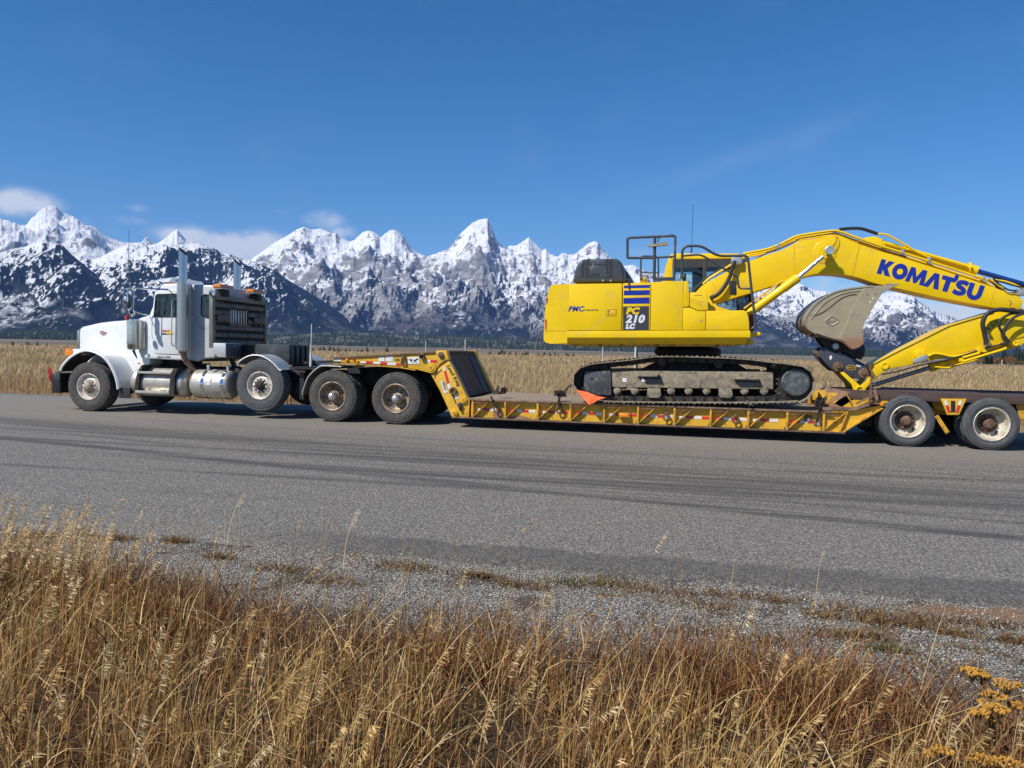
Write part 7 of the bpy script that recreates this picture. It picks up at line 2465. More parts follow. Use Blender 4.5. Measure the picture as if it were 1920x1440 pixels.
    worn = t.math('MULTIPLY', t.math('SUBTRACT', 1.0, t.ramp(wz, zc - 0.02, zc + 0.22)), t.ramp(wx, xr - 0.14, xr + 0.0))
    t.l.new(t.mix(worn, base, (0.34, 0.18, 0.095)), bsdf.inputs['Base Color'])
    bsdf.inputs['Roughness'].default_value = 0.4
    bsdf.inputs['Metallic'].default_value = 0.12
    for y0 in (BY0, BY1 - 0.03):
        s = MB().prism(side, y0, y0 + 0.03, 0.004, 1).build('bucket_side', m, exc, 30)
        if y0 == BY0:
            near = s
    sh = MB().strip([(p.x, p.z) for p in bpath], BY0 + 0.031, BY1 - 0.031, 0.022)
    sh.build('bucket_shell', M_bucket, exc, 40)
    # rolled edge plate round the back of the near side
    for y0 in (BY0 - 0.012, BY1 - 0.05):
        MB().strip([(p.x, p.z) for p in bpath[2:-6]], y0, y0 + 0.06, 0.03).build('edge_plate', M_bucket, exc, 40)
    # side cutter along the mouth and the welded band, raised
    cut = B([(1619, 540.5), (1652, 538.5), (1666, 537), (1681.5, 534.8), (1672, 540), (1654, 549.5), (1646, 562), (1634, 581), (1623, 600), (1618.6, 613), (1618, 628), (1619.5, 644), (1610, 651.5), (1599, 655), (1592, 650.5), (1583, 641), (1572, 634.5), (1583, 614), (1600, 575)])
    MB().prism([(x, z) for x, z in cut], BY0 - 0.018, BY0 - 0.001, 0.005, 1).build('side_cutter', m, near, 30)
    MB().prism([(x, z) for x, z in cut], BY1 + 0.001, BY1 + 0.018).build('side_cutter', m, exc, 30)
    ln = [v for v in smooth_line(pts3([(1521, 592.5), (1534, 589.5), (1548, 582), (1562, 571), (1575, 561), (1590, 554), (1606, 551.5)], BY0 - 0.003), 5)]
    MB().tube(ln, 0.010, 6).build('weld_bead', M_rust, near, 50)
    ln = [v for v in smooth_line(pts3([(1520, 599), (1527, 590), (1538, 576), (1552, 564), (1570, 554), (1590, 548), (1614, 544.5)], BY0 - 0.003), 5)]
    MB().tube(ln, 0.012, 6).build('weld_bead', M_bucket, near, 50)
    hx = pts3([(1547.5, 601), (1559.5, 592), (1572.5, 599.5), (1572.5, 603.5), (1560, 610.5), (1548, 603.5)], BY0 - 0.003)
    MB().tube(hx, 0.011, 6, closed=True).build('cast_emblem', M_bucket, near, 0)
    c = at(1549.5, 604.2, BY0)
    text('cast_lettering', 'HENSLEY', M_bucket, near, (c.x, BY0 - 0.004, c.z), 0.062, 0.0, 0, 0.002, depth=0.01, sx=0.85)
    for x, y in ((1626.5, 552.8), (1641.5, 552), (1636.5, 559), (1631, 566.5)):
        c = at(x, y, BY0)
        MB().lathe([(0.016, 0.0), (0, 0.0)], (c.x, BY0 - 0.0195, c.z), 'Y', 12).build('cutter_hole', M_wht if y > 555 else M_rust, near, 0)
    # lip plate and teeth
    lp = B([(1640, 536.5), (1682, 533.5), (1683, 535), (1660, 541), (1641, 541)])
    MB().prism(lp, BY0 + 0.02, BY1 - 0.02, 0.004).build('bucket_lip', M_bucket, exc)
    tip = at(1681, 534.5, BY0)
    for k in range(5):
        y = BY0 + 0.06 + (BY1 - BY0 - 0.12) * k / 4
        MB().loft([[Vector((tip.x - 0.16, y - 0.05, tip.z - 0.045)), Vector((tip.x - 0.16, y + 0.05, tip.z - 0.045)), Vector((tip.x - 0.16, y + 0.05, tip.z + 0.035)), Vector((tip.x - 0.16, y - 0.05, tip.z + 0.035))],
                   [Vector((tip.x + 0.06, y - 0.035, tip.z + 0.008)), Vector((tip.x + 0.06, y + 0.035, tip.z + 0.008)), Vector((tip.x + 0.06, y + 0.035, tip.z + 0.02)), Vector((tip.x + 0.06, y - 0.035, tip.z + 0.02))]]).build('tooth', M_bucket, exc, 0)
    eye = xz([(1516, 618), (1522, 614), (1530, 627), (1529, 632.5), (1523, 634.5), (1517, 631)], BY0 + 0.3)
    MB().prism(eye, BY0 + 0.32, BY0 + 0.36, 0.006).build('lifting_eye', M_bucket, exc)
    c = at(1523, 629, BY0 + 0.3)
    MB().lathe([(0.025, 0), (0, 0)], (c.x, BY0 + 0.317, c.z), 'Y', 14).build('eye_hole', M_black, exc, 0)


bucket()

# orange warning flag hung from the front of the near track
C7 = (1050, 650, 7.68)
fp = xz([(228, 620), (390, 655), (520, 705), (660, 735), (560, 765), (480, 812), (425, 836), (330, 735)], YT - 0.02, C7)
ys = (0.0, 0.03, 0.0, 0.03, -0.05, -0.03, -0.06, -0.02)
fv = [Vector((x, YT - 0.03 + d, z)) for (x, z), d in zip(fp, ys)]
mb = MB()
cen = sum(fv, Vector()) / len(fv) + Vector((0, -0.012, 0.0))
top = [mb.bm.verts.new(v) for v in fv]
cc = mb.bm.verts.new(cen)
for i in range(len(top)):
    mb.bm.faces.new((top[i], top[(i + 1) % len(top)], cc))
o = mb.build('flag', M_flago, None, 0)
sm = o.modifiers.new('thick', 'SOLIDIFY')
sm.thickness = 0.004
tag(o, 'orange warning flag hanging at the front of the excavator track', 'flag')


# dry weeds caught in the tracks
def weeds(label, x, y, Y, n, L):
    mb = MB()
    c = at(x, y, Y)
    for _ in range(n):
        a = random.uniform(0, 2 * PI)
        e = c + Vector((math.cos(a) * L * random.uniform(0.4, 1.2), random.uniform(-0.1, 0.05), math.sin(a) * L * random.uniform(0.2, 0.9)))
        mid = (c + e) / 2 + Vector((0, -0.02, random.uniform(0.0, 0.06)))
        mb.tube([c, mid, e], [0.007, 0.005, 0.003], 4)
    o = mb.build('dry_weed', MATS['dried_mud'], None, 40)
    tag(o, label, 'weed', 'dry weeds caught in the excavator tracks')


weeds('tuft of dry weed stuck on top of the near track', 1452, 675, YT + 0.1, 16, 0.2)
weeds('dry stalks sticking out by the sprocket of the near track', 1520, 690, YT + 0.1, 10, 0.14)
weeds('dry weed hanging below the near track at mid length', 1405, 757, YT - 0.02, 9, 0.09)

# ------------------------------------------------------------------ grass, weeds, gravel
class Ribbons:
    def __init__(self):
        self.co, self.q, self.col, self.n = [], [], [], 0

    def add(self, base, h, w, ldir, lean, curl, col, segs=4, taper=0.8, face=None, tipcol=None):
        N = len(base)
        t = np.linspace(0, 1, segs + 1)
        L = np.stack([np.cos(ldir), np.sin(ldir)], -1)
        fa = RNG.uniform(0, PI, N) if face is None else face
        S = np.stack([np.cos(fa), np.sin(fa)], -1)
        off = h[:, None] * (lean[:, None] * t + curl[:, None] * t ** 2.2)
        z = base[:, 2, None] + h[:, None] * (t - 0.45 * np.abs(curl)[:, None] * t ** 3)
        xy = base[:, None, :2] + L[:, None, :] * off[..., None]
        ww = (w[:, None] * (1 - taper * t ** 1.6) / 2)[..., None] * S[:, None, :]
        a = np.concatenate([xy - ww, z[..., None]], -1)
        b = np.concatenate([xy + ww, z[..., None]], -1)
        V = np.stack([a, b], 2).reshape(N, -1, 3)
        k = 2 * (segs + 1)
        i = np.arange(segs) * 2
        q = np.stack([i, i + 1, i + 3, i + 2], -1)
        Q = (np.arange(N)[:, None, None] * k + q[None]).reshape(-1, 4) + self.n
        c = np.concatenate([col, np.ones((N, 1))], 1)
        C = np.repeat(c[:, None], k, 1)
        if tipcol is not None:
            f = np.repeat(t ** 2, 2)[None, :, None]
            C[..., :3] = C[..., :3] * (1 - f) + tipcol[:, None, :] * f
        self.co.append(V.reshape(-1, 3))
        self.q.append(Q)
        self.col.append(C.reshape(-1, 4))
        self.n += N * k
        return xy, z

    def quads(self, P, col):
        """loose faces P (N, 4, 3)"""
        N = len(P)
        self.co.append(P.reshape(-1, 3))
        self.q.append(np.arange(N * 4).reshape(N, 4) + self.n)
        self.col.append(np.repeat(np.concatenate([col, np.ones((N, 1))], 1), 4, 0))
        self.n += N * 4

    def build(self, name, material, label, cat):
        o = array_mesh(name, np.concatenate(self.co), np.concatenate(self.q), material, {'tint': ('POINT', 'FLOAT_COLOR', np.concatenate(self.col))})
        kind(o, 'stuff')
        tag(o, label, cat)
        return o


def pal(n, cols, wts=None, jit=0.18):
    cols = np.array(cols)
    i = RNG.choice(len(cols), n, p=None if wts is None else np.array(wts) / sum(wts))
    return np.clip(cols[i] * RNG.uniform(1 - jit, 1 + jit, (n, 1)) * RNG.uniform(0.95, 1.05, (n, 3)), 0, 1)


STRAW = [(0.64, 0.42, 0.135), (0.54, 0.33, 0.10), (0.44, 0.245, 0.075), (0.72, 0.53, 0.23), (0.27, 0.13, 0.045)]
M_grass = tint_mat('dry_grass_blades', 0.75, 0.25)
EDGE = [ground(x, y) for x, y in ((-300, 1060), (0, 1085), (200, 1115), (450, 1195), (700, 1235), (1000, 1240), (1300, 1280), (1600, 1325), (1920, 1385), (2200, 1430))]
EX, EY = np.array([p.x for p in EDGE]), np.array([p.y for p in EDGE])
_o = np.argsort(EX)
EX, EY = EX[_o], EY[_o]


def foreground():
    R_ = Ribbons()

    def scatter(n, y0=1.7, y1=5.55, beyond=0.0, clump=0.5):
        x = RNG.uniform(-7.6, 4.6, n)
        y = RNG.uniform(y0, y1, n)
        e = np.interp(x, EX, EY) + fbm(x * 1.1, y * 1.1, 3, 71) * 0.55
        d = 1 - sstep(-0.45, 0.35, y - e)
        cl = fbm(x * 2.3, y * 2.3, 3, 72)
        p = np.clip(d * (1 - clump + clump * sstep(-0.16, 0.20, cl)), beyond, 1)
        k = RNG.random(n) < p
        b = np.stack([x[k], y[k], np.full(k.sum(), -0.03)], -1)
        return b

    warm = lambda b: sstep(-0.2, 0.25, fbm(b[:, 0] * 0.8, b[:, 1] * 0.8, 3, 73))[:, None]
    tall = lambda b: 0.82 + 0.12 * sstep(-1.5, -4.5, b[:, 0]) - 0.16 * sstep(-1.0, 1.6, b[:, 0])
    # upright stems
    b = scatter(40000, clump=0.85, beyond=0.012)
    n = len(b)
    c = pal(n, STRAW, (3, 3, 2.4, 1.4, 1.6))
    c = c * (1 - warm(b) * 0.55) + warm(b) * 0.55 * np.array([0.34, 0.155, 0.05]) * RNG.uniform(0.4, 1.5, (n, 1))
    h = RNG.uniform(0.22, 0.55, n) * tall(b)
    R_.add(b, h, RNG.uniform(0.0028, 0.0050, n), RNG.normal(0.35, 0.9, n), np.abs(RNG.normal(0.08, 0.12, n)), RNG.normal(0.03, 0.08, n), c, 3, 0.7)
    # bent leaves lower down
    b = scatter(58000, clump=0.8)
    b[:, 2] += RNG.uniform(0, 1, len(b)) ** 1.6 * 0.26 * tall(b)
    n = len(b)
    c = pal(n, [(0.54, 0.335, 0.13), (0.34, 0.165, 0.06), (0.18, 0.075, 0.032), (0.70, 0.52, 0.26)], (2.2, 2.4, 2.0, 1.7))
    R_.add(b, RNG.uniform(0.06, 0.24, n), RNG.uniform(0.003, 0.009, n), RNG.uniform(0, 2 * PI, n), np.abs(RNG.normal(0.35, 0.35, n)), RNG.uniform(0.1, 1.2, n), c, 3, 0.85)
    # long leaning stalks
    b = scatter(1500, clump=0.3)
    n = len(b)
    R_.add(b, RNG.uniform(0.35, 0.62, n), RNG.uniform(0.003, 0.005, n), RNG.normal(0.2, 0.5, n), np.abs(RNG.normal(0.5, 0.35, n)), RNG.uniform(0.0, 0.3, n), pal(n, STRAW[:2] + STRAW[3:4]), 5, 0.6)
    # reddish twiggy forbs
    for fx, fy, sd, cnt, hh in ((0.22, 0, 0.34, 1800, 0.26), (-2.7, 0.05, 0.5, 2200, 0.25), (1.5, -0.3, 0.6, 1800, 0.26), (-1.1, 0.1, 0.4, 1200, 0.22), (0.9, 0.2, 0.35, 1000, 0.18), (-4.3, 0.0, 0.5, 1100, 0.25)):
        x = RNG.normal(fx, sd, cnt)
        y = np.interp(x, EX, EY) - 0.12 + fy + RNG.normal(0, 0.22, cnt)
        b = np.stack([x, y, RNG.uniform(-0.02, hh * 0.6, cnt)], -1)
        R_.add(b, RNG.uniform(0.05, 0.16, cnt), RNG.uniform(0.003, 0.007, cnt), RNG.uniform(0, 2 * PI, cnt), RNG.uniform(0.1, 0.9, cnt), RNG.uniform(0, 0.5, cnt),
               pal(cnt, [(0.20, 0.07, 0.03), (0.13, 0.05, 0.025), (0.30, 0.15, 0.07), (0.25, 0.12, 0.03)]), 2, 0.6)
    # seed heads on taller stems
    b = scatter(2600, beyond=0.035, clump=0.6)
    n = len(b)
    dens = RNG.random(n) < np.where(b[:, 0] < -1.2, 0.75, 0.42)
    b = b[dens]
    # the thick stand at the left edge of the gravel
    ex = RNG.normal(-3.95, 0.33, 120)
    ex2 = RNG.normal(-4.9, 0.25, 70)
    exa = np.concatenate([ex, ex2])
    b = np.concatenate([b, np.stack([exa, np.interp(exa, EX, EY) + RNG.normal(-0.05, 0.20, len(exa)), np.full(len(exa), -0.03)], -1)])
    n = len(b)
    h = RNG.uniform(0.36, 0.62, n) * tall(b)
    ld = RNG.normal(0.15, 0.45, n)
    lean = np.abs(RNG.normal(0.10, 0.12, n)) + (RNG.random(n) < 0.08) * 0.6
    curl = RNG.uniform(0.02, 0.22, n)
    col = pal(n, [(0.58, 0.40, 0.18), (0.66, 0.50, 0.27), (0.50, 0.325, 0.13)])
    R_.add(b, h, np.full(n, 0.0045), ld, lean, curl, col, 6, 0.5)
    P, C = [], []
    for i in range(n):
        if RNG.random() < 0.30:
            m, sp, ln = 16, 0.16, 0.018        # narrow erect spike
            droop = 0.15
        else:
            m, sp, ln = 38, 0.34, 0.034        # open drooping panicle
            droop = 0.75
        t = 1 - sp * np.linspace(1, 0, m) + RNG.uniform(-0.01, 0.01, m)
        off = h[i] * (lean[i] * t + curl[i] * t ** 2.2)
        z = b[i, 2] + h[i] * (t - 0.45 * curl[i] * t ** 3)
        o = np.stack([b[i, 0] + np.cos(ld[i]) * off, b[i, 1] + np.sin(ld[i]) * off, z], -1)
        a = ld[i] + RNG.normal(0, 0.55, m)
        d = np.stack([np.cos(a), np.sin(a), RNG.normal(0.55 - droop, 0.28, m)], -1)
        d /= np.linalg.norm(d, axis=1, keepdims=True)
        L = ln * RNG.uniform(0.6, 1.15, m)[:, None]
        s = np.cross(d, RNG.normal(0, 1, (m, 3)))
        s /= np.linalg.norm(s, axis=1, keepdims=True)
        wd = L * RNG.uniform(0.055, 0.105, (m, 1))
        o = o + d * 0.004
        P.append(np.stack([o, o + d * L * 0.45 + s * wd, o + d * L, o + d * L * 0.45 - s * wd], 1))
        C.append(np.clip(np.repeat(col[i][None], m, 0) * RNG.uniform(0.95, 1.45, (m, 1)), 0, 1))
    R_.quads(np.concatenate(P), np.concatenate(C))
    R_.build('dry_grass', M_grass, 'tall golden brown dry grass with seed heads in the foreground', 'grass')

    # mats of low weed in the gravel
    Wd = Ribbons()
    spots = [(215, 1005), (70, 1000), (620, 1082), (720, 1052), (780, 1062), (1080, 1088), (1150, 1090), (1380, 1112), (1455, 1120), (1540, 1148), (1600, 1140), (1640, 1158), (1690, 1150), (1720, 1165), (1800, 1160), (1870, 1165),
             (1560, 1185), (1620, 1185), (1665, 1212), (1790, 1182), (1815, 1210), (1900, 1195), (1750, 1240), (330, 1010), (410, 1040), (520, 1060), (900, 1075), (980, 1092), (1250, 1105), (1330, 1130), (1440, 1195)]
    for x, y in spots:
        g = ground(x, y)
        m = int(RNG.integers(90, 240))
        rx = RNG.uniform(0.06, 0.17)
        bx = np.stack([g.x + RNG.normal(0, rx, m), g.y + RNG.normal(0, rx * 0.42, m), np.full(m, -0.03)], -1)
        green = RNG.random() < 0.14
        cs = [(0.15, 0.125, 0.03), (0.10, 0.085, 0.022), (0.20, 0.14, 0.05)] if green else [(0.22, 0.12, 0.04), (0.13, 0.06, 0.025), (0.28, 0.18, 0.08)]
        Wd.add(bx, RNG.uniform(0.02, 0.07, m), RNG.uniform(0.004, 0.008, m), RNG.uniform(0, 2 * PI, m), RNG.uniform(0.2, 1.2, m), RNG.uniform(0, 0.6, m), pal(m, cs), 2, 0.7)
    # reddish silt spit at the right of the seal edge
    Wd.build('roadside_weeds', M_grass, 'low brown weed mats scattered on the gravel shoulder', 'weeds')


foreground()


def gravel():
    n = 60000
    x = RNG.uniform(-7.5, 4.8, n)
    y = RNG.uniform(3.2, 5.75, n)
    e = np.interp(x, EX, EY)
    k = RNG.random(n) < sstep(-0.65, 0.0, y - e) * (1 - 0.75 * sstep(5.45, 5.7, y))
    x, y = x[k], y[k]
    n = len(x)
    s = RNG.uniform(0.0022, 0.0062, n) * (1 + (RNG.random(n) < 0.03) * 0.8)
    base = np.array([(1, 0, 0), (0, 1, 0), (-1, 0, 0), (0, -1, 0), (0, 0, 1), (0, 0, -0.4)], float)
    a = RNG.uniform(0, 2 * PI, n)
    v = base[None] * RNG.uniform(0.65, 1.35, (n, 6, 1)) * s[:, None, None] * RNG.uniform(0.6, 1.3, (n, 1, 3))
    ca, sa = np.cos(a)[:, None], np.sin(a)[:, None]
    vx = v[..., 0] * ca - v[..., 1] * sa
    vy = v[..., 0] * sa + v[..., 1] * ca
    co = np.stack([vx + x[:, None], vy + y[:, None], v[..., 2] - 0.028 + s[:, None] * 0.3], -1).reshape(-1, 3)
    f = np.array([(0, 1, 4), (1, 2, 4), (2, 3, 4), (3, 0, 4), (1, 0, 5), (2, 1, 5), (3, 2, 5), (0, 3, 5)])
    tri = (np.arange(n)[:, None, None] * 6 + f[None]).reshape(-1, 3)
    c = pal(n, [(0.44, 0.405, 0.345), (0.58, 0.535, 0.46), (0.22, 0.20, 0.17), (0.36, 0.27, 0.19), (0.70, 0.65, 0.56)], (3, 2.2, 2.6, 1.4, 0.7))
    C = np.repeat(np.concatenate([c, np.ones((n, 1))], 1), 6, 0)
    o = array_mesh('gravel', co, tri, tint_mat('gravel_stone', 0.85), {'tint': ('POINT', 'FLOAT_COLOR', C)})
    kind(o, 'stuff')
    tag(o, 'pale grey gravel between the seal and the grass', 'gravel')


gravel()


def field():
    R_ = Ribbons()
    a0, a1 = sky_dir(-200, 650)[0], sky_dir(2120, 660)[0]

    def band(n, r0, r1, hmin, hmax, w0, w1, segs):
        a = RNG.uniform(a0, a1, n)
        r = np.sqrt(RNG.uniform(r0 ** 2, r1 ** 2, n))
        x, y = r * np.sin(a), r * np.cos(a)
        k = y > ROAD_F + 0.15 + fbm(x * 0.9, x * 0, 5, 63) * 0.25
        x, y, r = x[k], y[k], r[k]
        n = len(x)
        z = plain_z(r) + np.clip(fbm(x / 30, y / 30, 3, 12), -1, 1) * 0.10 * sstep(22, 60, y) + fbm(x / 260, y / 260, 3, 14) * 1.6 * sstep(120, 500, r)
        pt = fbm(x / 7, y / 3.5, 4, 81)
        pt2 = fbm(x / 16, y / 7, 3, 82)
        c = pal(n, [(0.52, 0.385, 0.205), (0.60, 0.475, 0.285), (0.43, 0.305, 0.155), (0.29, 0.19, 0.095)], (3, 2, 3, 1.5), 0.22)
        red = (sstep(0.05, 0.35, pt) * 0.5 + (1 - sstep(19, 25, y)) * 0.55 * sstep(-1, -9, x))[:, None].clip(0, 0.8)
        c = c * (1 - red) + red * np.array([0.36, 0.20, 0.095])
        sg = (sstep(0.12, 0.35, pt2) * 0.75)[:, None]
        sg = sg * (RNG.random((n, 1)) < 0.7)
        c = c * (1 - sg) + sg * np.array([0.20, 0.185, 0.115])
        h = RNG.uniform(hmin, hmax, n) * (0.85 + 0.5 * fbm(x / 4, y / 4, 3, 83))
        h = h * (0.55 + 0.45 * sstep(18.8, 20.5, y))
        R_.add(np.stack([x, y, z - 0.02], -1), h, RNG.uniform(w0, w1, n), RNG.normal(0.2, 1.2, n), np.abs(RNG.normal(0.15, 0.15, n)), RNG.normal(0.05, 0.15, n), c, segs, 0.75,
               face=RNG.normal(0.2, 0.6, n))
    band(70000, 18.5, 34, 0.25, 0.55, 0.010, 0.022, 3)
    band(60000, 30, 70, 0.28, 0.55, 0.018, 0.040, 2)
    band(36000, 65, 130, 0.28, 0.5, 0.04, 0.09, 2)
    band(22000, 120, 215, 0.3, 0.5, 0.08, 0.16, 1)
    R_.build('field_grass', tint_mat('field_grass_blades', 0.8, 0.25), 'wide field of dry tan grass beyond the road', 'grass')


field()


def leaf_cloud(name, centers, radii, n, size, cols, parent, flat=0.6):
    """crown: leaf-sized faces scattered through overlapping clumps"""
    cs, rs = np.array(centers, float), np.array(radii, float)
    i = RNG.choice(len(cs), n, p=rs ** 2 / (rs ** 2).sum())
    d = RNG.normal(0, 1, (n, 3))
    d /= np.linalg.norm(d, axis=1, keepdims=True)
    p = cs[i] + d * (rs[i] * RNG.uniform(0.45, 1.05, n) ** 0.7)[:, None] * np.array([1, 1, flat + 0.3])
    u = RNG.normal(0, 1, (n, 3))
    u /= np.linalg.norm(u, axis=1, keepdims=True)
    v = np.cross(u, RNG.normal(0, 1, (n, 3)))
    v /= np.linalg.norm(v, axis=1, keepdims=True)
    s = size * RNG.uniform(0.6, 1.3, (n, 1))
    P = np.stack([p - u * s, p + v * s * 0.6, p + u * s, p - v * s * 0.6], 1)
    c = pal(n, cols, None, 0.25)
    off = np.array(world_loc(parent))
    o = array_mesh(name, P.reshape(-1, 3) - off, np.arange(n * 4).reshape(n, 4), tint_mat('leaf_faces', 0.8, 0.15),
                   {'tint': ('POINT', 'FLOAT_COLOR', np.repeat(np.concatenate([c, np.ones((n, 1))], 1), 4, 0))})
    o.parent = parent
    return o


def far_point(px, r, py=655):
    a, _ = sky_dir(px, py)
    x, y = r * math.sin(a), r * math.cos(a)
    z = float(plain_z(np.array([r]))[0] + np.clip(fbm(np.array([x / 30]), np.array([y / 30]), 3, 12), -1, 1)[0] * 0.10 + fbm(np.array([x / 260]), np.array([y / 260]), 3, 14)[0] * 1.6 * sstep(120, 500, np.array([r]))[0])
    return Vector((x, y, z))


def conifer(px, r, h, label, w=0.2):
    p = far_point(px, r)
    t = thing('conifer_tree', label, 'tree', p, 'trees at the far right edge of the field')
    MB().tube([p, p + Vector((0.05, 0, h * 0.5)), p + Vector((0, 0, h * 0.97))], [h * 0.022, h * 0.014, 0.01], 7).build('trunk', MATS['rusty_steel'] if False else mat('bark', (0.09, 0.065, 0.045), 0.9), t)
    cs, rs = [], []
    for k in range(34):
        u = (k + 0.5) / 34
        rr = h * w * (1 - u) ** 0.85 + 0.1
        a = random.uniform(0, 2 * PI)
        cs.append((p.x + math.cos(a) * rr * 0.6, p.y + math.sin(a) * rr * 0.6, p.z + h * (0.08 + 0.90 * u)))
        rs.append(rr * 0.55)
    leaf_cloud('crown', cs, rs, 1500, 0.13, [(0.025, 0.045, 0.022), (0.04, 0.065, 0.03), (0.018, 0.032, 0.018)], t)


def bush(px, r, h, w, cols, label, name='willow_bush', n=900):
    p = far_point(px, r)
    t = thing(name, label, 'bush', p, 'trees at the far right edge of the field')
    st = MB()
    for k in range(6):
        a = 2 * PI * k / 6
        st.tube([p, p + Vector((math.cos(a) * w * 0.3, math.sin(a) * w * 0.3, h * 0.6))], [0.05, 0.02], 5)
    st.build('stem', mat('bark', (0.09, 0.065, 0.045), 0.9), t)
    cs, rs = [], []
    for k in range(16):
        a, q = random.uniform(0, 2 * PI), random.random() ** 0.5
        cs.append((p.x + math.cos(a) * w * 0.5 * q, p.y + math.sin(a) * w * 0.4 * q, p.z + h * random.uniform(0.3, 0.8)))
        rs.append(min(w, h) * random.uniform(0.16, 0.3))
    leaf_cloud('crown', cs, rs, n, 0.10, cols, t)


OR = [(0.30, 0.13, 0.045), (0.36, 0.18, 0.07), (0.22, 0.10, 0.04)]
conifer(1908, 236, 6.4, 'tallest dark conifer standing beside the orange bushes', 0.24)
conifer(1850, 240, 2.6, 'low dark conifer left of the orange bushes', 0.34)
conifer(1860, 246, 2.4, 'small dark conifer behind the left orange bush', 0.32)
conifer(1884, 244, 4.6, 'mid sized dark conifer between the two orange bushes', 0.3)
conifer(1925, 238, 5.4, 'dark conifer cut by the right edge of the picture', 0.28)
bush(1836, 232, 1.6, 2.2, OR, 'small orange bush leftmost at the field edge')
bush(1872, 230, 1.9, 2.3, OR, 'round orange bush beside the pale field post')
bush(1895, 229, 2.2, 2.4, OR, 'rounded orange bush in front of the tallest conifer')
bush(1914, 226, 1.2, 3.0, [(0.12, 0.10, 0.04), (0.17, 0.12, 0.05), (0.20, 0.12, 0.06)], 'olive brown bush under the rightmost conifers')
p = far_point(1880, 222)
tag(MB().tube([p, p + Vector((0, 0, 1.3))], 0.09, 8).build('field_post', M_pole), 'thin pale post beside the orange bushes', 'post')

# thin snow poles just beyond the far edge of the road
for px, top, r, lab in ((798.4, 639.5, 27, 'thin pale pole rising behind the trailer gooseneck beam'), (872.5, 636, 25, 'taller thin pale pole behind the slanting gooseneck plate'),
                        (1130.5, 646, 26, 'thin white pole under the excavator counterweight'), (1192, 647, 25, 'thicker white and dark pole under the excavator near the slew ring')):
    a, e = sky_dir(px, top)
    x, y = r * math.sin(a), r * math.cos(a)
    zt = CAM_H + e * r
    tk = px > 1180
    q = MB().tube([(x, y, -0.1), (x, y, zt)], 0.030 if tk else 0.014, 8).build('snow_pole', M_pole)
    tag(q, lab, 'pole', 'snow poles along the far road edge')
    if tk:
        MB().tube([(x + 0.07, y + 0.02, -0.1), (x + 0.05, y + 0.02, zt - 0.05)], 0.028, 8).build('pole_post', M_dark, q)

# small dark shrubs along the far edge of the dry field
SHX = [576, 587, 600, 608, 618, 627, 635, 640, 649, 655, 671, 678, 689, 700, 726, 919, 936, 940, 946, 956, 967, 980, 985, 989, 1010, 1018, 1022, 1032, 1040, 1047, 1063, 1067, 24, 52, 70, 1075, 88, 1640, 1652, 1700]
pts_ = []
proto = None
for i, px in enumerate(SHX):
    r = 172 + random.uniform(-8, 14)
    big = 1.0 if i in (3, 4, 5, 12, 14, 17, 18) else 0.66
    where = ('left of the truck grille' if px < 120 else 'beyond the gooseneck beam' if px < 800 else 'between the slanting plate and the excavator' if px < 1100 else 'right of the bucket')
    lab = ('taller' if big == 1.0 else 'low') + ' dark juniper at the field edge ' + where
    p = far_point(px, r)
    if proto is None:
        proto = bpy.data.objects.new('juniper_shrub', None)
        bpy.data.objects.remove(proto)
        holder = thing('juniper_shrub', lab, 'shrub', p, 'junipers ' + where)
        cs = [(p.x + random.uniform(-0.18, 0.18), p.y + random.uniform(-0.18, 0.18), p.z + 0.15 + 0.95 * k / 10) for k in range(10)]
        rs = [0.30 * (1 - 0.75 * k / 10) for k in range(10)]
        leaf_cloud('crown', cs, rs, 160, 0.085, [(0.035, 0.04, 0.028), (0.055, 0.055, 0.04), (0.025, 0.03, 0.024)], holder)
        MB().tube([p + Vector((0, 0, -0.1)), p + Vector((0, 0, 0.5))], [0.04, 0.02], 5).build('stem', mat('bark', (0.09, 0.065, 0.045), 0.9), holder)
        proto = holder
        continue
    c = proto.copy()
    COL.objects.link(c)
    c['label'] = lab
    c['group'] = 'junipers ' + where
    for ch in proto.children:
        k = ch.copy()
        COL.objects.link(k)
        k.parent = c
    c.location = p
    c.rotation_euler = (0, 0, random.uniform(0, 6.28))
    s = big * random.uniform(1.0, 1.5)
    c.scale = (s * random.uniform(0.8, 1.5), s, s)


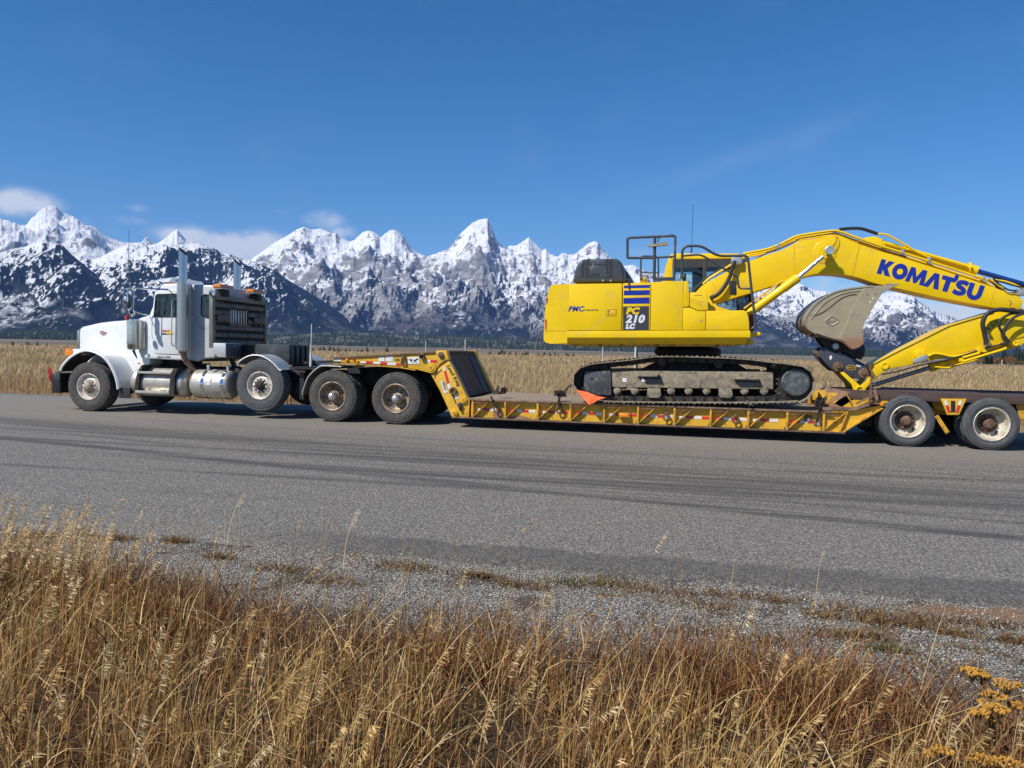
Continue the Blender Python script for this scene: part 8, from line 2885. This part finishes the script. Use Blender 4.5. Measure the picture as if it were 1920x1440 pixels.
# dried yellow flower plants low at the right
def tansy(label, spots, base):
    g = ground(*base)
    g.z = -0.03
    t = thing('tansy_plant', label, 'flower', g, 'dried yellow flowers in the grass')
    stems = MB()
    for (x, y, wd) in spots:
        d = ray(x, y)
        k = (g.y + random.uniform(-0.06, 0.06)) / d.y
        c = Vector((d.x * k, d.y * k, CAM_H + d.z * k))
        stems.tube(smooth_line([g + Vector((random.uniform(-0.03, 0.03), random.uniform(-0.03, 0.03), 0)), (g + c) / 2 + Vector((0.02, 0, 0.03)), c], 4), [0.0035] * 9, 5)
        hd = MB()
        for _ in range(46):
            a, q = random.uniform(0, 2 * PI), random.random() ** 0.5
            o = c + Vector((math.cos(a) * wd * q, math.sin(a) * wd * q * 0.8, 0.012 * (1 - q * q) + random.uniform(-0.006, 0.006)))
            hd.lathe([(0.0, 0.005), (0.005, 0.004), (0.0065, 0.0), (0.003, -0.006), (0, -0.012)], o, 'Z', 6)
            stems.tube([c + Vector((0, 0, -0.05)), o], 0.0012, 3)
        hd.build('flower_head', mat('dried_yellow_florets', (0.44, 0.22, 0.03), 0.9, var=0.3, vscale=40), t, 60)
    stems.build('stem', mat('dry_stem', (0.22, 0.13, 0.055), 0.85), t)


tansy('tall dried yellow flower plant at the right edge of the grass', [(1823, 1260, 0.045), (1843, 1266, 0.03), (1888, 1284, 0.06), (1905, 1322, 0.03), (1862, 1305, 0.05), (1848, 1318, 0.03)], (1872, 1400))
tansy('shorter dried yellow flower plant in front of the tall one', [(1870, 1330, 0.05), (1838, 1338, 0.035), (1858, 1345, 0.03), (1852, 1400, 0.035)], (1862, 1470))
tansy('low rusty yellow flower plant at the bottom right corner', [(1770, 1408, 0.04), (1840, 1425, 0.05), (1888, 1432, 0.05), (1745, 1415, 0.02)], (1820, 1520))


# ------------------------------------------------------------------ air between here and the mountains
def haze():
    mb = MB().box(-16300, 16300, -16300, 16300, -19.5, 2300)
    me = bpy.data.materials.new('valley_air')
    me.use_nodes = True
    t = NT(me.node_tree)
    for nd in list(me.node_tree.nodes):
        if nd.type == 'BSDF_PRINCIPLED':
            me.node_tree.nodes.remove(nd)
    v = t.n('ShaderNodeVolumePrincipled', inp={'Color': (0.24, 0.45, 1.0, 1), 'Density': HAZE_D, 'Anisotropy': 0.0})
    t.l.new(v.outputs[0], me.node_tree.nodes['Material Output'].inputs['Volume'])
    o = mb.build('haze', me, None, 0)
    kind(o, 'stuff')
    tag(o, 'thin blue haze filling the valley air', 'haze')


HAZE_D = 2.9e-5
haze()
